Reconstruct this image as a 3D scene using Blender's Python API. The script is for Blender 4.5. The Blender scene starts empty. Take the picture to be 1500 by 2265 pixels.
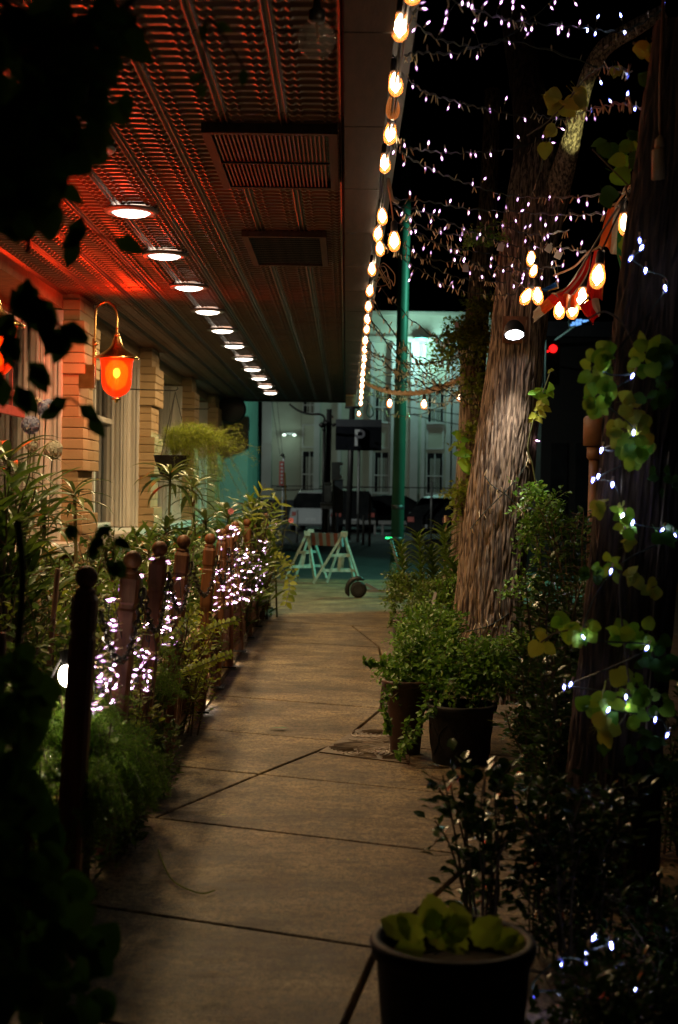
import bpy, math, random
import numpy as np
from mathutils import Vector, Matrix, noise, Euler

# ------------------------------------------------------------------ camera, world, exposure
scene = bpy.context.scene
col = scene.collection
F = 50.0 / 36.0 * 2265.0            # focal length in pixels of the photograph
VPX, VPY, ROLL = 765.0, 1085.0, math.radians(0.8)
EYE = Vector((0, 0, 1.5))
_d = Vector((VPX - 750.0, -(VPY - 1132.5), -F)).normalized()
_u = Vector((math.sin(ROLL), math.cos(ROLL), 0))
_u = (_u - _d * _u.dot(_d)).normalized()
_x = _d.cross(_u)
R_CAM = Matrix((( _x.x, _x.y, _x.z), (_d.x, _d.y, _d.z), (_u.x, _u.y, _u.z)))   # camera -> world
cam_data = bpy.data.cameras.new('camera')
cam = bpy.data.objects.new('camera', cam_data)
col.objects.link(cam)
cam.matrix_world = Matrix.Translation(EYE) @ R_CAM.to_4x4()
cam_data.sensor_fit = 'VERTICAL'
cam_data.sensor_height = 36.0
cam_data.sensor_width = 24.0
cam_data.lens = 50.0
cam_data.clip_start = 0.05
cam_data.clip_end = 1500
cam_data.dof.use_dof = True
cam_data.dof.focus_distance = 8.8
cam_data.dof.aperture_fstop = 3.4
scene.camera = cam

world = bpy.data.worlds.new('World')
scene.world = world
world.use_nodes = True
wn = world.node_tree
bg = wn.nodes['Background']
sky = wn.nodes.new('ShaderNodeTexSky')
sky.sky_type = 'NISHITA'
sky.sun_disc = False
sky.sun_elevation = math.radians(-8)
sky.sun_rotation = math.radians(120)
wn.links.new(sky.outputs['Color'], bg.inputs['Color'])
bg.inputs['Strength'].default_value = 0.05
scene.view_settings.view_transform = 'Standard'
scene.view_settings.look = 'None'
scene.view_settings.gamma = 1
scene.view_settings.use_curve_mapping = False
scene.view_settings.exposure = 0.0
cy = scene.cycles
cy.use_denoising = True
cy.use_light_tree = True
cy.max_bounces = 6
cy.diffuse_bounces = 3
cy.glossy_bounces = 3
cy.transmission_bounces = 4
cy.transparent_max_bounces = 16
cy.sample_clamp_indirect = 2.0
cy.caustics_reflective = False
cy.caustics_refractive = False

def P(px, py, d):
    """point of the place that lies d metres down the street behind pixel (px, py) of the photograph"""
    v = R_CAM @ Vector((px - 750.0, -(py - 1132.5), -F))
    return EYE + v * (d / v.y)
def G(px, py, z=0.0):
    """point on the ground behind a pixel"""
    v = R_CAM @ Vector((px - 750.0, -(py - 1132.5), -F))
    return EYE + v * ((z - EYE.z) / v.z)

# ------------------------------------------------------------------ materials
def mat(name, c, rough=0.6, metal=0.0, c2=None, scale=8.0, stretch=(1, 1, 1), bump=0.0, bscale=None, spec=0.5,
        island=False, trans=0.0, coords='Object', detail=6.0, objrand=False, coat=0.0, ramp=(0.35, 0.65)):
    m = bpy.data.materials.new(name)
    m.use_nodes = True
    nt = m.node_tree; N = nt.nodes; L = nt.links
    b = N['Principled BSDF']
    b.inputs['Roughness'].default_value = rough
    b.inputs['Metallic'].default_value = metal
    b.inputs['Specular IOR Level'].default_value = spec
    b.inputs['Coat Weight'].default_value = coat
    b.inputs['Base Color'].default_value = (*c, 1)
    csock = None
    if c2 is not None:
        r = N.new('ShaderNodeValToRGB')
        r.color_ramp.elements[0].color = (*c, 1); r.color_ramp.elements[1].color = (*c2, 1)
        if island or objrand:
            if island:
                g = N.new('ShaderNodeNewGeometry'); L.new(g.outputs['Random Per Island'], r.inputs['Fac'])
            else:
                g = N.new('ShaderNodeObjectInfo'); L.new(g.outputs['Random'], r.inputs['Fac'])
            r.color_ramp.elements[0].position = 0.1; r.color_ramp.elements[1].position = 0.95
        else:
            tc = N.new('ShaderNodeTexCoord'); mp = N.new('ShaderNodeMapping'); mp.inputs['Scale'].default_value = stretch
            no = N.new('ShaderNodeTexNoise'); no.inputs['Scale'].default_value = scale; no.inputs['Detail'].default_value = detail
            L.new(tc.outputs[coords], mp.inputs['Vector']); L.new(mp.outputs[0], no.inputs['Vector']); L.new(no.outputs['Fac'], r.inputs['Fac'])
            r.color_ramp.elements[0].position = ramp[0]; r.color_ramp.elements[1].position = ramp[1]
        L.new(r.outputs['Color'], b.inputs['Base Color']); csock = r.outputs['Color']
    if bump:
        tc = N.new('ShaderNodeTexCoord'); mp = N.new('ShaderNodeMapping'); mp.inputs['Scale'].default_value = stretch
        no = N.new('ShaderNodeTexNoise'); no.inputs['Scale'].default_value = bscale or scale * 4; no.inputs['Detail'].default_value = 8
        bu = N.new('ShaderNodeBump'); bu.inputs['Strength'].default_value = bump; bu.inputs['Distance'].default_value = 0.01
        L.new(tc.outputs[coords], mp.inputs['Vector']); L.new(mp.outputs[0], no.inputs['Vector']); L.new(no.outputs['Fac'], bu.inputs['Height'])
        L.new(bu.outputs[0], b.inputs['Normal'])
    if trans:
        t = N.new('ShaderNodeBsdfTranslucent'); mx = N.new('ShaderNodeMixShader'); mx.inputs[0].default_value = trans
        if csock: L.new(csock, t.inputs['Color'])
        else: t.inputs['Color'].default_value = (*c, 1)
        L.new(b.outputs[0], mx.inputs[1]); L.new(t.outputs[0], mx.inputs[2]); L.new(mx.outputs[0], N['Material Output'].inputs['Surface'])
    return m
def emis(name, c, s, sampling=True):
    m = bpy.data.materials.new(name); m.use_nodes = True
    N = m.node_tree.nodes; b = N['Principled BSDF']
    b.inputs['Base Color'].default_value = (*[min(1, v) * 0.5 for v in c], 1)
    b.inputs['Emission Color'].default_value = (*c, 1); b.inputs['Emission Strength'].default_value = s
    if name.startswith(('fairy', 'cool_fairy')):
        g = N.new('ShaderNodeObjectInfo'); r = N.new('ShaderNodeMapRange'); r.inputs['To Min'].default_value = s*.12; r.inputs['To Max'].default_value = s*1.25
        m.node_tree.links.new(g.outputs['Random'], r.inputs['Value']); m.node_tree.links.new(r.outputs[0], b.inputs['Emission Strength'])
    if not sampling: m.cycles.emission_sampling = 'NONE'
    return m
def shell(name, c, s, clear, tint=(1, 1, 1)):
    """lit envelope or added glow layer of a lamp: partly clear, partly glowing"""
    m = bpy.data.materials.new(name); m.use_nodes = True
    nt = m.node_tree; N = nt.nodes; L = nt.links; b = N['Principled BSDF']
    b.inputs['Base Color'].default_value = (*c, 1); b.inputs['Roughness'].default_value = 0.1
    b.inputs['Emission Color'].default_value = (*c, 1); b.inputs['Emission Strength'].default_value = s
    t = N.new('ShaderNodeBsdfTransparent'); t.inputs['Color'].default_value = (*tint, 1)
    lw = N.new('ShaderNodeLayerWeight'); lw.inputs['Blend'].default_value = 0.35
    mr = N.new('ShaderNodeMapRange'); mr.inputs['To Min'].default_value = 1 - clear; mr.inputs['To Max'].default_value = min(1.0, 1.55 - clear)
    L.new(lw.outputs['Facing'], mr.inputs['Value'])
    mx = N.new('ShaderNodeMixShader')
    L.new(mr.outputs[0], mx.inputs[0]); L.new(t.outputs[0], mx.inputs[1]); L.new(b.outputs[0], mx.inputs[2]); L.new(mx.outputs[0], N['Material Output'].inputs['Surface'])
    m.cycles.emission_sampling = 'NONE'
    return m
def glass(name, c, op):
    m = bpy.data.materials.new(name); m.use_nodes = True
    nt = m.node_tree; N = nt.nodes; L = nt.links; b = N['Principled BSDF']
    b.inputs['Base Color'].default_value = (*c, 1); b.inputs['Roughness'].default_value = 0.05; b.inputs['Specular IOR Level'].default_value = 0.8
    t = N.new('ShaderNodeBsdfTransparent'); mx = N.new('ShaderNodeMixShader'); mx.inputs[0].default_value = op
    L.new(t.outputs[0], mx.inputs[1]); L.new(b.outputs[0], mx.inputs[2]); L.new(mx.outputs[0], N['Material Output'].inputs['Surface'])
    return m

def concrete():
    m = bpy.data.materials.new('worn_concrete'); m.use_nodes = True
    nt = m.node_tree; N = nt.nodes; L = nt.links; b = N['Principled BSDF']
    tc = N.new('ShaderNodeTexCoord')
    def nz(scale, st, det=8, rough=0.6):
        mp = N.new('ShaderNodeMapping'); mp.inputs['Scale'].default_value = st
        n = N.new('ShaderNodeTexNoise'); n.inputs['Scale'].default_value = scale; n.inputs['Detail'].default_value = det; n.inputs['Roughness'].default_value = rough
        L.new(tc.outputs['Object'], mp.inputs['Vector']); L.new(mp.outputs[0], n.inputs['Vector']); return n.outputs['Fac']
    def ramp(src, p0, c0, p1, c1):
        r = N.new('ShaderNodeValToRGB'); e = r.color_ramp.elements
        e[0].position = p0; e[1].position = p1; e[0].color = (*c0, 1); e[1].color = (*c1, 1); L.new(src, r.inputs['Fac']); return r.outputs['Color']
    def mul(a, c, f=1.0):
        x = N.new('ShaderNodeMix'); x.data_type = 'RGBA'; x.blend_type = 'MULTIPLY'; x.inputs['Factor'].default_value = f
        L.new(a, x.inputs['A']); L.new(c, x.inputs['B']); return x.outputs['Result']
    base = ramp(nz(2.2, (1, 1, 1)), 0.38, (0.24, 0.17, 0.09), 0.62, (0.54, 0.405, 0.215))
    streak = ramp(nz(3.0, (0.9, 2.2, 1), 9, 0.75), 0.36, (0.55, 0.50, 0.45), 0.58, (1, 1, 1))
    grain = ramp(nz(42, (1, .45, 1), 6, 0.9), 0.42, (0.22, 0.20, 0.18), 0.58, (1.0, 1.0, 1.0))
    stain = ramp(nz(1.3, (1, 1.4, 1), 12, 0.78), 0.40, (0.36, 0.31, 0.25), 0.58, (1, 1, 1))
    spots = ramp(nz(11, (1, 1.3, 1), 8, 0.8), 0.36, (0.40, 0.34, 0.29), 0.50, (1, 1, 1))
    c = mul(mul(mul(mul(base, streak, 0.75), grain, 0.9), stain, 0.9), spots, 0.9)
    L.new(c, b.inputs['Base Color'])
    rr = N.new('ShaderNodeMapRange'); L.new(nz(5, (1, 3, 1)), rr.inputs['Value']); rr.inputs['To Min'].default_value = 0.38; rr.inputs['To Max'].default_value = 0.75
    L.new(rr.outputs[0], b.inputs['Roughness'])
    bu = N.new('ShaderNodeBump'); bu.inputs['Strength'].default_value = 0.8; bu.inputs['Distance'].default_value = 0.008
    ad = N.new('ShaderNodeMath'); ad.operation = 'ADD'; L.new(nz(160, (1, 1, 1), 3), ad.inputs[0]); L.new(nz(18, (1, 3.5, 1), 6), ad.inputs[1])
    L.new(ad.outputs[0], bu.inputs['Height']); L.new(bu.outputs[0], b.inputs['Normal'])
    return m

M = dict(
    concrete=concrete(),
    asphalt=mat('asphalt', (0.028, 0.03, 0.033), 0.75, c2=(0.06, 0.062, 0.065), scale=3, bump=0.5, bscale=60),
    soil=mat('soil', (0.02, 0.014, 0.01), 0.95, c2=(0.06, 0.042, 0.028), scale=12, bump=0.8),
    tin=mat('pressed_tin', (0.115, 0.044, 0.017), 0.36, 0.45, c2=(0.06, 0.023, 0.009), scale=6, bump=0.06, bscale=30),
    wood=mat('stained_wood', (0.11, 0.040, 0.014), 0.55, c2=(0.24, 0.092, 0.03), scale=6, stretch=(6, 6, 0.6), bump=0.25),
    lattice=mat('lattice_wood', (0.15, 0.07, 0.035), 0.6, c2=(0.25, 0.12, 0.06), scale=12, bump=0.2),
    beam=mat('beam_boards', (0.014, 0.008, 0.005), 0.6, c2=(0.04, 0.022, 0.012), scale=5, stretch=(5, 0.8, 1), bump=0.15),
    darkmetal=mat('dark_metal', (0.03, 0.03, 0.03), 0.4, 0.7, c2=(0.06, 0.055, 0.05), scale=20),
    black=mat('black_paint', (0.012, 0.012, 0.013), 0.45, c2=(0.022, 0.022, 0.023), scale=15),
    wire=mat('green_wire', (0.012, 0.02, 0.014), 0.5, c2=(0.03, 0.04, 0.03), scale=30),
    brass=mat('brass', (0.65, 0.42, 0.16), 0.25, 1.0, c2=(0.5, 0.3, 0.1), scale=20),
    brick=mat('painted_brick', (0.38, 0.245, 0.115), 0.7, c2=(0.48, 0.32, 0.165), objrand=True, bump=0.35, bscale=35),
    mortar=mat('mortar', (0.22, 0.145, 0.075), 0.85, c2=(0.29, 0.19, 0.10), scale=14, bump=0.3),
    white=mat('white_woodwork', (0.68, 0.62, 0.55), 0.5, c2=(0.78, 0.72, 0.65), scale=5, stretch=(3, 3, 0.5), bump=0.1),
    darkglass=mat('dark_window_glass', (0.01, 0.012, 0.014), 0.06, c2=(0.02, 0.022, 0.024), scale=2, spec=0.9),
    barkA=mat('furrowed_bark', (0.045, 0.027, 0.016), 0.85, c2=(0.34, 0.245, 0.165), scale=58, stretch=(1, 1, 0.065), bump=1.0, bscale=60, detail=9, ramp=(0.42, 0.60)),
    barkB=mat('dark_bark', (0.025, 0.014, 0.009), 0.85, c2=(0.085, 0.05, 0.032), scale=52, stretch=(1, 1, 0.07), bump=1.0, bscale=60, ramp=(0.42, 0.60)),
    stem=mat('green_stem', (0.10, 0.12, 0.035), 0.6, c2=(0.16, 0.15, 0.06), scale=10),
    twig=mat('woody_twig', (0.09, 0.06, 0.035), 0.75, c2=(0.14, 0.10, 0.06), scale=14),
    leafA=mat('mid_green_leaf', (0.055, 0.115, 0.016), 0.42, c2=(0.17, 0.27, 0.035), island=True, trans=0.3),
    leafB=mat('dark_glossy_leaf', (0.025, 0.065, 0.014), 0.24, c2=(0.07, 0.14, 0.024), island=True, trans=0.15),
    leafC=mat('lime_leaf', (0.17, 0.25, 0.02), 0.5, c2=(0.40, 0.46, 0.045), island=True, trans=0.4),
    leafV=mat('vine_leaf', (0.07, 0.18, 0.016), 0.40, c2=(0.22, 0.42, 0.04), island=True, trans=0.3),
    leafF=mat('feathery_needle', (0.08, 0.19, 0.016), 0.55, c2=(0.23, 0.40, 0.035), island=True, trans=0.4),
    leafBlade=mat('long_blade_leaf', (0.045, 0.075, 0.018), 0.34, c2=(0.11, 0.15, 0.04), island=True, trans=0.22),
    ivy=mat('round_ivy_leaf', (0.14, 0.36, 0.025), 0.42, c2=(0.32, 0.50, 0.04), objrand=True, trans=0.45, bump=0.2, bscale=60),
    ivyY=mat('yellowed_ivy_leaf', (0.42, 0.42, 0.05), 0.45, c2=(0.30, 0.40, 0.04), objrand=True, trans=0.4),
    ivyD=mat('shaded_ivy_leaf', (0.03, 0.10, 0.015), 0.42, c2=(0.06, 0.16, 0.02), objrand=True, trans=0.25),  # darker copy of the ivy leaf, with shade put into its colour
    dead=mat('dry_leaf', (0.14, 0.075, 0.03), 0.7, c2=(0.2, 0.12, 0.05), objrand=True),
    pot=mat('black_plastic_pot', (0.007, 0.0065, 0.006), 0.6, c2=(0.018, 0.015, 0.013), scale=14, bump=0.25, spec=0.25, detail=10),
    potbrown=mat('brown_pot', (0.055, 0.028, 0.018), 0.5, c2=(0.08, 0.04, 0.025), scale=8, bump=0.15),
    terracotta=mat('terracotta', (0.20, 0.06, 0.028), 0.8, c2=(0.28, 0.095, 0.045), scale=8, bump=0.2),
    iron=mat('worn_iron', (0.09, 0.065, 0.045), 0.45, 0.3, c2=(0.17, 0.12, 0.08), scale=18, bump=0.5),
    hydB=mat('blue_petal', (0.28, 0.30, 0.46), 0.6, c2=(0.45, 0.46, 0.6), island=True, trans=0.3),
    hydW=mat('cream_petal', (0.6, 0.55, 0.42), 0.6, c2=(0.75, 0.7, 0.55), island=True, trans=0.3),
    pink=mat('pink_petal', (0.75, 0.2, 0.3), 0.6, c2=(0.8, 0.35, 0.4), island=True, trans=0.3),
    greenpole=mat('green_painted_steel', (0.016, 0.06, 0.04), 0.5, c2=(0.03, 0.085, 0.058), scale=4, stretch=(1, 1, 0.4), bump=0.05),
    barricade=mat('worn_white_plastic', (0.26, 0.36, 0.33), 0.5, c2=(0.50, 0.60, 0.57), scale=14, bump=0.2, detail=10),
    stripeDR=mat('dull_red_stripe', (0.13, 0.022, 0.012), 0.5, c2=(0.17, 0.03, 0.018), scale=10),
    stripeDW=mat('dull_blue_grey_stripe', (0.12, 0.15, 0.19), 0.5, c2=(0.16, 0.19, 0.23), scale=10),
    ivyL=mat('lime_seedling_leaf', (0.42, 0.60, 0.05), 0.5, c2=(0.52, 0.66, 0.08), objrand=True, trans=0.35, bump=0.3, bscale=50),
    stripeR=mat('reflective_red', (0.5, 0.08, 0.03), 0.45, c2=(0.6, 0.11, 0.05), scale=10),
    stripeW=mat('reflective_white', (0.45, 0.5, 0.56), 0.45, c2=(0.55, 0.6, 0.64), scale=10),
    facade=mat('pale_stucco', (0.40, 0.42, 0.33), 0.8, c2=(0.50, 0.52, 0.43), scale=0.7, bump=0.1, bscale=5),
    facadeL=mat('pale_pilaster', (0.50, 0.52, 0.50), 0.8, c2=(0.6, 0.62, 0.6), scale=1, bump=0.1, bscale=5),
    facadeB=mat('dark_plinth', (0.03, 0.035, 0.05), 0.7, c2=(0.05, 0.055, 0.07), scale=2),
    mint=mat('mint_wall', (0.38, 0.32, 0.30), 0.75, c2=(0.46, 0.40, 0.37), scale=2, bump=0.2, bscale=20),
    curtain=mat('pale_curtain', (0.30, 0.32, 0.28), 0.9, c2=(0.42, 0.44, 0.38), scale=3, stretch=(8, 8, 0.3)),
    greymetal=mat('grey_metal', (0.18, 0.19, 0.20), 0.5, 0.4, c2=(0.26, 0.27, 0.28), scale=6),
    bluegrey=mat('blue_grey_paint', (0.10, 0.13, 0.16), 0.5, c2=(0.14, 0.17, 0.2), scale=6),
    carwhite=mat('pale_car_paint', (0.45, 0.5, 0.56), 0.25, c2=(0.5, 0.55, 0.6), scale=2, coat=0.6),
    carblack=mat('black_car_paint', (0.012, 0.013, 0.016), 0.18, c2=(0.02, 0.022, 0.026), scale=2, coat=0.8),
    rubber=mat('rubber', (0.012, 0.012, 0.012), 0.8, c2=(0.02, 0.02, 0.02), scale=20),
    redsign=mat('faded_red', (0.34, 0.07, 0.06), 0.6, c2=(0.42, 0.1, 0.09), scale=12),
    signface=mat('dark_sign_face', (0.006, 0.007, 0.012), 0.9, c2=(0.01, 0.011, 0.016), scale=6, spec=0.1),
    signletter=mat('grey_letter', (0.20, 0.20, 0.20), 0.6, c2=(0.25, 0.25, 0.25), scale=10),
    sodium=mat('rust_brown_paint', (0.17, 0.075, 0.03), 0.5, c2=(0.24, 0.11, 0.05), scale=10, bump=0.15),
    beige=mat('beige_wood', (0.36, 0.22, 0.11), 0.55, c2=(0.45, 0.3, 0.16), scale=8, stretch=(6, 6, 0.7)),
    f_red=mat('red_cloth', (0.80, 0.04, 0.02), 0.75, c2=(0.88, 0.06, 0.03), scale=20, trans=0.5),
    f_orange=mat('orange_cloth', (0.88, 0.22, 0.03), 0.75, c2=(0.92, 0.28, 0.05), scale=20, trans=0.5),
    f_white=mat('white_cloth', (0.80, 0.76, 0.64), 0.75, c2=(0.88, 0.84, 0.74), scale=20, trans=0.5),
    f_green=mat('green_cloth', (0.02, 0.26, 0.06), 0.75, c2=(0.03, 0.34, 0.09), scale=20, trans=0.5),
    f_yellow=mat('yellow_cloth', (0.62, 0.36, 0.03), 0.75, c2=(0.7, 0.45, 0.05), scale=20, trans=0.5),
    f_blue=mat('blue_cloth', (0.02, 0.16, 0.5), 0.75, c2=(0.03, 0.22, 0.6), scale=20, trans=0.5),
    tag=mat('paper_tag', (0.5, 0.44, 0.36), 0.8, c2=(0.6, 0.52, 0.42), scale=20),
    clearglass=glass('clear_glass', (0.6, 0.55, 0.45), 0.22),
    amberplastic=mat('clear_bulb_unlit', (0.75, 0.58, 0.32), 0.2, c2=(0.85, 0.75, 0.5), island=True, spec=0.9, trans=0.3),
    e_down=emis('downlight_glow', (1.0, 0.84, 0.68), 9, False),
    e_fil=emis('filament_glow', (1.0, 0.86, 0.68), 30),
    s_bulb=shell('amber_bulb_glass', (1.0, 0.30, 0.06), 0.5, 0.82, (1, 0.9, 0.75)),
    s_fairy=shell('lilac_bulb_halo', (0.62, 0.30, 0.75), 0.45, 0.66, (0.95, 0.85, 1)),  # glowing colour that stands in for the halo round a lit bulb
    s_fairyB=shell('blue_bulb_halo', (0.15, 0.17, 0.95), 1.0, 0.6, (0.8, 0.85, 1)),  # the same painted halo in blue
    e_fairy=emis('fairy_light_glow', (1.0, 0.80, 0.80), 30),
    e_fairyO=emis('fairy_overhead_glow', (1.0, 0.80, 0.93), 17, False),
    e_fairyB=emis('cool_fairy_light_glow', (0.85, 0.92, 1.0), 115),
    e_core=emis('lantern_lamp_glow', (1.0, 0.85, 0.45), 45),
    e_lantern=shell('red_lantern_glass', (1.0, 0.045, 0.004), 0.8, 0.48, (1, 0.5, 0.12)),
    e_haze=shell('lantern_glow_shell', (1.0, 0.30, 0.015), 1.6, 0.4, (1, 0.6, 0.2)),  # added shell that paints the yellow glow around the lantern lamp
    e_red=emis('red_signal_glow', (1.0, 0.01, 0.01), 2.2),
    e_green=emis('green_led_glow', (0.02, 1.0, 0.25), 2.5),
    e_blue=emis('blue_sign_glow', (0.16, 0.42, 0.9), 1.3),
    e_cyan=emis('cyan_lamp_glow', (0.25, 0.9, 0.75), 1.6),
    e_white=emis('small_wall_lamp_glow', (0.8, 1.0, 0.85), 3),
    e_tree=emis('tree_lamp_glow', (0.95, 0.92, 1.0), 30),
    e_garden=emis('garden_globe_glow', (1.0, 0.80, 0.58), 60),
    e_letter=emis('letter_painted_glow', (0.9, 0.95, 1.0), 0.030),  # letter glows faintly in place of light falling on the sign
    slatred=mat('dark_red_slat', (0.28, 0.035, 0.02), 0.35, 0.3, c2=(0.36, 0.05, 0.03), scale=10),
)

# ------------------------------------------------------------------ object helpers
W = {}
def link(o, parent=None, world=None):
    col.objects.link(o)
    wm = world if world is not None else Matrix()
    if parent is not None:
        o.parent = parent
        o.matrix_parent_inverse = W[parent].inverted()
    o.matrix_basis = wm
    W[o] = wm
    return o
def tag(o, label=None, cat=None, group=None, kind=None):
    if label: o['label'] = label
    if cat: o['category'] = cat
    if group: o['group'] = group
    if kind: o['kind'] = kind
    return o
def thing(name, loc, label, cat, group=None):
    o = bpy.data.objects.new(name, None); o.empty_display_size = 0.1
    link(o, None, Matrix.Translation(Vector(loc)))
    return tag(o, label, cat, group)
def mesh_of(name, verts, faces, mats, mi=None, smooth=False):
    me = bpy.data.meshes.new(name)
    if isinstance(faces, np.ndarray):                  # uniform polygons, fast path
        n = faces.shape[1]; v = np.asarray(verts, dtype=np.float32)
        me.vertices.add(len(v)); me.vertices.foreach_set('co', v.ravel())
        me.loops.add(faces.size); me.loops.foreach_set('vertex_index', faces.astype(np.int32).ravel())
        me.polygons.add(len(faces)); me.polygons.foreach_set('loop_start', np.arange(len(faces), dtype=np.int32) * n)
        me.update(calc_edges=True)
    else:
        me.from_pydata([tuple(v) for v in verts], [], faces)
    for m in (mats if isinstance(mats, (list, tuple)) else [mats]): me.materials.append(M[m] if isinstance(m, str) else m)
    if mi is not None: me.polygons.foreach_set('material_index', np.asarray(mi, dtype=np.int32))
    if smooth: me.polygons.foreach_set('use_smooth', np.ones(len(me.polygons), dtype=bool))
    me.update()
    return me
def obj(name, me, parent=None, world=None):
    return link(bpy.data.objects.new(name, me), parent, world)

class MB:
    """collects boxes, tubes and turned shapes into ONE mesh"""
    def __init__(s): s.v = []; s.f = []; s.m = []; s.cur = 0
    def add(s, vs, fs):
        k = len(s.v); s.v += [Vector(v) for v in vs]; s.f += [tuple(i + k for i in f) for f in fs]; s.m += [s.cur] * len(fs); return s
    def box(s, a, b, mtx=None):
        x0, y0, z0 = a; x1, y1, z1 = b
        vs = [Vector(p) for p in ((x0,y0,z0),(x1,y0,z0),(x1,y1,z0),(x0,y1,z0),(x0,y0,z1),(x1,y0,z1),(x1,y1,z1),(x0,y1,z1))]
        if mtx: vs = [mtx @ v for v in vs]
        return s.add(vs, [(0,3,2,1),(4,5,6,7),(0,1,5,4),(1,2,6,5),(2,3,7,6),(3,0,4,7)])
    def bar(s, p, q, w, t, up=(0, 0, 1)):
        p = Vector(p); q = Vector(q); d = q - p; L = d.length; d.normalize(); u = Vector(up)
        if abs(d.dot(u)) > 0.98: u = Vector((0, 1, 0))
        x = d.cross(u).normalized(); z = x.cross(d)
        mt = Matrix((( x.x, d.x, z.x, p.x), (x.y, d.y, z.y, p.y), (x.z, d.z, z.z, p.z), (0, 0, 0, 1)))
        return s.box((-w/2, 0, -t/2), (w/2, L, t/2), mt)
    def tube(s, pts, r, n=6, cap=True):
        pts = [Vector(p) for p in pts]; rs = r if isinstance(r, (list, tuple)) else [r] * len(pts)
        k = len(s.v); ref = Vector((0.31, 0.2, 0.93)).normalized()
        prev = None
        for i, p in enumerate(pts):
            d = (pts[min(i+1, len(pts)-1)] - pts[max(i-1, 0)])
            if d.length < 1e-9: d = Vector((0, 0, 1))
            d.normalize()
            if prev is None:
                a = ref if abs(d.dot(ref)) < 0.95 else Vector((1, 0, 0))
                x = d.cross(a).normalized()
            else: x = (prev - d * prev.dot(d)).normalized()
            prev = x; y = d.cross(x)
            for j in range(n):
                t = 2 * math.pi * j / n
                s.v.append(p + (x * math.cos(t) + y * math.sin(t)) * rs[i])
        for i in range(len(pts) - 1):
            for j in range(n):
                a = k + i*n + j; b = k + i*n + (j+1) % n
                s.f.append((a, b, b + n, a + n)); s.m.append(s.cur)
        if cap:
            s.f.append(tuple(k + j for j in range(n))[::-1]); s.m.append(s.cur)
            e = k + (len(pts)-1)*n; s.f.append(tuple(e + j for j in range(n))); s.m.append(s.cur)
        return s
    def lathe(s, prof, n=16, mtx=None, cap=True):
        """prof: list of (radius, z)"""
        k = len(s.v)
        for r, z in prof:
            for j in range(n):
                t = 2 * math.pi * j / n; v = Vector((r * math.cos(t), r * math.sin(t), z))
                s.v.append(mtx @ v if mtx else v)
        for i in range(len(prof) - 1):
            for j in range(n):
                a = k + i*n + j; b = k + i*n + (j+1) % n
                s.f.append((a, b, b + n, a + n)); s.m.append(s.cur)
        if cap:
            s.f.append(tuple(k + j for j in range(n))[::-1]); s.m.append(s.cur)
            e = k + (len(prof)-1)*n; s.f.append(tuple(e + j for j in range(n))); s.m.append(s.cur)
        return s
    def me(s, name, mats, smooth=False):
        return mesh_of(name, s.v, s.f, mats, s.m if isinstance(mats, (list, tuple)) else None, smooth)
    def build(s, name, mats, parent=None, smooth=False, world=None):
        return obj(name, s.me(name, mats, smooth), parent, world)

def spline(pts, n=8):
    """Catmull-Rom through points (vectors)"""
    pts = [Vector(p) for p in pts]
    if len(pts) < 3: return [pts[0].lerp(pts[-1], i / n) for i in range(n + 1)]
    q = [pts[0] * 2 - pts[1]] + pts + [pts[-1] * 2 - pts[-2]]; out = []
    for i in range(1, len(q) - 2):
        a, b, c, d = q[i-1:i+3]
        for j in range(n):
            t = j / n
            out.append(0.5 * ((2*b) + (c - a)*t + (2*a - 5*b + 4*c - d)*t*t + (3*b - a - 3*c + d)*t**3))
    out.append(pts[-1]); return out

# ------------------------------------------------------------------ leaves in bulk
def T_small():      # folded pointed leaf, base at origin, along +Y
    v = [(0,0,0),(-.30,.35,.07),(0,.40,-.02),(.30,.35,.07),(-.20,.72,.03),(0,.75,-.05),(.20,.72,.03),(0,1,-.12)]
    return np.array(v), [(0,2,1,1),(0,3,2,2),(1,2,5,4),(2,3,6,5),(4,5,7,7),(5,6,7,7)]
def T_round():
    v = [(0,0,0),(-.36,.22,.05),(-.46,.52,.06),(-.28,.84,.0),(0,1.0,-.08),(.28,.84,.0),(.46,.52,.06),(.36,.22,.05),(0,.5,-.03)]
    return np.array(v), [(0,8,2,1),(8,4,3,2),(8,6,5,4),(0,7,6,8)]
def T_blade(droop=0.45, seg=6, w=.07):
    v = []; y = 0; z = 0; a = 0.25
    for i in range(seg + 1):
        t = i / seg; ww = w * math.sin(math.pi * min(1, (t * 0.93 + 0.1))) ** 0.7 if i < seg else 0.003
        v += [(-ww, y, z + ww * .35), (0, y, z), (ww, y, z + ww * .35)]
        a -= droop * 3.2 / seg * (0.4 + t); y += math.cos(a) / seg; z += math.sin(a) / seg
    f = []
    for i in range(seg): f += [(3*i, 3*i+1, 3*i+4, 3*i+3), (3*i+1, 3*i+2, 3*i+5, 3*i+4)]
    return np.array(v), f
def T_needle():
    return np.array([(-.025,0,0),(.025,0,0),(.018,1,-.05),(-.018,1,-.05)]), [(0,1,2,3)]
TS, TR, TB, TN, TBS = T_small(), T_round(), T_blade(), T_needle(), T_blade(0.15, 5, .10)

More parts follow.
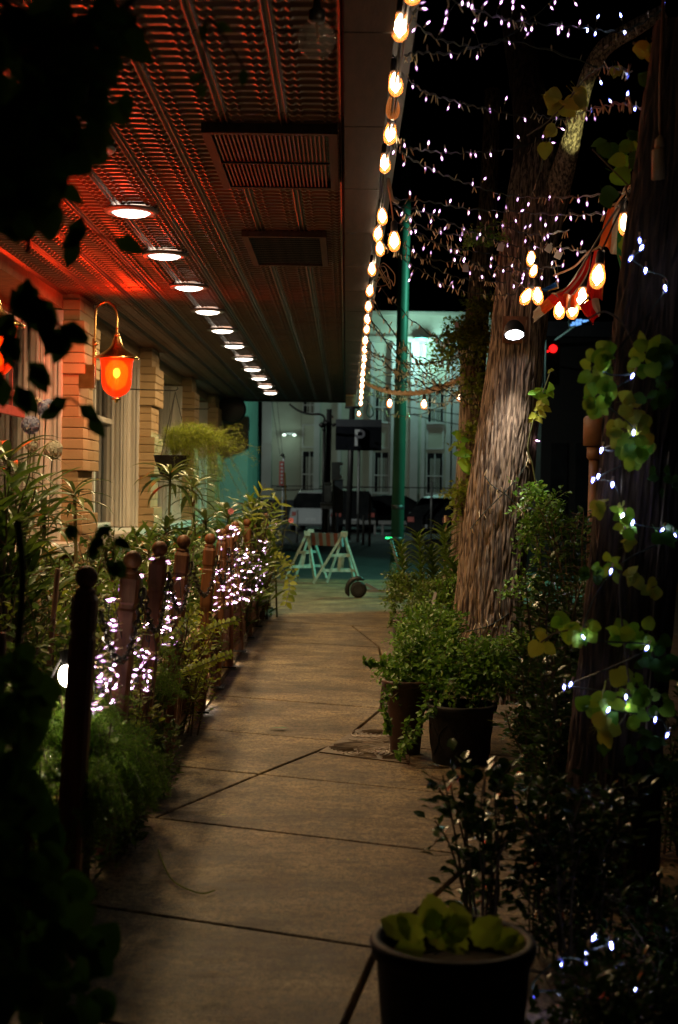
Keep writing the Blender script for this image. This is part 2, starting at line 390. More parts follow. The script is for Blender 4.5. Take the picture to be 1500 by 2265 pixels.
class Leaves:
    def __init__(s): s.p = []; s.d = []; s.n = []; s.s = []
    def add(s, p, d, n, size): s.p.append(tuple(p)); s.d.append(tuple(d)); s.n.append(tuple(n)); s.s.append(size)
    def mesh(s, name, T, mtl, smooth=True):
        p = np.array(s.p); d = np.array(s.d, float); n = np.array(s.n, float); sz = np.array(s.s)
        d /= np.linalg.norm(d, axis=1, keepdims=True) + 1e-9
        x = np.cross(d, n); x /= np.linalg.norm(x, axis=1, keepdims=True) + 1e-9
        z = np.cross(x, d)
        tv, tf = T
        V = p[:, None, :] + sz[:, None, None] * (tv[None, :, 0:1] * x[:, None, :] + tv[None, :, 1:2] * d[:, None, :] + tv[None, :, 2:3] * z[:, None, :])
        k = len(tv); q = [f for f in tf]
        fs = []
        off = (np.arange(len(p)) * k)[:, None]
        quads = np.array([f for f in q if len(set(f)) == 4]); tris = [tuple(dict.fromkeys(f)) for f in q if len(set(f)) == 3]
        V = V.reshape(-1, 3)
        if tris:      # split everything into triangles
            t = list(tris)
            for f in quads: t += [(f[0], f[1], f[2]), (f[0], f[2], f[3])]
            t = np.array(t); faces = (t[None] + off[:, :, None]).reshape(-1, 3)
        else: faces = (quads[None] + off[:, :, None]).reshape(-1, 4)
        return mesh_of(name, V, faces, mtl, smooth=smooth)

def rv(r=random): 
    while True:
        v = Vector((r.uniform(-1,1), r.uniform(-1,1), r.uniform(-1,1)))
        if 0.05 < v.length < 1: return v.normalized()
random.seed(7)
# ------------------------------------------------------------------ ground
b = MB(); b.box((-150, -10, -0.35), (150, 260, -0.13)); g = b.build('road', 'asphalt'); tag(g, 'dark asphalt road and parking lot beyond the end of the footpath', kind='structure')
b = MB(); b.box((-2.9, 1.0, -0.12), (-1.012, 29, -0.02)); tag(b.build('planting_bed', 'soil'), 'dark soil bed between the building and the post fence', kind='structure')
b = MB(); b.box((1.45, 1.0, -0.12), (3.6, 24, -0.02)); tag(b.build('kerbside_bed', 'soil'), 'dark soil strip where the street trees stand', kind='structure')

def clip(poly, a, bb, c):          # keep a*x+b*y <= c
    out = []
    for i in range(len(poly)):
        p, q = poly[i], poly[(i+1) % len(poly)]
        fp = a*p[0] + bb*p[1] - c; fq = a*q[0] + bb*q[1] - c
        if fp <= 0: out.append(p)
        if (fp < 0 < fq) or (fq < 0 < fp):
            t = fp / (fp - fq); out.append((p[0] + (q[0]-p[0])*t, p[1] + (q[1]-p[1])*t))
    return out
def inset(poly, e):
    n = len(poly); out = []
    for i in range(n):
        p0, p1, p2 = Vector(poly[i-1]), Vector(poly[i]), Vector(poly[(i+1) % n])
        d1 = (p1-p0).normalized(); d2 = (p2-p1).normalized()
        n1 = Vector((-d1.y, d1.x)); n2 = Vector((-d2.y, d2.x)); m = n1 + n2
        k = max(0.3, 1 + n1.dot(n2)); out.append(tuple(p1 + m * (e / k)))
    return out
walk = bpy.data.objects.new('sidewalk', None); link(walk, None, Matrix()); tag(walk, 'worn tan concrete footpath running under the canopy edge', kind='structure')
b = MB(); b.box((-1.01, 1.0, -0.125), (1.45, 23.6, -0.045)); b.build('slab_bedding', 'mortar', walk)
SL = -0.42
def slab(poly, joint=0.006):
    poly = [p for i, p in enumerate(poly) if (Vector(p) - Vector(poly[i-1])).length > 0.02]
    if len(poly) < 3: return
    area = sum(poly[i-1][0]*poly[i][1] - poly[i][0]*poly[i-1][1] for i in range(len(poly))) / 2
    if area < 0: poly = poly[::-1]; area = -area
    if area < 0.004: return
    o = inset(poly, joint); t = inset(poly, joint + 0.004); n = len(o); dz = random.uniform(-0.0025, 0.0)
    vs = [(x, y, -0.12) for x, y in o] + [(x, y, -0.004 + dz) for x, y in o] + [(x, y, dz) for x, y in t]
    fs = [tuple(range(2*n, 3*n))] + [(i, (i+1) % n, n + (i+1) % n, n + i) for i in range(n)] + [(n+i, n+(i+1) % n, 2*n+(i+1) % n, 2*n+i) for i in range(n)]
    obj('paving_slab', mesh_of('paving_slab', vs, fs, 'concrete'), walk)
# wandering joint between bands, read off the photograph's ground
A = [G(750,2290), G(798,2130), G(975,1965), G(1112,1845), G(1200,1800)]
B = [G(385,1790), G(545,1722), G(700,1665), G(765,1635), G(838,1580), G(853,1540), G(850,1470), G(838,1430), G(812,1400), G(780,1385)]
def bands(c0, c1, lines):
    """skewed band between transverse joints; lines: polylines that cut it"""
    xs0, xs1 = -1.01, 1.45
    f = lambda x, c: c + SL * (x + 1.01)
    def cx(poly): return poly
    base = [(xs0, f(xs0, c0)), (xs1, f(xs1, c0)), (xs1, f(xs1, c1)), (xs0, f(xs0, c1))]
    return base
cuts = [1.9, 3.1, 4.12, 5.13, 6.52, 7.72, 8.92, 10.35, 12.4, 14.2, 16.25]
for k in range(len(cuts) - 1):
    base = bands(cuts[k], cuts[k+1], None)
    polys = [base]
    for pl in (B, A):
        pc = []
        for i in range(len(pl) - 1):
            for t in range(12):
                p = pl[i].lerp(pl[i+1], t / 11); c = p.y - SL * (p.x + 1.01)
                if cuts[k] - 0.02 <= c <= cuts[k+1] + 0.02: pc.append(p)
        if len(pc) < 3 or (pc[-1] - pc[0]).length < .12: continue
        p, q = pc[0], pc[-1]; a, bb = (q.y - p.y), -(q.x - p.x); c = a*p.x + bb*p.y; nxt = []
        for po in polys:
            for piece in (clip(po, a, bb, c), clip(po, -a, -bb, -c)):
                if len(piece) > 2: nxt.append(piece)
        polys = nxt
    for po in polys: slab(po, .010 if len(polys) > 1 else .007)
b = MB(); b.box((-1.012, 1.0, -0.12), (-0.935, 16.3, 0.012))
tag(b.build('kerb_strip', 'concrete'), 'pale narrow concrete edging under the fence posts', kind='structure')
# apron beyond the joint, lit from the street
f = lambda x: 16.25 + SL * (x + 1.01)
def prism(poly, z0, z1):
    n = len(poly); return [(x, y, z0) for x, y in poly] + [(x, y, z1) for x, y in poly], [tuple(range(n, 2*n)), tuple(range(n))[::-1]] + [(i, (i+1) % n, n + (i+1) % n, n + i) for i in range(n)]
for (y0, y1) in ((None, 18.6), (18.612, 21.2), (21.212, 24.0)):
    pl = [(-2.6, f(-2.6) + .012 if y0 is None else y0), (2.4, f(2.4) + .012 if y0 is None else y0), (2.4, y1), (-2.6, y1)]
    if y0 is None: pl = [(-1.0, f(-1.0) + .012), (2.4, f(2.4) + .012), (2.4, y1), (-1.0, y1)]
    v, fc = prism(pl, -0.12, 0.001); obj('paving_slab', mesh_of('paving_slab', v, fc, 'concrete'), walk)
b = MB(); b.box((-2.6, 24.012, -0.13), (12, 24.16, -0.01)); tag(b.build('kerb', 'concrete'), 'low concrete kerb at the far end of the footpath', kind='structure')

# utility cover with raised swirling ribs
cp = [G(706,1664), G(905,1690), G(905,1618), G(790,1614)]
cx_ = sum((p.x for p in cp)) / 4; cy_ = sum((p.y for p in cp)) / 4
cov = thing('utility_cover', (cx_, cy_, 0.002), 'rust brown cast utility cover with swirling pattern set in the footpath by the pots', 'utility cover')
vs_, fs_ = prism([(p.x, p.y) for p in cp], -0.02, 0.0045)
obj('cover_plate', mesh_of('cover_plate', vs_, fs_, 'iron'), cov)
def in_cov(x, y):
    for i in range(4):
        p, q = cp[i], cp[(i+1) % 4]
        if (q.x-p.x)*(y-p.y) - (q.y-p.y)*(x-p.x) < .012*(q-p).length: return False
    return True
b = MB()
for i in range(16):
    for c_ in ((0.12, 8.1), (0.30, 8.7)):
        r = 0.025 + i * 0.028; pts = []
        for j in range(49):
            t = 2*math.pi*j/48; x = c_[0] + r*math.cos(t)*1.1; y = c_[1] + r*math.sin(t)*(1 + .15*math.sin(3*t + i))
            if in_cov(x, y) and ((y + .3*x < 8.5) == (c_ [1]+ .3*c_[0] < 8.5)) and (j + i) % 9: pts.append((x, y, 0.0055))
            else:
                if len(pts) > 2: b.tube(pts, 0.0055, 4)
                pts = []
        if len(pts) > 2: b.tube(pts, 0.0055, 4)
tag(b.build('raised_pattern', 'iron', cov), kind='stuff')

# ------------------------------------------------------------------ canopy
ZC = 3.3
can = thing('canopy', (-1.2, 9, ZC), 'long dark canopy with pressed tin ceiling over the footpath', 'canopy')
b = MB(); b.box((-3.1, 1.0, ZC + 0.07), (-0.032, 28.6, ZC + 0.35)); b.build('roof_deck', 'black', can)
b = MB(); b.box((-3.1, 28.4, ZC - 0.04), (-0.032, 28.62, ZC + 0.068)); b.build('end_trim', 'black', can)
# ceiling panels: cross ribs with long double beads, real relief
PW, PL = 0.58, 1.2
def tin_panel():
    half = [0, .004, .007, .010, .013, .016, .019, .022, .026, .032, .036, .040, .058, .064, .078, .082, .094, .098, .12]
    cell = half + [.29 - h for h in half[::-1]][:-1]
    xs = np.array(cell + [.29 + h for h in cell] + [PW]); nx = len(xs) - 1; ny = 168; ys = np.linspace(0, PL, ny + 1)
    X, Y = np.meshgrid(xs, ys, indexing='ij')
    H = np.zeros_like(X)
    u = (X % 0.29)
    du = np.minimum(u, 0.29 - u)                         # distance to a long bead pair
    bead = np.exp(-((du - 0.014) / 0.0055) ** 2) * 0.016
    zone = ((du > 0.038) & (du < 0.062)) | ((du > 0.080) & (du < 0.096))
    field = (du > 0.030)
    rib = np.clip(np.sin(Y / 0.1 * 2 * math.pi) * 1.6, -1, 1) * 0.0055 + np.clip(np.sin(Y / 0.05 * 2 * math.pi + 1), 0, 1) * .003
    rib2 = np.clip(np.sin(Y / 0.1 * 2 * math.pi) * 2.0, -.3, 1) * 0.012
    H = np.where(zone, rib2, np.where(field, rib, 0)) + bead + .004
    H[:, 0] = H[:, -1] = 0; 
    V = np.stack([X, Y, -H], -1).reshape(-1, 3)
    i = np.arange(nx)[:, None] * (ny + 1) + np.arange(ny)[None]
    Fq = np.stack([i, i + 1, i + ny + 2, i + ny + 1], -1).reshape(-1, 4)
    return mesh_of('ceiling_panel', V, Fq, 'tin', smooth=True)
tp = tin_panel()
for ix in range(5):
    for iy in range(21):
        x = -0.035 - (ix + 1) * PW; y = 3.2 + iy * PL
        e = Euler((random.uniform(-.0015, .0015), random.uniform(-.004, .004), 0)).to_matrix().to_4x4()
        obj('ceiling_panel', tp, can, Matrix.Translation((x, y, ZC + random.uniform(0, .003))) @ e)
b = MB()
for iy in range(20): b.box((-0.03, 1.2 + iy*1.37, 3.20), (0.155, 1.2 + iy*1.37 + 1.355, 3.38))
b.box((-0.02, 1.2, 3.22), (0.145, 28.55, 3.6)); b.build('edge_beam', 'beam', can)
b = MB()
for i in range(26): b.box((-0.024, 25.2 + i*.12, 3.178), (0.15, 25.2 + i*.12 + .085, 3.198))
for i in range(60): b.box((0.157, 14 + i*.24, 3.22), (0.166, 14 + i*.24 + .2, 3.5))
tag(b.build('batten', 'beige', can), kind='stuff')
b = MB(); b.box((0.17, 1, 3.55), (0.28, 28.6, 3.72)); b.build('gutter', 'black', can)
b = MB()
for xx in (0.185, 0.20): b.tube([(xx, y, 3.23 + 0.012*math.sin(y*2.1 + xx*90)) for y in np.arange(2, 28.5, .35)], 0.006, 5)
b.build('edge_cable', 'darkmetal', can)

# recessed round lights
def downlight(y, label, k=1.0):
    t = thing('ceiling_light', (-1.4, y, ZC), label, 'ceiling light', 'round ceiling lights in a row under the canopy')
    mt = Matrix.Translation((-1.4, y, ZC))
    b = MB(); b.lathe([(0.165, -0.02), (0.175, -0.03), (0.165, -0.042), (0.125, -0.045), (0.122, -0.03)], 28, mt, False); b.lathe([(0.12, -0.02), (0.165, -0.019)], 28, mt, False)
    b.build('trim_ring', 'greymetal', t, True)
    b = MB(); b.lathe([(0.001, -0.066), (0.06, -0.063), (0.10, -0.054), (0.122, -0.038)][::-1], 24, mt, False)
    b.build('diffuser', 'e_down', t, True)
    ld = bpy.data.lights.new('ceiling_light_lamp', 'AREA'); ld.shape = 'DISK'; ld.size = .22; ld.energy = 34.0*k; ld.color = (1.0, .69, .33)
    link(bpy.data.objects.new('ceiling_light_lamp', ld), t, Matrix.Translation((-1.4, y, ZC - .068)))
ords = ['nearest', 'second', 'third', 'fourth', 'fifth', 'sixth', 'seventh', 'eighth', 'ninth', 'tenth', 'eleventh', 'farthest']
for i in range(12):
    lab = ('lit ceiling light half hidden behind dark leaves, nearest of the row' if i == 0 else
           'lit round ceiling light at the far end of the canopy row, farthest of all' if i == 11 else
           'lit round ceiling light, %s from the near end of the row' % ords[i])
    downlight(7.45 + 1.685 * i, lab, 1.0 if i < 8 else (.5 if i == 8 else .15))

# ceiling grilles
def grille(x0, x1, y0, y1, along, label, sl):
    t = thing('ceiling_grille', ((x0+x1)/2, (y0+y1)/2, ZC), label, 'ceiling grille', 'framed grilles in the tin ceiling')
    z = ZC - 0.035
    b = MB(); w = .045
    b.box((x0, y0, z - .02), (x0 + w, y1, z + .03)); b.box((x1 - w, y0, z - .02), (x1, y1, z + .03))
    b.box((x0 + w, y0, z - .019), (x1 - w, y0 + w, z + .03)); b.box((x0 + w, y1 - w, z - .019), (x1 - w, y1, z + .03))
    b.build('frame', 'beam', t)
    b = MB(); b.box((x0 + .01, y0 + .01, z + .022), (x1 - .01, y1 - .01, z + .028)); b.build('backing', 'black', t)
    if along:
        n = 26; me = MB().box((0, y0 + w, z - .012), (0.008, y1 - w, z + .018)).me('slat', 'slatred')
        for i in range(n): obj('slat', me, t, Matrix.Translation((x0 + w + .012 + i*(x1-x0-2*w-.02)/n, 0, 0)))
        b = MB()
        b.box((x0 + w, (y0+y1)/2 - .008, z - .022), (x1 - w, (y0+y1)/2 + .008, z - .013)); b.build('crossbar', 'beam', t)
    else:
        n = 15; me = MB().box((x0 + w, 0, z - .01), (x1 - w, 0.012, z + .018)).me('slat', 'darkmetal')
        for i in range(n): obj('slat', me, t, Matrix.Translation((0, y0 + w + .02 + i*(y1-y0-2*w-.03)/n, 0)))
grille(-.735, -.065, 7.0, 8.3, True, 'large ceiling grille with red lit lengthwise slats', 26)
grille(-.745, -.16, 9.85, 11.15, False, 'smaller dark ceiling grille with crosswise slats beyond the red lit one', 15)

# clear globe hanging at the near end
t = thing('glass_globe_lamp', P(700, 60, 5.0), 'unlit clear glass globe lamp hanging under the near canopy', 'globe lamp')
c = P(700, 88, 5.0); mt = Matrix.Translation(c)
b = MB(); prof = [(0.068*math.sin(a), 0.068*math.cos(a)) for a in np.linspace(math.pi, 0.35, 14)]; b.lathe([(max(r, .001), z) for r, z in prof], 22, mt, False); b.build('globe', 'clearglass', t, True)
b = MB(); b.lathe([(.024, .06), (.03, .068), (.03, .10), (.015, .11), (.012, .14)], 14, mt); b.tube([c + Vector((0, 0, .14)), (c.x, c.y, ZC)], .005, 6); b.build('socket', 'darkmetal', t, True)
b = MB(); b.tube([c + Vector((0, 0, .06)), c + Vector((.005, 0, 0))], .006, 5); b.build('filament_post', 'brass', t)

# ------------------------------------------------------------------ restaurant wall
XF, XB = -2.5, -3.0          # street face of the piers, back of the window recesses
bld = thing('restaurant_building', (-3.3, 16, 0), 'ochre brick restaurant front with white framed windows under the canopy', 'building')
b = MB(); b.box((-5, 4, 0), (XB - .12, 28.3, 3.6)); b.build('wall', 'mortar', bld)
b = MB(); b.box((XB - .12, 4, 3.16), (XF - .16, 28.3, ZC + 0.06)); b.build('cornice', 'mortar', bld)
b = MB(); b.box((XB - .118, 4, 0), (XF - .13, 28.2, 0.9)); b.build('low_wall', 'mortar', bld)
CH = 0.1
bm_full = {}
def brick_mesh(lx, ly):
    k = (round(lx, 3), round(ly, 3))
    if k not in bm_full:
        g = .0035; e = .005; z0, z1 = g, CH - g
        b = MB(); b.box((0, 0, 0), (lx, ly, .0001)) if False else None
        vs = []
        for (z, s) in ((z0, e), (z0 + e, 0), (z1 - e, 0), (z1, e)):
            vs += [(s, g + s, z), (lx - s, g + s, z), (lx - s, ly - g - s, z), (s, ly - g - s, z)]
        fs = [(3,2,1,0), (12,13,14,15)]
        for r in range(3):
            for j in range(4): fs.append((4*r + j, 4*r + (j+1) % 4, 4*r + 4 + (j+1) % 4, 4*r + 4 + j))
        bm_full[k] = mesh_of('brick', vs, fs, 'brick')
    return bm_full[k]
piers = [(8.5, 9.3), (13.26, 14.05), (18.2, 18.95), (22.9, 23.6), (27.1, 28.2)]
for (a, bb) in piers:
    pr = obj('brick_pier', MB().box((XB - .1, a + .012, 0), (XF - .008, bb - .012, 3.3)).me('brick_pier', 'mortar'), bld)
    for k in range(32):
        grp = (k + 2) % 9
        long = grp < 5                              # quoin blocks alternate long and short every few courses
        ext = 0.05 if long else 0.0
        z = 0.05 + k * CH; off = random.uniform(-.002, .002)
        ya = a - (.035 if long else 0); yb = bb + (.035 if long else -.04)
        n = 2 + (k % 2); ly = (yb - ya) / n
        # jamb brick faces the camera, face bricks run along the street side
        lx = 0.17 + ext
        for i in range(n):
            dep = lx if i == 0 else .1 + ext
            obj('brick', brick_mesh(dep, ly), pr, Matrix.Translation((XF + ext - dep + off + random.uniform(-.002, .002), ya + i*ly, z)))
        obj('brick', brick_mesh(.14, .06), pr, Matrix.Translation((XF - .17 - .141, a - .006, z)))
# window bays between the piers
bays = [(4.2, 8.5), (9.3, 13.26), (14.05, 18.2), (18.95, 22.9), (23.6, 27.1)]
for (a, bb) in bays:
    w = obj('window', MB().box((XB - .06, a + .02, 1.0), (XB - .05, bb - .02, 3.02)).me('window_glass', 'darkglass'), bld)
    b = MB()
    m = 3
    for i in range(m + 1):
        y = a + .05 + i*(bb - a - .1)/m; b.box((XB - .05, y - .035, 1.02), (XB + .03, y + .035, 3.02))
    for z in (1.0, 2.3, 2.96): b.box((XB - .048, a + .1, z), (XB + .02, bb - .1, z + .06))
    b.build('frame', 'white', w)
    b = MB(); b.box((XB - .05, a + .0, .9), (XF + .02, bb - .0, .99)); b.build('sill', 'white', w)
    # fluted white casing on the far jamb, facing back along the street
    b = MB(); y = bb
    b.box((XB - .04, y - .07, 1.0), (XF - .315, y - .02, 3.14)); b.box((XF - .314, y - .034, 1.0), (XF - .15, y - .004, 3.14))
    for xx, ww, pp in ((-2.985, .03, .11), (-2.93, .05, .085), (-2.87, .025, .12), (-2.835, .03, .10)):
        b.box((xx, y - pp - .02, 1.0), (xx + ww, y - .072, 3.04))
    for xx, pp in ((-2.80, .05), (-2.76, .035), (-2.72, .05), (-2.68, .06)):
        b.box((xx, y - pp, 1.0), (xx + .028, y - .008, 3.04))
    b.build('casing', 'white', w)
    b = MB(); b.box((XB - .04, a + .005, .99), (XF - .315, a + .05, 3.04)); b.build('near_casing', 'white', w)
# dim interior seen through the nearer bay: red lit ledge
b = MB()
for i in range(9): b.box((-2.96, 10.2 + i*.28, 2.15), (-2.93, 10.2 + i*.28 + .03, 2.75))
b.box((-2.965, 10.0, 2.12), (-2.92, 12.9, 2.2)); b.box((-2.965, 10.0, 2.28), (-2.92, 12.9, 2.33))
b.build('window_grille', 'redsign', bld)

# outlying bits at the end of the building
t = thing('round_hanging_sign', P(512, 912, 28.0), 'black round drum sign projecting from the far end of the building', 'round sign')
c = P(513, 905, 28.0); mt = Matrix.Translation(c) @ Matrix.Rotation(math.radians(90), 4, 'X')
b = MB(); b.lathe([(.001, -.09), (.25, -.09), (.28, -.07), (.28, .07), (.25, .09), (.001, .09)], 28, mt); b.build('drum', 'black', t, True)
b = MB(); b.tube([c + Vector((0, 0, -.27)), c + Vector((.012, 0, -.31)), c + Vector((.03, 0, -.3)), c + Vector((.03, 0, -.27))], .006, 5); b.build('hook', 'darkmetal', t)
b = MB(); b.bar(c + Vector((0, 0, .25)), (c.x, c.y, ZC), .03, .03); b.bar(c, (-2.62, c.y, c.z), .04, .04); b.build('bracket', 'black', t)
mw = P(512, 1000, 31)
b = MB(); b.box((-4.6, 30.6, 0), (-2.12, 34, 4.4)); b.box((-4.7, 30.5, 4.4), (-2.05, 34.1, 4.6)); tag(b.build('mint_wall', 'mint'), 'mint green rendered wall corner beyond the far end of the restaurant', 'wall')
for nm, px, w in (('slim black column beside the mint green wall', 547, .17), ('thicker black column between the mint wall and the pale building', 569, .20)):
    c = P(px, 1085, 36); b = MB(); b.lathe([(w*.72, 0), (w*.72, .08), (w/2, .12), (w/2, 5.0), (w*.7, 5.1)], 12, Matrix.Translation((c.x, 36, -.13))); tag(b.build('black_column', 'black', None, True), nm, 'column')

# ------------------------------------------------------------------ pale building across the lot
D = 70.0; S = D / F
def X(px): return P(px, 1085, D).x
def Z(py, px=800): return P(px, py, D).z
fb = thing('pale_building', (X(790), D, 0), 'pale stucco building with tall dark windows across the parking lot', 'building')
b = MB(); b.box((X(470), D, 1.0), (X(1190), D + 12, Z(745))); b.build('wall', 'facade', fb)
b = MB(); b.box((X(470), D - .10, -.13), (X(1190), D + 12, 1.0)); b.build('plinth', 'facadeB', fb)
b = MB(); b.box((X(560), D - .45, Z(757)), (X(1190), D - .0, Z(745))); b.box((X(560), D - .25, Z(745)), (X(1190), D + 12, Z(698))); b.box((X(560), D - .5, Z(698)), (X(1190), D + 12, Z(690))); b.build('parapet', 'facade', fb)
for (a, bb, dp) in ((575, 600, .35), (693, 706, .3), (745, 753, .18), (816, 824, .2), (862, 872, .3), (905, 922, .35), (930, 938, .2), (985, 994, .3), (998, 1012, .4)):
    b = MB(); b.box((X(a), D - dp, 1.0), (X(bb), D - .002, Z(757))); b.build('pilaster', 'facadeL', fb)
for (a, bb) in ((706, 745), (600, 664)):
    b = MB(); b.box((X(a), D - .06, 1.0), (X(bb), D - .002, Z(757))); b.build('wall_panel', 'facade', fb)
for cxp, hw in ((684, 17), (843, 17), (961, 19), (757, 0)):
    if not hw: continue
    for (yt, yb) in ((855, 932), (1000, 1088), (770, 805)):
        if cxp == 684 and yt == 855: yt, yb = 868, 914
        if yt == 770: continue
        w = obj('window', MB().box((X(cxp - hw), D - .03, Z(yb)), (X(cxp + hw), D - .004, Z(yt))).me('window_glass', 'darkglass'), fb)
        b = MB(); e = 2.2
        b.box((X(cxp - hw), D - .09, Z(yb)), (X(cxp - hw + e), D - .03, Z(yt))); b.box((X(cxp + hw - e), D - .09, Z(yb)), (X(cxp + hw), D - .03, Z(yt)))
        b.box((X(cxp - 1), D - .085, Z(yb)), (X(cxp + 1), D - .03, Z(yt))); b.box((X(cxp - hw), D - .08, Z((yt+yb)/2 + 8)), (X(cxp + hw), D - .03, Z((yt+yb)/2 + 5.5)))
        b.box((X(cxp - hw - 1), D - .2, Z(yb + 4)), (X(cxp + hw + 1), D - .0, Z(yb)))
        b.build('frame', 'facadeL', w)
        b = MB()
        for q in range(5): b.box((X(cxp - hw + 9 + q*4.5), D - .05, Z(yb)), (X(cxp - hw + 12 + q*4.5), D - .032, Z(yt + 12)))
        b.build('curtain', 'curtain', w)
    b = MB()
    yt, yb = 940, 992
    for (p, q, r, s) in ((cxp-hw, cxp+hw, yt, yt+3), (cxp-hw, cxp+hw, yb-3, yb), (cxp-hw, cxp-hw+3, yt+3, yb-3), (cxp+hw-3, cxp+hw, yt+3, yb-3)):
        b.box((X(p), D - .07, Z(s)), (X(q), D - .003, Z(r)))
    b.build('recessed_panel', 'facadeL', fb)
b = MB(); b.box((X(470), D - .12, Z(1078)), (X(1190), D - .101 + .02, Z(1076))); b.build('conduit', 'darkmetal', fb)
# lamps on that wall
def wall_lamp(px, py, label, big, m_):
    c = P(px, py, D - .6)
    t = thing('wall_lamp', c, label, 'wall lamp')
    b = MB(); 
    if big:
        b.lathe([(.01, .16), (.2, .14), (.40, 0), (.42, -.02)], 18, Matrix.Translation(c), False); b.bar(c + Vector((0, 0, .1)), (c.x, D, c.z + .3), .06, .06)
        b.build('hood', 'bluegrey', t, True)
        b = MB(); b.lathe([(.34, -.02), (.28, -.12), (.001, -.18)], 18, Matrix.Translation(c), False); b.build('diffuser', m_, t, True)
    else:
        b.box((c.x - .28, c.y, c.z + .02), (c.x + .28, c.y + .5, c.z + .1)); b.build('bracket', 'greymetal', t)
        for s in (-.25, .25):
            b = MB(); b.lathe([(.001, -.06), (.08, -.03), (.08, .03), (.001, .05)], 10, Matrix.Translation(c + Vector((s, 0, 0)))); b.build('lamp_head', m_, t, True)
wall_lamp(932, 748, 'cyan glowing hooded wall lamp high on the pale building', True, 'e_cyan')
wall_lamp(640, 962, 'small twin security lamp on the pale building wall near its left end', False, 'e_white')
for (n_, px, py, hh, c_, pw, rad, dd) in (('cyan', 932, 775, 0, (.5, 1.0, .88), 330, .3, 1.6), ('security', 640, 962, 0, (.7, 1, .8), 9, .1, 1.0)):
    ld = bpy.data.lights.new('wall_lamp_light', 'POINT'); ld.energy = pw; ld.color = c_; ld.shadow_soft_size = rad
    lo = bpy.data.objects.new('wall_lamp_light', ld); link(lo, None, Matrix.Translation(P(px, py, D - dd)))
t = thing('roof_vent', P(993, 752, D-1), 'dark mushroom roof vent on the ledge of the pale building', 'roof vent')
c = P(993, 745, D - .8); b = MB(); b.lathe([(.09, -.25), (.09, .05), (.24, .06), (.22, .16), (.05, .22)], 14, Matrix.Translation(c)); b.build('cowl', 'black', t, True)
# darker building on the right
t = thing('dark_building', (8, 52, 0), 'unlit dark building behind the street trees', 'building')
b = MB(); b.box((P(1195, 1085, 52).x, 52, -.13), (P(1560, 1085, 52).x, 60, P(1200, 720, 52).z)); b.build('wall', 'black', t)
b = MB(); b.box((P(1190, 1085, 51).x, 51.7, P(1200, 745, 52).z), (P(1565, 1085, 52).x, 52, P(1200, 712, 52).z)); b.build('fascia', 'facadeB', t)
for px in (1235, 1290, 1345, 1405):
    b = MB(); b.box((P(px, 1085, 52).x - .3, 51.93, P(px, 1085, 52).z - .9), (P(px, 1085, 52).x + .3, 51.99, P(px, 980, 52).z)); b.build('window', 'darkglass', t)
c = P(1282, 712, 40)
t = thing('blue_lit_sign', c, 'small glowing blue sign seen behind the cloth flags', 'sign')
b = MB(); mt = Matrix.Translation(c) @ Matrix.Rotation(math.radians(-6), 4, 'Y'); b.box((-.3, 0, -.11), (.3, .08, .11), mt); b.box((-.02, .08, -.05), (.02, 12.0, .0), mt); b.build('sign_case', 'black', t)
b = MB(); random.seed(3)
for (x, z, w_, h_) in ((-.24,-.03,.07,.05),(-.17,-.04,.08,.1),(-.08,-.03,.08,.12),(-.06,.05,.08,.04),(.01,-.04,.07,.08),(.04,.03,.08,.06),(.12,-.03,.08,.05),(.14,.04,.1,.05),(.22,-.01,.06,.04)):
    b.box((x - w_/2, -.02, z - h_/2), (x + w_/2, -.002, z + h_/2), mt @ Matrix.Rotation(random.uniform(-.3, .3), 4, 'Y'))
b.build('lit_segment', 'e_blue', t)

# ------------------------------------------------------------------ lot furniture
def pole(name, label, cat, px, d, r, z1, m_, lean=0.0, n=10, z0=-.13):
    c = P(px, 1085, d); b = MB(); b.tube([(c.x, d, z0), (c.x + lean, d, z1)], [r, r*.9], n); return tag(b.build(name, m_, None, True), label, cat)
# big green pole with the street lamp
gp = thing('street_light_pole', (P(883, 1085, 25).x, 25, 0), 'tall round green street light pole at the end of the footpath', 'light pole')
gx = P(883, 1085, 25).x
b = MB(); b.tube([(gx - .03, 25, -.12), (gx + .02, 25, 5), (gx + .09, 25, 11)], [.115, .10, .08], 20, True); b.build('pole', 'greenpole', gp, True)
b = MB(); b.lathe([(.2, 0), (.2, .03), (.13, .05), (.12, .25)], 18, Matrix.Translation((gx - .03, 25, 0))); b.build('base', 'greenpole', gp, True)
b = MB(); b.tube([(gx+.08, 25, 10.8), (gx + .6, 24.6, 11.2), (gx + 1.8, 23.8, 11.3)], .035, 8); b.build('arm', 'greenpole', gp, True)
for z in (.62, 1.18, 3.4): b = MB(); b.lathe([(.112, z), (.118, z + .005), (.118, z + .075), (.112, z + .08)], 18, Matrix.Translation((gx - .03 + .01*z, 25, 0)), False); b.build('strap', 'black', gp, True)
b = MB(); b.lathe([(.05, .1), (.22, .04), (.24, -.03), (.0, -.05)], 16, Matrix.Translation((gx + 1.9, 23.7, 11.25))); b.build('lamp_head', 'greymetal', gp, True)
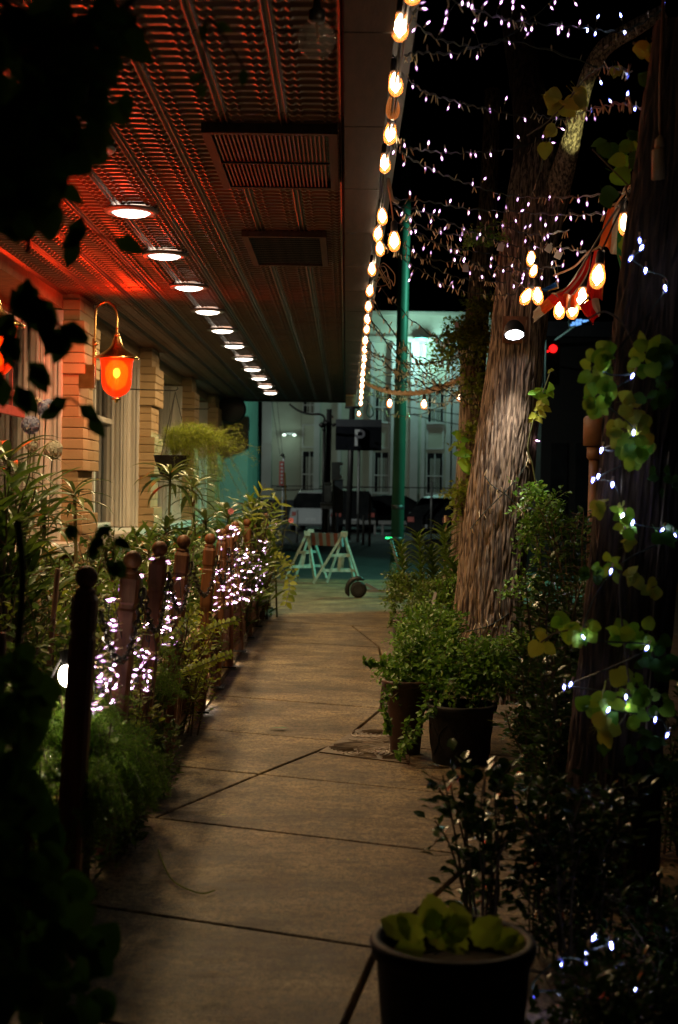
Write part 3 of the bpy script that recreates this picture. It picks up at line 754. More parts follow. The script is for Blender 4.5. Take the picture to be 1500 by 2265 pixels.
# second street light, assumed and unseen, whose teal light falls on the far footpath
sl = thing('assumed_street_lamp', (6.2, 22.5, 0), 'assumed unseen street lamp on the road side of the trees', 'street lamp')
b = MB(); b.tube([(6.6, 22.5, -.13), (6.6, 22.5, 5.2), (6.2, 22.5, 5.5)], .06, 10); b.build('pole', 'greenpole', sl, True)
b = MB(); b.lathe([(.03, .12), (.2, .05), (.22, 0), (.18, -.02), (0.001, -.02)], 16, Matrix.Translation((6.1, 22.5, 5.5))); b.build('lamp_head', 'greymetal', sl, True)
ld = bpy.data.lights.new('assumed_street_lamp_light', 'SPOT'); ld.energy = 2500; ld.color = (.20, 1.0, .70); ld.spot_size = math.radians(93); ld.spot_blend = .12; ld.shadow_soft_size = .08
lo = bpy.data.objects.new('assumed_street_lamp_light', ld)
dr = Vector((-1.0, 24.5, 0.5)) - Vector((6.1, 22.5, 5.42))
link(lo, sl, Matrix.Translation((6.1, 22.5, 5.42)) @ dr.to_track_quat('-Z', 'Y').to_matrix().to_4x4())

# P sign
ps = thing('parking_sign', (P(794, 1085, 45).x, 45, 0), 'dark rectangular parking sign with a grey letter P on a post', 'parking sign')
def XZ(px, py, d): p = P(px, py, d); return p.x, p.z
xl, zt = XZ(743, 927, 45); xr, zb = XZ(844, 997, 45); _, zm = XZ(790, 944, 45)
b = MB(); b.box((xl, 45, zb), (xr, 45.14, zm)); b.build('sign_board', 'signface', ps)
b = MB(); b.box((xl, 44.985, zm + .004), (xr, 45.13, zt)); b.build('top_band', 'facadeB', ps)
xm, z0_ = XZ(796, 988, 45); Hh = (zm - zb)*.70
def letter_P(x, y, z, h, name='letter'):
    w = h*.62; t_ = h*.18; out = [(0, 0), (0, h)] + [(w - h*.27 + h*.27*math.cos(a), h*.73 + h*.27*math.sin(a)) for a in np.linspace(math.pi/2, -math.pi/2, 9)] + [(t_, h*.46), (t_, 0)]
    inn = [(t_, h - t_*.8)] + [(w - h*.27 + h*.12*math.cos(a), h*.73 + (h*.27 - t_*.8)*math.sin(a)) for a in np.linspace(math.pi/2, -math.pi/2, 9)] + [(t_, h*.46 + t_*.8)]
    n = len(out); vs = []; 
    # strip quads between outer bowl and inner bowl plus the stem
    b = MB(); T_ = .02
    def q(p): b.add([(x + a, y, z + c) for a, c in p] + [(x + a, y + T_, z + c) for a, c in p], [(0,1,2,3), (7,6,5,4), (0,4,5,1), (1,5,6,2), (2,6,7,3), (3,7,4,0)])
    q([(0, 0), (t_, 0), (t_, h), (0, h)])
    o = [(t_, h)] + out[2:11] + [(t_, h*.46)]; 
    for k in range(len(o) - 1): q([inn[k], o[k], o[k+1], inn[k+1]][::-1])
    return b
letter_P(xm - Hh*.31, 44.965, z0_ + .02, Hh).build('letter', 'e_letter', ps)
sp3 = bpy.data.objects.new('added_lot_lamp', None)  # added lamp out of view that brightens the lot and pale building
link(sp3, None, Matrix.Translation((-9.6, 36, 0))); tag(sp3, 'unseen added lamp standing off to the left of the cars', 'street lamp')
b = MB(); b.tube([(-9.9, 36, -.13), (-9.9, 36, 8.2), (-9.4, 36.3, 8.7)], .07, 10); b.build('pole', 'greymetal', sp3, True)
b = MB(); b.box((-9.5, 36.1, 8.62), (-9.1, 36.5, 8.74)); b.build('lamp_head', 'greymetal', sp3)
ld = bpy.data.lights.new('added_lot_light', 'SPOT'); ld.energy = 4000; ld.color = (.95, 1.0, .85); ld.spot_size = math.radians(80); ld.spot_blend = .8; ld.shadow_soft_size = .12
lo = bpy.data.objects.new('added_lot_light', ld); dr = Vector((-2.5, 57, 1.5)) - Vector((-9.3, 36.3, 8.55)); link(lo, sp3, Matrix.Translation((-9.3, 36.3, 8.55)) @ dr.to_track_quat('-Z', 'Y').to_matrix().to_4x4())
b = MB(); c = P(793, 1085, 45); b.tube([(c.x, 45.08, -.13), (c.x, 45.08, zb + .1)], .045, 8); b.build('post', 'greymetal', ps, True)
c0 = P(770, 1160, 47); c1 = P(777, 880, 47); b = MB(); b.tube([(c0.x, 47, -.13), (c1.x + .05, 47, c1.z)], .10, 10); b.box((c1.x - .2, 46.9, c1.z - .35), (c1.x + .3, 47.1, c1.z - .28)); tag(b.build('utility_pole', 'black', None, True), 'leaning black utility pole standing behind the parking sign', 'utility pole')
# black pole with hooked cable arm
t = thing('service_mast', (P(723, 1085, 44).x, 44, 0), 'black service mast with a bent cable arm left of the parking sign', 'service mast')
b = MB(); c = P(724, 1085, 44); top = P(727, 905, 44).z
b.tube([(c.x, 44, -.13), (c.x + .03, 44, top)], .085, 10); c2 = P(716, 1085, 44); b.tube([(c2.x, 43.85, -.13), (c2.x, 43.85, P(716, 930, 44).z)], .05, 8); b.build('mast', 'black', t, True)
b = MB(); pts = [P(*q, 44) for q in ((640, 893), (655, 905), (672, 913), (690, 916), (707, 916), (716, 921), (720, 935))]; b.tube(spline(pts, 4), .035, 7); b.build('cable_arm', 'black', t, True)
b = MB()
for (px, py, r) in ((712, 940, .09), (722, 936, .08), (738, 940, .06), (716, 950, .06), (735, 922, .04)):
    b.lathe([(.01, -r), (r*.7, -r*.6), (r, 0), (r*.7, r*.6), (.01, r)], 8, Matrix.Translation(P(px, py, 43.8)))
b.bar(P(706, 941, 43.9), P(744, 938, 43.9), .05, .05); b.build('insulator', 'black', t, True)
# white bracket shaped box
t = thing('white_box_sign', P(745, 1040, 42), 'pale box with two short arms standing above the grey cabinets', 'box')
x_, z_ = XZ(734, 1022, 42); x2, z2 = XZ(752, 1062, 42)
b = MB(); b.box((x_, 42, z2), (x2, 42.25, z_)); b.build('box_body', 'stripeW', t)
x3 = P(758, 1085, 42).x
b = MB(); b.box((x2, 42.02, z_ - .09), (x3, 42.2, z_ - .005)); b.box((x2, 42.02, z2 + .05), (x3 - .03, 42.2, z2 + .15)); b.build('arm', 'stripeW', t)
b = MB(); b.box((x_ + .03, 42.05, -.13), (x_ + .1, 42.15, z2)); b.build('leg', 'black', t)
for (a, bb, tp_, bt, m_, lab) in ((737, 758, 1062, 1135, 'bluegrey', 'tall blue grey cabinet under the pale box'), (718, 733, 1070, 1110, 'greymetal', 'small grey meter cabinet beside the service mast'), (710, 735, 1114, 1126, 'greymetal', 'low grey equipment box below the meter cabinet')):
    x_, z_ = XZ(a, tp_, 43); x2, z2 = XZ(bb, bt, 43)
    b = MB(); b.box((x_, 42.9 if m_ != 'greymetal' else 42.6, z2), (x2, 43.2 if m_ != 'greymetal' else 42.85, z_)); b.box((x_ - .02, 42.55 if m_ == 'greymetal' else 42.88, z_), (x2 + .02, 43.22 if m_ != 'greymetal' else 42.87, z_ + .03))
    b.box(((x_+x2)/2 - .04, 42.7, -.13), ((x_+x2)/2 + .04, 42.8, z2)); tag(b.build('cabinet', m_), lab, 'cabinet')
# thin posts
for px, top, d, lab in ((658, 1128, 44, 'thin grey bollard post left of the pale car'), (741, 1128, 41, 'thin grey bollard post below the blue grey cabinet'), (720, 1126, 41.5, 'thin grey bollard post below the service mast'),
                        (819, 1092, 42, 'grey bollard post right of the parking sign post'), (805, 1140, 43, 'short grey bollard beside the parking sign post'), (955, 1065, 46, 'grey post in front of the right hand window of the pale building')):
    pole('bollard', lab, 'bollard', px, d, .04, P(px, top, d).z, 'greymetal')
# red vertical banner on a post with a ring
t = thing('banner_post', (P(626, 1085, 43).x, 43, 0), 'faded red vertical banner with pale lettering marks on a thin white post', 'banner')
x_, z_ = XZ(618, 1020, 43); x2, z2 = XZ(628, 1074, 43)
b = MB(); b.box((x_, 43, z2), (x2, 43.04, z_)); b.build('banner', 'redsign', t)
b = MB(); c = P(623, 1085, 43)
for i in range(6): b.box((c.x - .03, 42.985, z2 + .06 + i*.11), (c.x + .03, 42.997, z2 + .12 + i*.11))
b.build('lettering', 'stripeW', t)
b = MB(); b.tube([(c.x + .02, 43.1, -.13), (c.x + .05, 43.1, P(625, 1008, 43).z)], .03, 8); b.build('post', 'stripeW', t, True)
b = MB(); rr = [(c.x + .15*math.cos(a), 43.1 + .15*math.sin(a), z2 - .03) for a in np.linspace(0, 2*math.pi, 20)]; b.tube(rr, .02, 5, False); b.lathe([(.03, -.05), (.06, 0), (.03, .05)], 8, Matrix.Translation(P(625, 1006, 43))); b.build('ring', 'black', t, True)
b = MB(); b.tube([P(634, 1150, 42), P(630, 1045, 42)], .02, 6); tag(b.build('marker_pole', 'f_yellow'), 'thin yellowish marker pole beside the red banner', 'pole')
b = MB()
for q in (((600, 880), (620, 1010)), ((612, 880), (626, 1012))): b.tube([P(*q[0], 43), P(*q[1], 43)], .008, 4)
tag(b.build('guy_wires', 'black'), 'two thin wires running up from the red banner post', 'wire')
# low rope barrier & cable across
b = MB(); b.tube(spline([P(480, 1080, 50), P(640, 1084, 50), P(800, 1078, 50), P(1010, 1080, 50)], 6), .02, 5); tag(b.build('barrier_cable', 'black'), 'thin dark cable strung across the parking lot', 'cable')
for nm, pts in (('upper of two overhead cables before the pale building', ((1330, 950), (1150, 935), (1010, 916), (900, 900))), ('lower of two overhead cables before the pale building', ((1330, 962), (1150, 950), (1010, 938), (900, 914)))):
    b = MB(); b.tube(spline([P(*q, 55) for q in pts], 5), .018, 4); tag(b.build('overhead_cable', 'black'), nm, 'cable')
# traffic light
t = thing('traffic_light', (P(1222, 1085, 40).x, 40, 0), 'traffic light showing red beside the big lit trunk', 'traffic light')
c = P(1224, 771, 40)
b = MB(); b.box((c.x - .2, 40.05, c.z - 1.0), (c.x + .2, 40.3, c.z + .25)); b.bar((c.x, 40.2, c.z + .1), (c.x + 6, 40.2, c.z + .5), .1, .1); b.build('housing', 'black', t)
b = MB(); b.lathe([(.001, -.05), (.08, -.04), (.115, 0)], 20, Matrix.Translation((c.x, 40.03, c.z)) @ Matrix.Rotation(math.radians(90), 4, 'X') @ Matrix.Scale(-1, 4, (0,0,1)), False); b.build('red_lens', 'e_red', t, True)
b = MB(); b.lathe([(.001, -.02), (.03, 0)], 10, Matrix.Translation(P(1212, 777, 40)) @ Matrix.Rotation(math.radians(90), 4, 'X'), False); b.build('side_lens', 'e_red', t)
for dz in (.36, .72):
    b = MB(); b.lathe([(.001, -.02), (.115, 0)], 14, Matrix.Translation((c.x, 40.03, c.z - dz)) @ Matrix.Rotation(math.radians(90), 4, 'X'), False); b.build('dark_lens', 'black', t, True)

# cars
def car(cx, y, yaw, L, Wd, H, paint, label):
    t = thing('parked_car', (cx, y, -.13), label, 'car')
    mt = Matrix.Translation((cx, y, -.13)) @ Matrix.Rotation(yaw, 4, 'Z')
    t.matrix_basis = mt; W[t] = mt
    def loft(secs, m_, name, inset_=0.0):
        b = MB(); n = None
        for (x, w, z0, z1, top) in secs:
            ring = [(x, -w, z0), (x, -w*1.0, z0 + (z1-z0)*.55), (x, -w*top, z1), (x, w*top, z1), (x, w, z0 + (z1-z0)*.55), (x, w, z0)]
            b.v += [mt @ Vector(p) for p in ring]
        k = 6
        for i in range(len(secs) - 1):
            for j in range(k):
                a = i*k + j; c = i*k + (j+1) % k; b.f.append((a, c, c + k, a + k)); b.m.append(0)
        b.f.append(tuple(range(k))[::-1]); b.f.append(tuple(range((len(secs)-1)*k, len(secs)*k))); b.m += [0, 0]
        return b.build(name, m_, t, False)
    h = L/2; w = Wd/2
    loft([(-h, w*.86, .32, .78, .9), (-h*.95, w*.97, .24, .92, .92), (-h*.5, w, .2, .96, .93), (h*.35, w, .2, .94, .93), (h*.8, w*.96, .22, .84, .9), (h*.97, w*.86, .28, .70, .88)], paint, 'body')
    loft([(-h*.93, w*.80, .90, .93, .95), (-h*.72, w*.86, .9, H*.93, .80), (-h*.3, w*.88, .92, H, .76), (h*.08, w*.88, .92, H*.98, .76), (h*.44, w*.84, .9, .95, .95)], 'darkglass', 'windows')
    loft([(-h*.70, w*.68, H*.935, H*.955, .9), (-h*.3, w*.70, H*1.0, H*1.02, .9), (h*.08, w*.70, H*.985, H*1.0, .9)], paint, 'roof')
    for sx in (-.62, .62):
        for sy in (-1, 1):
            wm = mt @ Matrix.Translation((h*sx, sy*(w - .1), .31)) @ Matrix.Rotation(math.radians(90), 4, 'X')
            b = MB(); b.lathe([(.2, -.11), (.30, -.10), (.31, 0), (.30, .10), (.2, .11)], 18, wm); wh = b.build('wheel', 'rubber', t, True)
            b = MB(); b.lathe([(.02, -.118), (.19, -.113), (.19, .113), (.02, .118)], 12, wm); b.build('rim', 'greymetal', wh)
    for sy in (-1, 1):
        b = MB(); b.box((-h*1.0 - .01, sy*w*.7 - .12, .62), (-h*.93, sy*w*.7 + .12, .78), mt); b.build('tail_light', 'redsign', t)
        b = MB(); b.box((h*.90, sy*w*.62 - .15, .52), (h*.985, sy*w*.62 + .15, .66), mt); b.build('headlight', 'stripeW', t)
    b = MB(); b.box((-h - .02, -.2, .42), (-h + .02, .2, .54), mt); b.box((h*.95, -.2, .36), (h*.985, .2, .46), mt); b.build('number_plate', 'stripeW', t)
car(P(700, 1085, 55).x, 57.5, math.radians(84), 4.3, 1.75, 1.62, 'carwhite', 'pale blue white car parked behind the service mast and cabinets')
car(P(772, 1085, 56).x, 57, math.radians(96), 4.5, 1.85, 1.7, 'carblack', 'black car parked behind the parking sign post')
car(P(885, 1085, 60).x, 59.5, math.radians(8), 4.7, 1.8, 1.45, 'carblack', 'black saloon parked side on behind the green pole')
car(P(1010, 1085, 50).x, 49, math.radians(60), 4.6, 1.85, 1.5, 'carblack', 'dark car parked nearest the big lit tree trunk')
b = MB()
for (pa, pb) in ((760, 832), (838, 1010)): b.box((P(pa, 1085, 52).x, 52, .28), (P(pb, 1085, 52).x, 52.06, .42))
for px in (765, 828, 845, 930, 1005): b.box((P(px, 1085, 52).x, 52.06, -.13), (P(px, 1085, 52).x + .08, 52.14, .4))
tag(b.build('guard_rail', 'greymetal'), 'low grey guard rail in front of the parked cars', 'guard rail')
random.seed(21)
# ------------------------------------------------------------------ barricade
t = thing('barricade', (-0.3, 23.1, 0), 'folding A-frame barricade with red and white striped board on the teal lit footpath', 'barricade')
def aframe(apex, fa, fb_, w=.05):
    b = MB()
    b.bar(fa, apex, w, .035); b.bar(fb_, apex, w, .035)
    def at(z): 
        ta = (z - fa.z)/(apex.z - fa.z); tb = (z - fb_.z)/(apex.z - fb_.z); return fa.lerp(apex, ta), fb_.lerp(apex, tb)
    for z in (.22, .46): p, q = at(z); b.bar(p, q, .03, .045)
    p, q = at(.22); p2, q2 = at(.46); b.bar(p.lerp(q, .5), p2.lerp(q2, .5), .055, .03)
    b.box(apex - Vector((.05, .04, .06)), apex + Vector((.05, .04, .02)))
    return b
def Pz(px, py, d): return P(px, py, d)
for (ap, f1, f2, d) in (((760, 1180), (693, 1292), (797, 1281), 22.7), ((762, 1178), (723, 1291), (785, 1284), 22.95), ((680, 1177), (632, 1258), (697, 1285), 23.7), ((688, 1173), (653, 1280), (722, 1272), 24.0)):
    A_ = P(*ap, d); zf = .02 - 0
    F1 = P(*f1, d - .05); F2 = P(*f2, d + .12); F1.z = F2.z = .015
    aframe(A_, F1, F2).build('a_frame', 'barricade', t)
pa, pb = P(757, 1190, 22.83), P(683, 1187, 23.85)
n = 9
dirv = (pb - pa) / n
for i in range(n):
    b = MB(); p = pa + dirv*i; q = p + dirv*.985
    b.add([p + Vector((0,0,-.14)), q + Vector((0,0,-.14)), q + dirv*.35 + Vector((0,0,.07)), p + dirv*.35 + Vector((0,0,.07)),
           p + Vector((.03,.02,-.14)), q + Vector((.03,.02,-.14)), q + dirv*.35 + Vector((.03,.02,.07)), p + dirv*.35 + Vector((.03,.02,.07))],
          [(0,1,2,3), (7,6,5,4), (0,4,5,1), (1,5,6,2), (2,6,7,3), (3,7,4,0)])
    b.build('stripe', 'stripeDR' if i % 2 else 'stripeDW', t)
b = MB(); b.bar(pa + Vector((.02, .03, -.10)), pb + Vector((.02, .03, -.10)), .02, .05); b.build('rail', 'barricade', t)

# ------------------------------------------------------------------ scooter leaning at the pole
d = 19.9
t = thing('kick_scooter', P(830, 1310, d), 'dark electric kick scooter parked beside the green pole and barricade', 'scooter')
def onp(px, py, dd=d): return P(px, py, dd)
w1 = onp(793, 1297); w1.z = .115; w2 = onp(897, 1300, d + .15); w2.z = .115
for c in (w1, w2):
    mt = Matrix.Translation(c) @ Matrix.Rotation(math.radians(90), 4, 'X')
    b = MB(); b.lathe([(.07, -.03), (.105, -.03), (.118, 0), (.105, .03), (.07, .03)], 22, mt); wh = b.build('wheel', 'rubber', t, True)
    b = MB(); b.lathe([(.01, -.032), (.06, -.034), (.06, .034), (.01, .032)], 14, mt); b.build('rim', 'black', wh)
b = MB(); fpts = [w1 + Vector((.16*math.cos(a), 0, .16*math.sin(a))) for a in np.linspace(math.radians(60), math.radians(215), 9)]
b.tube(fpts, [.012] + [.035]*7 + [.012], 8); b.build('fender', 'black', t, True)
b = MB(); b.box((w1.x + .12, w1.y - .07, .085), (w2.x - .12, w1.y + .08, .125)); b.bar((w1.x + .10, w1.y, .20), (w1.x + .26, w1.y, .11), .06, .04); b.build('deck', 'greymetal', t)
tp1 = onp(866, 1196, d + .1); b = MB(); b.tube([w2 + Vector((-.02, 0, .05)), tp1], [.03, .022], 10); b.tube([w2, w2 + Vector((-.01, 0, .12))], .04, 8); b.build('stem', 'bluegrey', t, True)
b = MB(); b.tube([tp1 + Vector((-.05, -.18, .01)), tp1 + Vector((0, 0, .03)), tp1 + Vector((.04, .2, .01))], .016, 8); b.build('handlebar', 'rubber', t, True)
b = MB(); cc = tp1 + Vector((-.04, -.03, .04)); b.box(cc - Vector((.045, .02, .012)), cc + Vector((.045, .02, .012)), None); b.build('green_display', 'e_green', t)

# ------------------------------------------------------------------ post and chain fence
fe = thing('post_fence', (-0.95, 10, 0), 'reddish wooden post fence with ball finials, chains and low lattice along the footpath', 'fence')
def mix(a, b_, t): return a + (b_ - a) * t
posts = []
tops = {0: (190, 1300), 1: (292, 1258), 2: (352, 1230), 3: (405, 1212), 4: (466, 1192), 5: (493, 1185), 6: (508, 1182), 7: (522, 1178), 8: (548, 1172), 9: (562, 1170), 10: (576, 1168), 11: (590, 1166)}
foots = {0: (163, 2105), 1: (262, 1860), 2: (322, 1755), 3: (388, 1668), 4: (437, 1652)}
for k in range(12):
    dd = 4.65 + 1.2*k
    tp_ = P(*tops[k], dd if k > 3 else {0: 4.65, 1: 5.75, 2: 6.75, 3: 7.85}[k])
    if k >= 4: tp_ = Vector((P(tops[k][0], 1085, dd).x, dd, 1.13))
    bx = {0: -.905, 1: -.965, 2: -.985, 3: -.975, 4: -.955}.get(k, -.96)
    ft = Vector((bx, tp_.y, .012))
    posts.append((ft, tp_))
    hw = .040
    dv = tp_ - ft; L = dv.length; dv.normalize(); xa = dv.cross(Vector((0, 1, 0))).normalized(); ya = xa.cross(dv) * -1
    mt = Matrix(((xa.x, ya.x, dv.x, ft.x), (xa.y, ya.y, dv.y, ft.y), (xa.z, ya.z, dv.z, ft.z), (0, 0, 0, 1)))
    b = MB()
    c_ = .012
    prof = [(-hw + c_, -hw), (hw - c_, -hw), (hw, -hw + c_), (hw, hw - c_), (hw - c_, hw), (-hw + c_, hw), (-hw, hw - c_), (-hw, -hw + c_)]
    secs = [(0, 1), (.03, 1), (L - .17, 1), (L - .16, .86), (L - .145, .86), (L - .135, 1), (L - .04, 1), (L - .02, .75)]
    for z, s in secs: b.v += [mt @ Vector((x*s, y*s, z)) for x, y in prof]
    for i in range(len(secs)-1):
        for j in range(8): b.f.append((i*8+j, i*8+(j+1) % 8, (i+1)*8+(j+1) % 8, (i+1)*8+j)); b.m.append(0)
    b.f.append(tuple(range((len(secs)-1)*8, len(secs)*8))); b.m.append(0)
    po = b.build('post', 'wood', fe)
    b = MB(); R = .038; z0 = L + .025
    b.lathe([(.032, L-.022), (.036, L-.01), (.022, L), (.018, L+.008)] + [(R*math.sin(a), z0 - R*math.cos(a) + .01) for a in np.linspace(.45, math.pi-.02, 10)], 16, mt)
    b.build('finial', 'wood', po, True)
    if k >= 4 or k == 0:
        b = MB(); b.box((ft.x - .07, ft.y - .07, .012), (ft.x + .07, ft.y + .07, .024)); b.build('foot_plate', 'darkmetal', po)
# lattice between posts
for k in range(1, 11):
    a, c = posts[k][0], posts[k+1][0]
    y0, y1 = a.y + .06, c.y - .06; x0, x1 = a.x, c.x
    z0, z1 = .13, .56
    b = MB(); 
    for z in (z0, z1): b.bar((x0, y0, z), (x1, y1, z), .03, .03)
    pn = b.build('lattice_panel', 'lattice', fe)
    step = .125
    for s in (-1, 1):
        nn = int((y1 - y0 + (z1 - z0)) / step)
        for i in range(nn + 1):
            yy = y0 - (z1 - z0) + i*step
            ya, za, yb, zb = yy, z0, yy + (z1 - z0), z1
            if ya < y0: za += y0 - ya; ya = y0
            if yb > y1: zb -= yb - y1; yb = y1
            if yb - ya < .04: continue
            if s < 0: za, zb = z1 + z0 - za, z1 + z0 - zb
            f_ = lambda y: x0 + (x1-x0)*(y-y0)/(y1-y0)
            b = MB(); b.bar((f_(ya) + s*.006, ya, za), (f_(yb) + s*.006, yb, zb), .010, .034, (0, -(zb-za), (yb-ya))); b.build('slat', 'lattice', pn)
# chains
for k in range(0, 11):
    for (h0, h1, sag) in ((.93, .93, .22),):
        a = posts[k][0].lerp(posts[k][1], h0); c = posts[k+1][0].lerp(posts[k+1][1], h1)
        n = 26 if k < 6 else 14; b = MB()
        pts = []
        for i in range(n + 1):
            t_ = i/n; p = a.lerp(c, t_); p.z -= sag*4*t_*(1-t_); p.x += .055; pts.append(p)
        for i in range(n):
            p, q = pts[i], pts[i+1]; dd_ = (q-p); L = dd_.length*.72; dd_.normalize(); m = (p+q)/2
            side = Vector((1, 0, 0)) if i % 2 else dd_.cross(Vector((1, 0, 0))).normalized()
            ring = [m + dd_*(L*math.cos(a_)) + side*(.014*math.sin(a_)) for a_ in np.linspace(0, 2*math.pi, 9)]
            b.tube(ring, .0042, 4, False)
        b.build('chain', 'darkmetal', fe)

# ------------------------------------------------------------------ red wall lanterns
def lantern(c, wallx, label, s=1.0):
    t = thing('wall_lantern', c, label, 'lantern')
    mt = Matrix.Translation(c) @ Matrix.Scale(s, 4)
    g = [(.160, .165), (.150, .12), (.143, .05), (.142, -.02), (.137, -.08), (.120, -.13), (.085, -.168), (.035, -.192)]
    b = MB(); b.lathe([(.001, .15), (.06, .14), (.105, .08), (.108, .0), (.085, -.08), (.04, -.12), (.001, -.13)], 20, mt, False); b.build('glow_shell', 'e_haze', t, True)  # no real glass: added layer imitating the glow inside the lantern
    b = MB(); b.lathe(g, 32, mt, False); b.build('glass', 'e_lantern', t, True)
    b = MB(); b.lathe([(.205, .155), (.21, .168), (.195, .18), (.16, .20), (.12, .222), (.085, .25), (.055, .285), (.04, .33), (.03, .37)], 28, mt, False); b.lathe([(.155, .166), (.204, .156)], 28, mt, False); b.build('cap', 'brass', t, True)
    b = MB(); b.lathe([(.001, .36), (.022, .37), (.028, .385), (.018, .40), (.012, .42), (.02, .43), (.001, .44)], 12, mt); b.build('finial', 'brass', t, True)
    b = MB(); b.lathe([(.03, -.203), (.045, -.207), (.04, -.22), (.018, -.226), (.016, -.245), (.001, -.25)], 16, mt, True); b.build('bottom_cap', 'brass', t, True)
    b = MB(); b.lathe([(.001, .075), (.026, .062), (.034, .03), (.026, 0), (.001, -.02)], 16, mt); b.build('lamp', 'e_core', t, True)
    pts = [c + Vector(p)*s for p in ((0, 0, .43), (0, 0, .56), (-.03, 0, .64), (-.10, 0, .69), (-.17, 0, .66), (-.20, 0, .58), (-.205, 0, .3), (-.21, 0, .02), (-.22, 0, -.05))]
    b = MB(); b.tube(spline(pts, 6), .011*s, 10); b.tube([c + Vector((-.215, .02, .35))*s, c + Vector((-.215, .02, -.08))*s], .02*s, 8)
    b.lathe([(.02, -.02), (.035, 0), (.02, .02)], 10, Matrix.Translation(c + Vector((-.205, 0, .3))*s)); b.build('arm', 'brass', t, True)
    b = MB(); b.box((wallx, c.y - .04, c.z - .12), (c.x - .20*s, c.y + .04, c.z + .1)); b.build('wall_bracket', 'brass', t)
    ld = bpy.data.lights.new('lantern_light', 'POINT'); ld.energy = 18; ld.color = (1.0, .035, .006); ld.shadow_soft_size = .13
    l2 = bpy.data.lights.new('lantern_uplight', 'SPOT'); l2.energy = 62; l2.color = (1.0, .03, .004); l2.spot_size = math.radians(150); l2.spot_blend = .5; l2.shadow_soft_size = .08
    link(bpy.data.objects.new('lantern_uplight', l2), t, Matrix.Translation(c + Vector((.12, -.34, .10))) @ Vector((.35, -.5, 1)).to_track_quat('-Z', 'Y').to_matrix().to_4x4())
    lo = bpy.data.objects.new('lantern_light', ld); link(lo, t, Matrix.Translation(c + Vector((.02, -.30, .06))))
    return t
lc = P(258, 832, 13.3)
lantern(lc, XF, 'glowing red bell shaped wall lantern with brass cap and curved arm')
lantern(P(-12, 772, 9.0), XF, 'red lantern at the left edge half hidden by dark leaves', .9)

# ------------------------------------------------------------------ bulbs
# shared festoon bulb: glass pear, dark socket, bright filament
def pear(R, H, n=16, top=.35):
    pr = []
    for i in range(11):
        t_ = i/10; z = -H*t_
        r = R*(math.sin(min(1, .18 + t_*1.02)*math.pi*.5)**1.2 if t_ < .62 else math.sqrt(max(0.0004, 1 - ((t_ - .62)/.385)**2)))
        pr.append((max(r, .0008), z))
    return pr
ME_BULB = MB().lathe([(.0150, 0), (.018, -.012), (.024, -.03), (.0295, -.05), (.032, -.068), (.0305, -.085), (.024, -.101), (.012, -.111), (.001, -.113)], 18, None, False).me('bulb_glass', 's_bulb', True)
ME_SOCK = MB().lathe([(.010, .045), (.016, .04), (.0185, .0), (.017, -.012), (.001, -.013)], 12, None, True).me('socket', 'black', True)
ME_FIL = MB().lathe([(.006, -.016), (.020, -.045), (.0215, -.072), (.001, -.097)], 6, None, False).me('filament', 'e_fil', True)
def rot_to(d):   # rotate local -Z to direction d
    return Vector((0, 0, -1)).rotation_difference(Vector(d).normalized()).to_matrix().to_4x4()
def edison(parent, top, d=(0, 0, -1), s=1.0, lit=True):
    mt = Matrix.Translation(top) @ rot_to(d) @ Matrix.Scale(s, 4)
    b_ = obj('bulb', ME_BULB, parent, mt); obj('socket', ME_SOCK, b_, mt)
    if lit: obj('filament', ME_FIL, b_, mt)
    return b_
# along the canopy edge
fs = thing('festoon_lights', (.2, 12, 3.25), 'row of amber festoon bulbs hanging along the canopy edge into the distance', 'festoon lights', 'strings of amber festoon bulbs')
cab = []
lst = [(940, -105, 4.0, 0), (912, -20, 4.65, 0), (885, 65, 5.3, 0), (875, 190, 6.05, 0), (869, 243, 6.5, 1), (863, 300, 6.9, 0), (851, 365, 7.55, 0), (846, 482, 8.7, 0), (836, 520, 9.35, 0), (841, 553, 9.9, 0), (823, 598, 10.9, 0), (818, 645, 12.0, 0),  # bulbs above the view are added to light the ivy
       (815, 680, 13.1, 0), (813, 708, 14.1, 0), (811, 730, 15.1, 0), (808, 755, 16.1, 0), (807, 775, 17.1, 0), (806, 795, 18.2, 0), (804, 812, 19.2, 0), (803, 828, 20.3, 0), (802, 842, 21.4, 0), (801, 855, 22.5, 0), (800, 868, 23.6, 0), (799, 880, 24.8, 0), (798, 893, 26.4, 0), (794, 916, 27.8, 0)]
for px, py, d, dim in lst:
    c = P(px, py, d); tilt = Vector((random.uniform(-.12, .12), random.uniform(-.15, .15), -1)).normalized()
    top = c - tilt*.07; s = 1.02
    edison(fs, top, tilt, s, lit=not dim)
    cab.append(top + Vector((0, 0, .05)))
b = MB(); pts = []
for i, p in enumerate(cab):
    pts.append(Vector((p.x - .012, p.y, max(p.z, 3.2) + .01)))
    if i < len(cab) - 1: q = cab[i+1]; pts.append(Vector(((p.x+q.x)/2 - .012, (p.y+q.y)/2, max(p.z, q.z, 3.2) - .03 + .02)))
b.tube(spline(pts, 4), .005, 5)
for p, in zip(cab): b.tube([p, (p.x - .012, p.y, max(p.z, 3.2) + .01)], .004, 4)
b.build('cable', 'black', fs)
t = thing('festoon_bulb', P(872, 500, 8.4), 'single lit amber bulb hanging lower and further out than the canopy edge row', 'light bulb')
edison(t, P(872, 508, 8.4), (0.02, 0, -1), 1.15)
b = MB(); b.tube(spline([P(872, 505, 8.4), P(868, 470, 8.4), P(862, 430, 8.3), P(858, 405, 8.2), (.21, 8.2, 3.3)], 5), .005, 5); b.build('cord', 'beige', t)
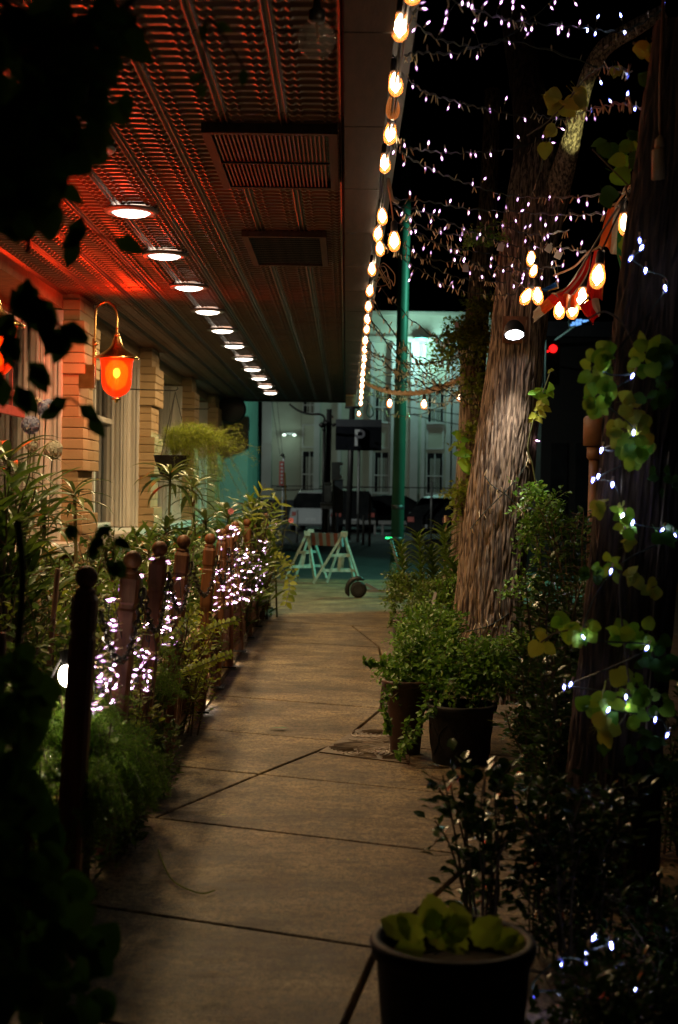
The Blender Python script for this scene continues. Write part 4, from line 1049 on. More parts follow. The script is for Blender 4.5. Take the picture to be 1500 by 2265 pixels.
b = MB(); b.tube(spline([P(858, 395, 8.0), P(863, 420, 8.0), P(868, 440, 8.05), P(880, 448, 8.1)], 5), .011, 6); tag(b.build('dangling_rope', 'beige', None, True), 'loose tan rope end dangling from the canopy edge above the bulbs', 'rope')
# bulbs around the flags
fl2 = thing('festoon_lights', P(1250, 600, 7.2), 'cluster of lit amber bulbs hanging around the cloth flags and thick trunk', 'festoon lights', 'strings of amber festoon bulbs')
tp = []
for (px, py, d, s, ti) in ((1163, 658, 8.6, 1.05, .5), (1190, 657, 8.5, 1.05, -.1), (1175, 577, 8.9, .95, 0), (1178, 607, 8.8, .8, .3), (1237, 690, 7.9, 1.0, 0), (1267, 687, 7.8, 1.05, .15), (1287, 660, 7.5, 1.15, .1), (1322, 613, 6.4, 1.1, .12), (1384, 500, 6.6, 1.05, -.15), (1414, 437, 6.5, .6, 0)):
    di = Vector((-ti, 0, -1)).normalized(); c = P(px, py, d); top = c - di*.07; edison(fl2, top, di, s)
    tp.append(top - di*.04)
b = MB(); main = [P(1150, 600, 9), P(1180, 620, 8.7), P(1215, 655, 8.2), P(1250, 655, 7.8), P(1275, 620, 7.4), P(1310, 570, 6.8), P(1340, 520, 6.6), P(1370, 470, 6.5), P(1400, 425, 6.4), P(1425, 395, 6.2)]
sp = spline([m_ + Vector((0, .35, 0)) for m_ in main], 8); b.tube(sp, .005, 6)
for p in tp: q = min(sp, key=lambda v: (v - p).length); b.tube([p, p.lerp(q, .5) + Vector((0, 0, .01)), q], .004, 4)
b.build('cable', 'black', fl2)
# thick garland with three bulbs near the canopy end
ga = thing('garland_cable', P(920, 860, 15), 'thick brown twisted garland cable with three lit bulbs under the dark wires', 'garland')
sp = spline([P(808, 845, 20), P(830, 856, 19), P(862, 866, 18), P(900, 869, 17), P(940, 866, 16.6), (P(985, 852, 16.3)), P(1030, 832, 16)], 10)
b = MB(); b.tube(sp, .022, 8)
for k in range(3):
    b.tube([p + Vector((.024*math.cos(i*.7 + k*2.1), 0, .024*math.sin(i*.7 + k*2.1))) for i, p in enumerate(sp)], .012, 5)
b.build('cable', 'beige', ga, True)
for (px, py, d) in ((862, 893, 18), (938, 895, 16.6), (1017, 878, 16.1)):
    c = P(px, py, d); edison(ga, c + Vector((0, 0, .07)), (0, 0, -1), 1.1)
    q = min(sp, key=lambda v: abs(v.x - c.x)); b = MB(); b.tube([c + Vector((0, 0, .1)), q], .005, 4); b.build('cord', 'black', ga)

# ------------------------------------------------------------------ fairy light strings
ME_FLO = MB().lathe([(.001, .007), (.0040, -.001), (.0032, -.009), (.001, -.015)], 6, None, False).me('fairy_bulb', 'e_fairyO', True)
ME_FL = MB().lathe([(.001, .007), (.0042, -.002), (.001, -.015)], 5, None, False).me('fairy_bulb', 'e_fairy', True)
ME_FLB = MB().lathe([(.001, .007), (.0042, -.002), (.001, -.015)], 5, None, False).me('fairy_bulb', 'e_fairyB', True)
ME_FT = MB().lathe([(.003, .012), (.0065, .006), (.0078, -.003), (.0055, -.013), (.001, -.023)], 10, None, False).me('bulb_halo', 's_fairy', True)  # glowing shell wider than the core, imitates the halo of the bulb
ME_FTB = MB().lathe([(.003, .012), (.0065, .006), (.0078, -.003), (.0055, -.013), (.001, -.023)], 10, None, False).me('bulb_halo', 's_fairyB', True)
ME_FS = MB().tube([(0, 0, .010), (0, 0, .034)], [.0035, .0045], 6).me('bulb_holder', 'amberplastic')
def fairy(parent, p, d=None, s=1.0, blue=False, over=False):
    d = d or Vector((random.uniform(-.5, .5), random.uniform(-.4, .4), random.choice((-1, -1, -1, 1)))).normalized()
    mt = Matrix.Translation(p) @ rot_to(d) @ Matrix.Scale(s, 4)
    b_ = obj('bulb', ME_FLB if blue else (ME_FLO if over else ME_FL), parent, mt)
    obj('bulb_halo', ME_FTB if blue else ME_FT, b_, mt); obj('holder', ME_FS, b_, mt)
    return d
wires = [
 ([(880,-70,5.2),(960,-20,5.5),(1080,33,6),(1170,50,6.3),(1290,62,6.6),(1380,70,6.9),(1470,20,6.8)], 'thick lit fairy light string swinging across the very top of the view'),
 ([(890,-30,5.4),(930,62,6),(1010,98,6.5),(1100,95,7),(1250,-20,7)], 'faint fairy light string dipping below the top string'),
 ([(875,130,5.9),(925,118,6.2),(1005,118,6.8),(1130,92,7.2),(1330,150,7.4)], 'sparse fairy light string starting beside the second bulb from the top'),
 ([(886,165,6.2),(940,203,6.8),(1010,226,7.4),(1080,243,8),(1160,258,8.6),(1245,262,9)], 'fairy light string reaching from the canopy to the leafy twig'),
 ([(878,318,6.9),(905,328,7.1),(970,337,7.8),(1045,338,8.6),(1140,328,9.4),(1220,300,9.8)], 'nearly level fairy light string above the twin amber bulbs'),
 ([(862,318,7.1),(905,350,7.4),(975,385,8),(1050,412,8.6),(1130,433,9),(1230,438,8.4),(1330,432,7.2),(1400,425,6.5)], 'long fairy light string running from the canopy edge to the flags, passing the fork'),
 ([(866,440,8.2),(950,447,8.6),(1030,462,9),(1150,470,9.2),(1260,476,8.2),(1345,472,7.2)], 'fairy light string passing just under the long one, level at the trunk'),
 ([(868,452,8.3),(940,470,8.8),(1010,500,9.2),(1080,528,9.6),(1150,546,9.8),(1235,548,9),(1300,560,7.4)], 'sagging fairy light string with white paper tags near the trunk'),
 ([(872,462,8.5),(920,510,9),(985,550,9.5),(1045,580,9.8),(1100,602,10),(1160,596,9.8),(1240,590,8.6)], 'fairy light string ending in the warm bulb cluster on the trunk'),
 ([(1090,500,10),(1160,470,9.8),(1230,270,8.5),(1280,190,7.6),(1330,150,6.8),(1400,160,6.2)], 'blue white fairy lights climbing beside the lit branch'),
 ([(1180,250,8.6),(1240,265,8.2),(1300,245,7.4),(1370,230,6.4),(1420,240,5.8)], 'fairy light string hanging behind the lit branch toward the wooden chime'),
 ([(868,440,8.3),(930,500,8.8),(1010,520,9.3),(1090,498,9.6),(1180,520,9.2),(1260,510,8.0)], 'crossing fairy light string sagging between the level ones'),
 ([(862,480,8.9),(930,525,9.3),(1000,548,9.6),(1070,560,9.8),(1150,572,9.8)], 'fairy light string just under the paper tags'),
 ([(858,520,9.4),(900,545,9.6),(975,600,9.9),(1040,620,10),(1120,625,10)], 'fairy light string crossing low toward the trunk lamp'),
 ([(850,545,9.8),(900,566,10),(980,578,10),(1060,588,10),(1150,592,9.9)], 'pale wired fairy light string with small unlit bulbs meeting the trunk'),
 ([(848,540,9.9),(890,572,10),(950,610,10.1),(1010,640,10.1),(1080,652,10),(1140,652,9.9)], 'drooping fairy light string with unlit bulbs just above the downlight on the trunk'),
]
bl = [(445,35),(540,48),(538,78),(605,10),(645,25),(700,15),(765,12),(815,8),(858,30),(657,85),(703,95),(768,90),(852,75),(893,118),(875,143),(975,32),(990,8),(1003,120),(1005,133),(1045,142),(1075,15),(1092,95),(1157,138),(1168,70),(1263,65),(1278,132),(1443,12),(558,230),(667,235),(800,175),(415,280),(400,355),(455,410),(547,447),(593,437),(720,455),(787,410),(865,495),(995,490),(838,570),(1020,535),(980,592),(940,565),(1180,340),(1220,420),(1140,455),(1155,490),(1290,310),(1290,390),(1322,447),(1388,405),(1120,490),(365,600),(465,595),(535,622),(640,640),(660,642),(723,640),(320,630),(520,655),(363,680),(452,695),(487,703),(648,760),(698,742),(757,820),(835,825),(880,845),(967,817),(1087,830),(1123,843),(388,803),(555,835),(632,880),(677,900),(748,893),(787,862),(852,875),(930,905),(995,905),(1055,903),(1110,897),(1192,880),(355,885),(445,868),(488,878),(510,878),(412,958),(535,945),(605,968),(667,985),(793,1015),(867,998),(905,1025),(960,978),(1012,1035),(1083,1050),(1100,1010),(445,1028),(475,1050),(558,1038),(610,1080),(812,1100),(637,1135),(687,1150),(738,1140),(1023,1098),(905,1185),(935,1150),(993,1142),(860,1138)]
bl = [(700 + x/1.875, y/1.875) for x, y in bl]
rq = random.Random(5)
bl += [(rq.uniform(905, 1240), rq.uniform(478, 640)) for _ in range(34)] + [(rq.uniform(900, 1330), rq.uniform(-5, 70)) for _ in range(14)]
strings = []
for wpts, lab in wires:
    t = thing('fairy_light_string', P(*wpts[0]), lab, 'fairy lights', 'strings of fairy lights above the footpath')
    ctrl = []
    for i in range(len(wpts) - 1):
        for j in range(6):
            a = Vector(wpts[i]); c = Vector(wpts[i+1]); ctrl.append(a.lerp(c, j/6))
    ctrl.append(Vector(wpts[-1]))
    s2 = spline([Vector(w) for w in wpts], 12)                  # in (px, py, depth)
    w3 = [P(*q) for q in s2]
    w3 = [p + Vector((0, 0, .006*math.sin(i*1.7))) for i, p in enumerate(w3)]
    b = MB(); b.tube(w3, .0028, 4); b.tube([p + Vector((.003*math.sin(i*.9), 0, .005 + .003*math.cos(i*.9))) for i, p in enumerate(w3)], .0022, 4)
    b.build('wire', 'wire', t)
    strings.append([t, s2, w3, MB()])
for (px, py) in bl:
    best = None
    for S_ in strings:
        for i, q in enumerate(S_[1]):
            e = (q.x - px)**2 + (q.y - py)**2
            if best is None or e < best[0]: best = (e, S_, i)
    e, S_, i = best
    d = S_[1][i].z; p = P(px, py, d); wp = S_[2][i]
    dr = (p - wp); 
    if dr.length < .02: dr = Vector((random.uniform(-.3, .3), 0, -1))
    dr = (dr.normalized() + Vector((0, random.uniform(-.3, .3), -.3))).normalized()
    fairy(S_[0], p, dr, .72 if d < 7.5 else .88, blue=(px > 1285 and py < 260), over=True)
    S_[3].tube([wp, p - dr*.03], .0022, 4, False)
# unlit little bulbs on the wires, each wire's lot as one part
TIP = (np.array([(-.0035,0,0),(.0035,0,0),(0,0,.0035),(-.0035,.7,0),(.0035,.7,0),(0,.7,.0035),(0,1,0)], float), [(0,1,4,3),(1,2,5,4),(2,0,3,5),(3,4,6,6),(4,5,6,6),(5,3,6,6)])
def unlit(parent, w3, n, s=1.0):
    Lv = Leaves()
    for i in range(n):
        k = random.randrange(len(w3) - 1); p = w3[k].lerp(w3[k+1], random.random())
        d = Vector((random.uniform(-.6, .6), random.uniform(-.5, .5), random.choice((-1, -1, 1)))).normalized(); Lv.add(p, d, rv(), 1)
    tv, tf = TIP; tv = tv.copy(); tv[:, 0] *= s; tv[:, 2] *= s; tv[:, 1] *= .036*s
    tag(obj('unlit_bulbs', Lv.mesh('unlit_bulbs', (tv, tf), 'amberplastic', False), parent), kind='stuff')
for i, S_ in enumerate(strings):
    if S_[3].v: tag(S_[3].build('lead_wires', 'wire', S_[0]), kind='stuff')
    unlit(S_[0], S_[2], 16 if i < 7 else 34, 1.2)
# dark sagging net beyond, between the canopy edge and the slim trunk
for i in range(22):
    y0 = 11.5 + i*.62; y1 = 15.6 + random.uniform(-.5, .3)
    a = Vector((.2, y0, 3.2 + random.uniform(-.12, .05))); z1 = 2.75 + random.uniform(-.35, .45)
    c = Vector((P(1030 + random.uniform(-25, 30), 1085, y1).x, y1, z1)); sag = random.uniform(.1, .36)
    t = thing('fairy_light_string', a, 'thin dark fairy light wire with tiny unlit bulbs sagging before the pale building', 'fairy lights', 'dark sagging fairy wires before the pale building')
    w3 = []
    for j in range(31):
        u = j/30; p = a.lerp(c, u); p.z -= sag*4*u*(1-u); p += Vector((0, 0, .012*math.sin(j*1.3 + i))); w3.append(p)
    b = MB(); b.tube(w3, .0042, 4); b.tube([p + Vector((0, 0, .008*math.sin(j*2.1))) for j, p in enumerate(w3)], .003, 4); b.build('wire', 'wire', t)
    unlit(t, w3, 34, 1.5)
# tangle of loose wire at the canopy edge
b = MB(); pts = [P(838 + random.uniform(-15, 45), 600 + random.uniform(-22, 40), 10.6 + random.uniform(-.3, .3)) for _ in range(16)]; b.tube(spline(pts, 7), .0035, 4)
tag(b.build('loose_wire', 'beige'), 'tangled loop of loose wire at the canopy edge beside the bulbs', 'wire')
b = MB(); b.tube(spline([P(812, 885, 26), P(822, 900, 26), P(826, 915, 26), P(818, 923, 26), P(811, 912, 26), P(815, 893, 26)], 5), .012, 5); tag(b.build('cord_loop', 'black', None, True), 'hanging black cord loop at the far canopy corner', 'cord')
# paper tags
for i, (px, py, d) in enumerate(((1108, 546, 9.7), (1215, 548, 9.2), (1236, 562, 8.9), (1030, 592, 10), (1010, 718, 15.2))):
    c = P(px, py, d); mt = Matrix.Translation(c) @ Euler((random.uniform(-.3, .3), random.uniform(-.5, .5), random.uniform(-.4, .4))).to_matrix().to_4x4()
    b = MB(); b.box((-.022, -.002, -.03), (.022, .002, .02), mt); b.box((-.008, -.003, .02), (.008, .003, .034), mt)
    tag(b.build('paper_tag', 'tag'), ['folded white tag left of the big trunk top', 'white tag over the big trunk just right of centre', 'beige hanging tag rightmost on the big trunk', 'small pale tag on a wire left of the trunk', 'pale tag at the top of the slim leafy trunk'][i], 'tag')

# lights wound over the fence
fa_ = thing('fairy_light_string', P(300, 1400, 6.2), 'lilac fairy lights draped over the nearer fence posts and chains', 'fairy lights', 'fairy lights on the fence')
fb2 = thing('fairy_light_string', P(530, 1280, 12), 'dense lilac fairy lights heaped over the farther fence posts', 'fairy lights', 'fairy lights on the fence')
def fd(px): return .915*F/(VPX - px)
z5 = [(245,440),(235,470),(322,432),(368,398),(165,572),(232,590),(265,670),(168,725),(175,768),(205,775),(156,890),(175,955),(95,1018),(22,1060),(78,1115),(178,1045),(252,1005),(95,1150),(145,1150),(225,1095),(210,1147),(185,1187),(68,1197),(83,1265),(45,1318),(5,1330),(18,1420),(165,1300),(290,1215),(315,898),(318,960),(335,1080),(322,1127),(380,935),(385,985),(390,1025),(385,1083),(390,1120),(420,1090),(425,1125),(408,1208),(455,1050),(463,997),(455,860),(485,860),(388,780),(488,643),(492,570),(523,522),(577,527),(563,590),(560,625),(562,718),(540,770),(515,812),(575,782),(638,697),(643,605),(620,885),(540,898),(688,487),(667,385),(548,428),(562,298),(635,285),(450,280)]
prev = []
rz = random.Random(77)
z5 = z5 + [(x + rz.uniform(-38, 38), y + rz.uniform(-42, 42)) for x, y in z5]
for (x, y) in z5:
    px, py = 200 + x/3.26, 1150 + y/3.26; d = min(fd(px) + random.uniform(-.12, .1), 8.4); p = P(px, py, d); prev.append(p)
    fairy(fa_, p, Vector((random.uniform(-1, .2), random.uniform(-.6, 0), random.uniform(-.4, .2))).normalized(), .92)
def chainup(parent, pts, r=.0026):
    pts = pts[:]; path = [pts.pop(0)]
    b = MB()
    while pts:
        q = min(pts, key=lambda v: (v - path[-1]).length); pts.remove(q)
        a = path[-1]; m = (a + q)/2 + Vector((random.uniform(-.02, .02), random.uniform(-.02, .02), -min(.08, (a - q).length*.2)))
        b.tube(spline([a + Vector((0,.01,.0)), m, q + Vector((0,.01,0))], 4), r, 4, False); path.append(q)
    b.build('wire', 'wire', parent)
chainup(fa_, prev)
prev = []
def inpoly(x, y, poly):
    c = False
    for i in range(len(poly)):
        (x0, y0), (x1, y1) = poly[i-1], poly[i]
        if (y0 > y) != (y1 > y) and x < (x1-x0)*(y-y0)/(y1-y0) + x0: c = not c
    return c
pols = [([(455,1180),(520,1160),(545,1215),(560,1240),(545,1300),(520,1345),(470,1350),(462,1300),(472,1250),(478,1215)], 62), ([(540,1215),(575,1195),(600,1160),(607,1230),(598,1290),(570,1320),(545,1335),(520,1345),(528,1290)], 66), ([(580,1150),(610,1155),(608,1225),(590,1215)], 12)]
for pl, n in pols:
    k = 0
    while k < n:
        x, y = random.uniform(450, 612), random.uniform(1148, 1352)
        if not inpoly(x, y, pl): continue
        k += 1; d = min(max(fd(x) + random.uniform(-.35, .15), 8.9), 17.6); p = P(x, y, d); prev.append(p)
        fairy(fb2, p, Vector((random.uniform(-1, .2), random.uniform(-.6, 0), random.uniform(-.4, .3))).normalized(), 1.15)
chainup(fb2, prev)
# warm path lamps hidden low behind the lattice
for i, (px, py, d, s) in enumerate(((152, 1494, 5.0, 1.1), (143, 1694, 5.2, .95), (498, 1540, 9.9, .8), (497, 1470, 9.9, .6), (565, 1430, 13.3, .9), (596, 1392, 16.2, .9), (240, 1885, 5.7, .5), (118, 1680, 5.4, .55), (545, 1450, 12.2, .7))):
    c = P(px, py, d)
    if i >= 2 and i not in (7,): c.x -= .16
    labs = ['round white garden globe lamp glowing beside the nearest dark post', 'oval white garden lamp glowing low among feathery greens', 'low garden lamp behind the lattice of the middle fence', 'small garden lamp above the one behind the middle lattice', 'low garden lamp behind the far lattice', 'farthest low garden lamp at the end of the lattice', 'tiny garden lamp behind the dark planter lattice bottom left', 'small garden lamp left of the oval one', 'low garden lamp glimpsed between the middle and far lattices']
    t = thing('garden_lamp', c, labs[i], 'garden lamp')
    b = MB(); r = .033*s; b.lathe([(.001, -r*1.2)] + [(r*math.sin(a), -r*1.15*math.cos(a)) for a in np.linspace(.3, 2.8, 9)] + [(.001, r*1.15)], 16, Matrix.Translation(c)); b.build('globe', 'e_garden', t, True)
    b = MB(); b.tube([c + Vector((-.005, .0, r)), c + Vector((-.02, .01, r + .05))], .012*s + .004, 8); b.tube(spline([c + Vector((-.02, .01, r + .05)), c + Vector((-.1, .05, -.15)), Vector((c.x - .12, c.y + .1, 0))], 5), .004, 5); b.build('cable', 'black', t)

# ------------------------------------------------------------------ cloth flags
def flag(tl, tr, br, bl_, d, mats, label, along='u', n=(14, 16), wave=.02, seed=1, bend=0):
    nu, nv = n; rs = random.Random(seed); ph = rs.uniform(0, 6)
    c = [P(*q, d + k) for q, k in zip((tl, tr, br, bl_), (0, .03, .05, .02))]
    V = []; 
    for j in range(nv + 1):
        v = j/nv
        for i in range(nu + 1):
            u = i/nu; p = c[0].lerp(c[1], u).lerp(c[3].lerp(c[2], u), v)
            p = p + Vector((0, wave*(math.sin(u*9 + ph + v*2.2)*(.4 + v) + .5*math.sin(v*6 + ph*2)), 0)) + Vector((bend*math.sin(v*math.pi), 0, .006*math.sin(u*11 + ph)*v))
            V.append(p)
    Fq = []; mi = []
    for j in range(nv):
        for i in range(nu):
            a = j*(nu+1) + i; Fq.append((a, a+1, a+nu+2, a+nu+1)); t_ = (i/nu if along == 'u' else j/nv); mi.append(min(len(mats)-1, int(t_*len(mats))))
    t = thing('cloth_flag', (c[0]+c[1])/2, label, 'flag', 'small cloth flags tied together by the tree')
    me = mesh_of('cloth', V, Fq, list(mats), mi, True); o = obj('cloth', me, t)
    so = o.modifiers.new('thickness', 'SOLIDIFY'); so.thickness = .002
    b = MB(); b.tube([c[0], (c[0]+c[1])/2 + Vector((0, 0, .02)), c[1]], .006, 5); b.build('tie_cord', 'beige', t)
flag((1345,458),(1380,460),(1370,569),(1326,545), 7.0, ('f_orange','f_white','f_white','f_green') if 0 else ('f_orange','f_orange','f_white','f_white','f_green'), 'orange, white and green striped cloth flag hanging highest', seed=2, wave=.03)
flag((1362,552),(1372,540),(1393,606),(1383,630), 7.1, ('f_green','f_orange','f_red','f_yellow','f_yellow'), 'narrow red, yellow and green cloth flag furthest right', seed=3)
flag((1316,552),(1336,556),(1333,664),(1296,655), 6.9, ('f_red','f_red','f_red','f_red','f_orange'), 'broad red cloth flag with orange edge behind a lit bulb', seed=4, wave=.03)
flag((1300,562),(1308,565),(1272,652),(1238,650), 7.3, ('f_red','f_white','f_red','f_white'), 'twisted red and white narrow cloth flag sweeping down left', seed=5, bend=.02)
flag((1230,623),(1234,638),(1210,646),(1193,641), 7.6, ('f_blue','f_blue','f_yellow'), 'small blue and yellow cloth flag at the upper left', seed=6, wave=.01)
flag((1221,650),(1243,664),(1180,714),(1178,693), 7.7, ('f_red','f_orange','f_orange','f_white','f_white'), 'orange cloth flag with cream end reaching furthest left', along='v', seed=7)
flag((1232,648),(1283,640),(1274,682),(1246,684), 7.5, ('f_red','f_orange','f_white','f_orange','f_red'), 'crumpled orange red cloth flag in the middle above two bulbs', seed=8, wave=.035)
flag((1283,676),(1322,655),(1327,692),(1308,722), 7.2, ('f_red','f_red','f_red','f_white','f_white'), 'red cloth flag with white border hanging lowest to a point', seed=9, wave=.03)
flag((1300,640),(1322,645),(1330,697),(1316,690), 7.25, ('f_white','f_white','f_white'), 'off-white cloth flag behind the lowest red one', seed=10)
b = MB(); b.tube(spline([P(1225, 610, 7.9), P(1270, 590, 7.6), P(1300, 560, 7.3), P(1325, 545, 7.2), P(1340, 500, 7.15), P(1362, 455, 7.0), P(1395, 410, 6.8)], 8), .0055, 6)
tag(b.build('bunting_cord', 'beige'), 'braided tan cord that the cloth flags are tied to', 'cord')

# ------------------------------------------------------------------ wooden chime and meter post on the right
t = thing('wind_chime', P(1458, 330, 5.2), 'brown wooden chime block hanging at the right edge', 'wind chime')
b = MB(); c = P(1457, 362, 5.2); mt = Matrix.Translation(c); b.lathe([(.015, -.062), (.026, -.058), (.026, .045), (.024, .05), (.01, .052)], 12, mt); b.build('wood_block', 'beige', t, True)
b = MB(); c2 = P(1460, 318, 5.2); b.lathe([(.012, -.02), (.021, -.016), (.018, .014), (.006, .03)], 12, Matrix.Translation(c2)); b.build('bead', 'beige', t, True)
b = MB(); b.tube([P(1458, 400, 5.2), P(1460, 300, 5.2), P(1461, 170, 5.2), P(1470, -40, 5.2)], [.005, .006, .007, .007], 6); b.build('rod', 'sodium', t, True)
b = MB(); b.lathe([(.003, -.012), (.012, 0), (.003, .012)], 10, Matrix.Translation(P(1458, 398, 5.2))); b.build('tip_bead', 'beige', t, True)
t = thing('meter_post', (P(1305, 1085, 9.6).x, 9.6, 0), 'rust brown meter post with a rounded box head left of the nearest trunk', 'meter post')
c = P(1315, 953, 9.6); mt = Matrix.Translation(c)
b = MB(); b.lathe([(.05, -.105), (.075, -.10), (.076, .08), (.06, .1), (.02, .108)], 18, mt @ Matrix.Scale(1, 4)); b.build('head', 'sodium', t, True)
b = MB(); b.lathe([(.035, -.2), (.05, -.18), (.05, -.11)], 14, mt); b.build('neck', 'sodium', t, True)
b = MB(); b.tube([(c.x, 9.6, c.z - .19), (c.x - .02, 9.6, -.02)], .034, 12); b.build('pole', 'sodium', t, True)
# ------------------------------------------------------------------ trees
def trunk_mesh(name, path, radii, m_, nseg=110, step=.022, ridge=.022, seed=0, furrow=26.0):
    pts = spline(path, 24); n0 = len(pts)
    # resample
    L = [0]
    for i in range(1, n0): L.append(L[-1] + (pts[i]-pts[i-1]).length)
    tot = L[-1]; nr = max(8, int(tot/step)); out = []; rr = []
    j = 0
    for i in range(nr + 1):
        s = tot*i/nr
        while j < n0 - 2 and L[j+1] < s: j += 1
        t = (s - L[j])/max(1e-6, L[j+1]-L[j]); out.append(pts[j].lerp(pts[j+1], t))
        u = (j + t)/(n0-1)*(len(radii)-1); k = min(int(u), len(radii)-2); rr.append(radii[k] + (radii[k+1]-radii[k])*(u-k))
    V = []; prev = Vector((1, 0, 0))
    for i, p in enumerate(out):
        d = (out[min(i+1, nr)] - out[max(i-1, 0)]).normalized(); x = (prev - d*prev.dot(d)).normalized(); prev = x; y = d.cross(x); s = tot*i/nr
        for k in range(nseg):
            a = 2*math.pi*k/nseg; ca, sa = math.cos(a), math.sin(a)
            w = noise.noise(Vector((ca*1.6, sa*1.6, s*.9 + seed)))*.10 + noise.noise(Vector((ca*.8, sa*.8, s*.35 + seed + 9)))*.12
            q = Vector((ca*furrow*rr[i], sa*furrow*rr[i], s*3.0 + seed*3)) * 1.0
            q += Vector((noise.noise(q*.35), noise.noise(q*.35 + Vector((5, 5, 5))), 0))*.7
            f = abs(noise.noise(q)); f2 = abs(noise.noise(q*2.1 + Vector((3, 1, 0))))
            h = min(1, f*3.2)**.7 * .75 + min(1, f2*3)*.25
            V.append(p + (x*ca + y*sa)*(rr[i]*(1 + w) + ridge*(h - .6)))
    i = np.arange(nr)[:, None]*nseg; j2 = np.arange(nseg)[None]; jn = (j2 + 1) % nseg
    Fq = np.stack([i + j2, i + jn, i + nseg + jn, i + nseg + j2], -1).reshape(-1, 4)
    return mesh_of(name, np.array([tuple(v) for v in V]), Fq, m_, smooth=True)
def px_path(l): return [P(*q) for q in l]
d1 = 10.3
def g_(px, d, z=-.05): c = P(px, 1085, d); c.z = z; return c
tree1 = thing('street_tree', g_(1068, d1), 'thick furrowed street tree trunk lit by a downlight, leaning right above the planters', 'tree')
bs = g_(1066, d1)
obj('trunk', trunk_mesh('trunk', [bs, P(1074, 1430, d1), P(1090, 1250, d1), P(1118, 1000, d1), P(1143, 780, d1), P(1160, 600, d1), P(1172, 470, d1), P(1185, 330, d1+.1)], [.27, .245, .225, .21, .20, .195, .18, .15], 'barkA', 250, .013, .030, 1, 46), tree1)
obj('branch', trunk_mesh('branch', [P(1188, 560, d1), P(1225, 440, d1-.1), P(1252, 350, d1-.3), P(1272, 270, d1-.5), P(1300, 170, d1-.7), P(1335, 110, d1-.9), P(1400, 65, d1-1.1), P(1470, 25, d1-1.2)], [.11, .095, .075, .055, .05, .055, .05, .04], 'barkA', 80, .013, .020, 4, 75), tree1)
obj('branch', trunk_mesh('branch', [P(1180, 400, d1+.05), P(1175, 250, d1+.2), P(1150, 100, d1+.4), P(1130, -60, d1+.6)], [.15, .13, .11, .10], 'barkB', 40, .03, .014, 6, 30), tree1)
tree2 = thing('street_tree', g_(1038, 16), 'slimmer brown street tree trunk behind, twined with leafy vine', 'tree')
obj('trunk', trunk_mesh('trunk', [g_(1022, 16), P(1028, 1200, 16), P(1040, 1000, 16), P(1046, 820, 16), P(1060, 650, 16.1), P(1080, 450, 16.2), P(1090, 200, 16.4)], [.16, .15, .145, .14, .12, .10, .08], 'barkA', 60, .03, .014, 9, 30), tree2)
d3 = 5.3
tree3 = thing('street_tree', g_(1360, d3), 'nearest dark tree trunk at the right edge with ivy clinging to it', 'tree')
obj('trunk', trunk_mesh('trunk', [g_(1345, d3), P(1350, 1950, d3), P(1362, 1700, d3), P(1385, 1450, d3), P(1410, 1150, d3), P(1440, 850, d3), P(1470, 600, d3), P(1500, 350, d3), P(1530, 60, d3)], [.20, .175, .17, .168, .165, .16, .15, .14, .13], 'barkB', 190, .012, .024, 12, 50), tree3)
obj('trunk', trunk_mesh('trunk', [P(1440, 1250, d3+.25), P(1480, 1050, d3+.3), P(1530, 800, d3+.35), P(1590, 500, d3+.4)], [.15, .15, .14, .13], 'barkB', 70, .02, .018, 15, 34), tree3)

# downlight strapped to the big trunk
c = P(1138, 742, d1 - .42)
tl = thing('tree_downlight', c, 'bullet shaped downlight mounted on the big lit trunk', 'spotlight')
mt = Matrix.Translation(c) @ Matrix.Rotation(math.radians(-26), 4, 'X')
b = MB(); b.lathe([(.073, -.0), (.074, .03), (.066, .07), (.045, .10), (.02, .115), (.001, .118)], 22, mt, False); b.lathe([(.064, .003), (.073, .0)], 22, mt, False); b.build('hood', 'black', tl, True)
b = MB(); b.lathe([(.001, -.004), (.04, -.002), (.062, .004)], 20, mt, False); b.build('lens', 'e_tree', tl, True)
pc = P(1140, 728, d1 - .19); b = MB(); b.box((pc.x - .09, pc.y - .01, pc.z - .10), (pc.x + .09, pc.y + .01, pc.z + .09)); b.bar(c + Vector((0, .05, .08)), pc, .03, .03); b.build('mounting_plate', 'wood', tl)
ld = bpy.data.lights.new('tree_downlight_beam', 'SPOT'); ld.energy = 85; ld.color = (1.0, .92, .82); ld.spot_size = math.radians(60); ld.spot_blend = 1.0; ld.shadow_soft_size = .05
dv = Vector((-.05, .13, -1)); lo = bpy.data.objects.new('tree_downlight_beam', ld); link(lo, tl, Matrix.Translation(c + Vector((0, -.03, -.03))) @ dv.to_track_quat('-Z', 'Y').to_matrix().to_4x4())
# small uplight assumed from the lit branch, added to rake it from below
c = P(1262, 470, d1 - .75)
ul = thing('assumed_branch_spotlight', c, 'small black assumed spotlight added in the strings, aimed up the bare branch', 'spotlight')
dv = (P(1285, 250, d1 - .5) - c).normalized(); mt = Matrix.Translation(c) @ rot_to(-dv)
b = MB(); b.lathe([(.001, -.03), (.014, -.026), (.018, .02)], 14, mt, False); b.bar(c - dv*.02, P(1262, 476, d1 - .78), .008, .008); b.build('housing', 'black', ul, True)
ld = bpy.data.lights.new('assumed_branch_beam', 'SPOT'); ld.energy = 30; ld.color = (.9, 1.0, .4); ld.spot_size = math.radians(38); ld.spot_blend = .6; ld.shadow_soft_size = .015
lo = bpy.data.objects.new('assumed_branch_beam', ld); link(lo, ul, Matrix.Translation(c + dv*.03) @ dv.to_track_quat('-Z', 'Y').to_matrix().to_4x4())
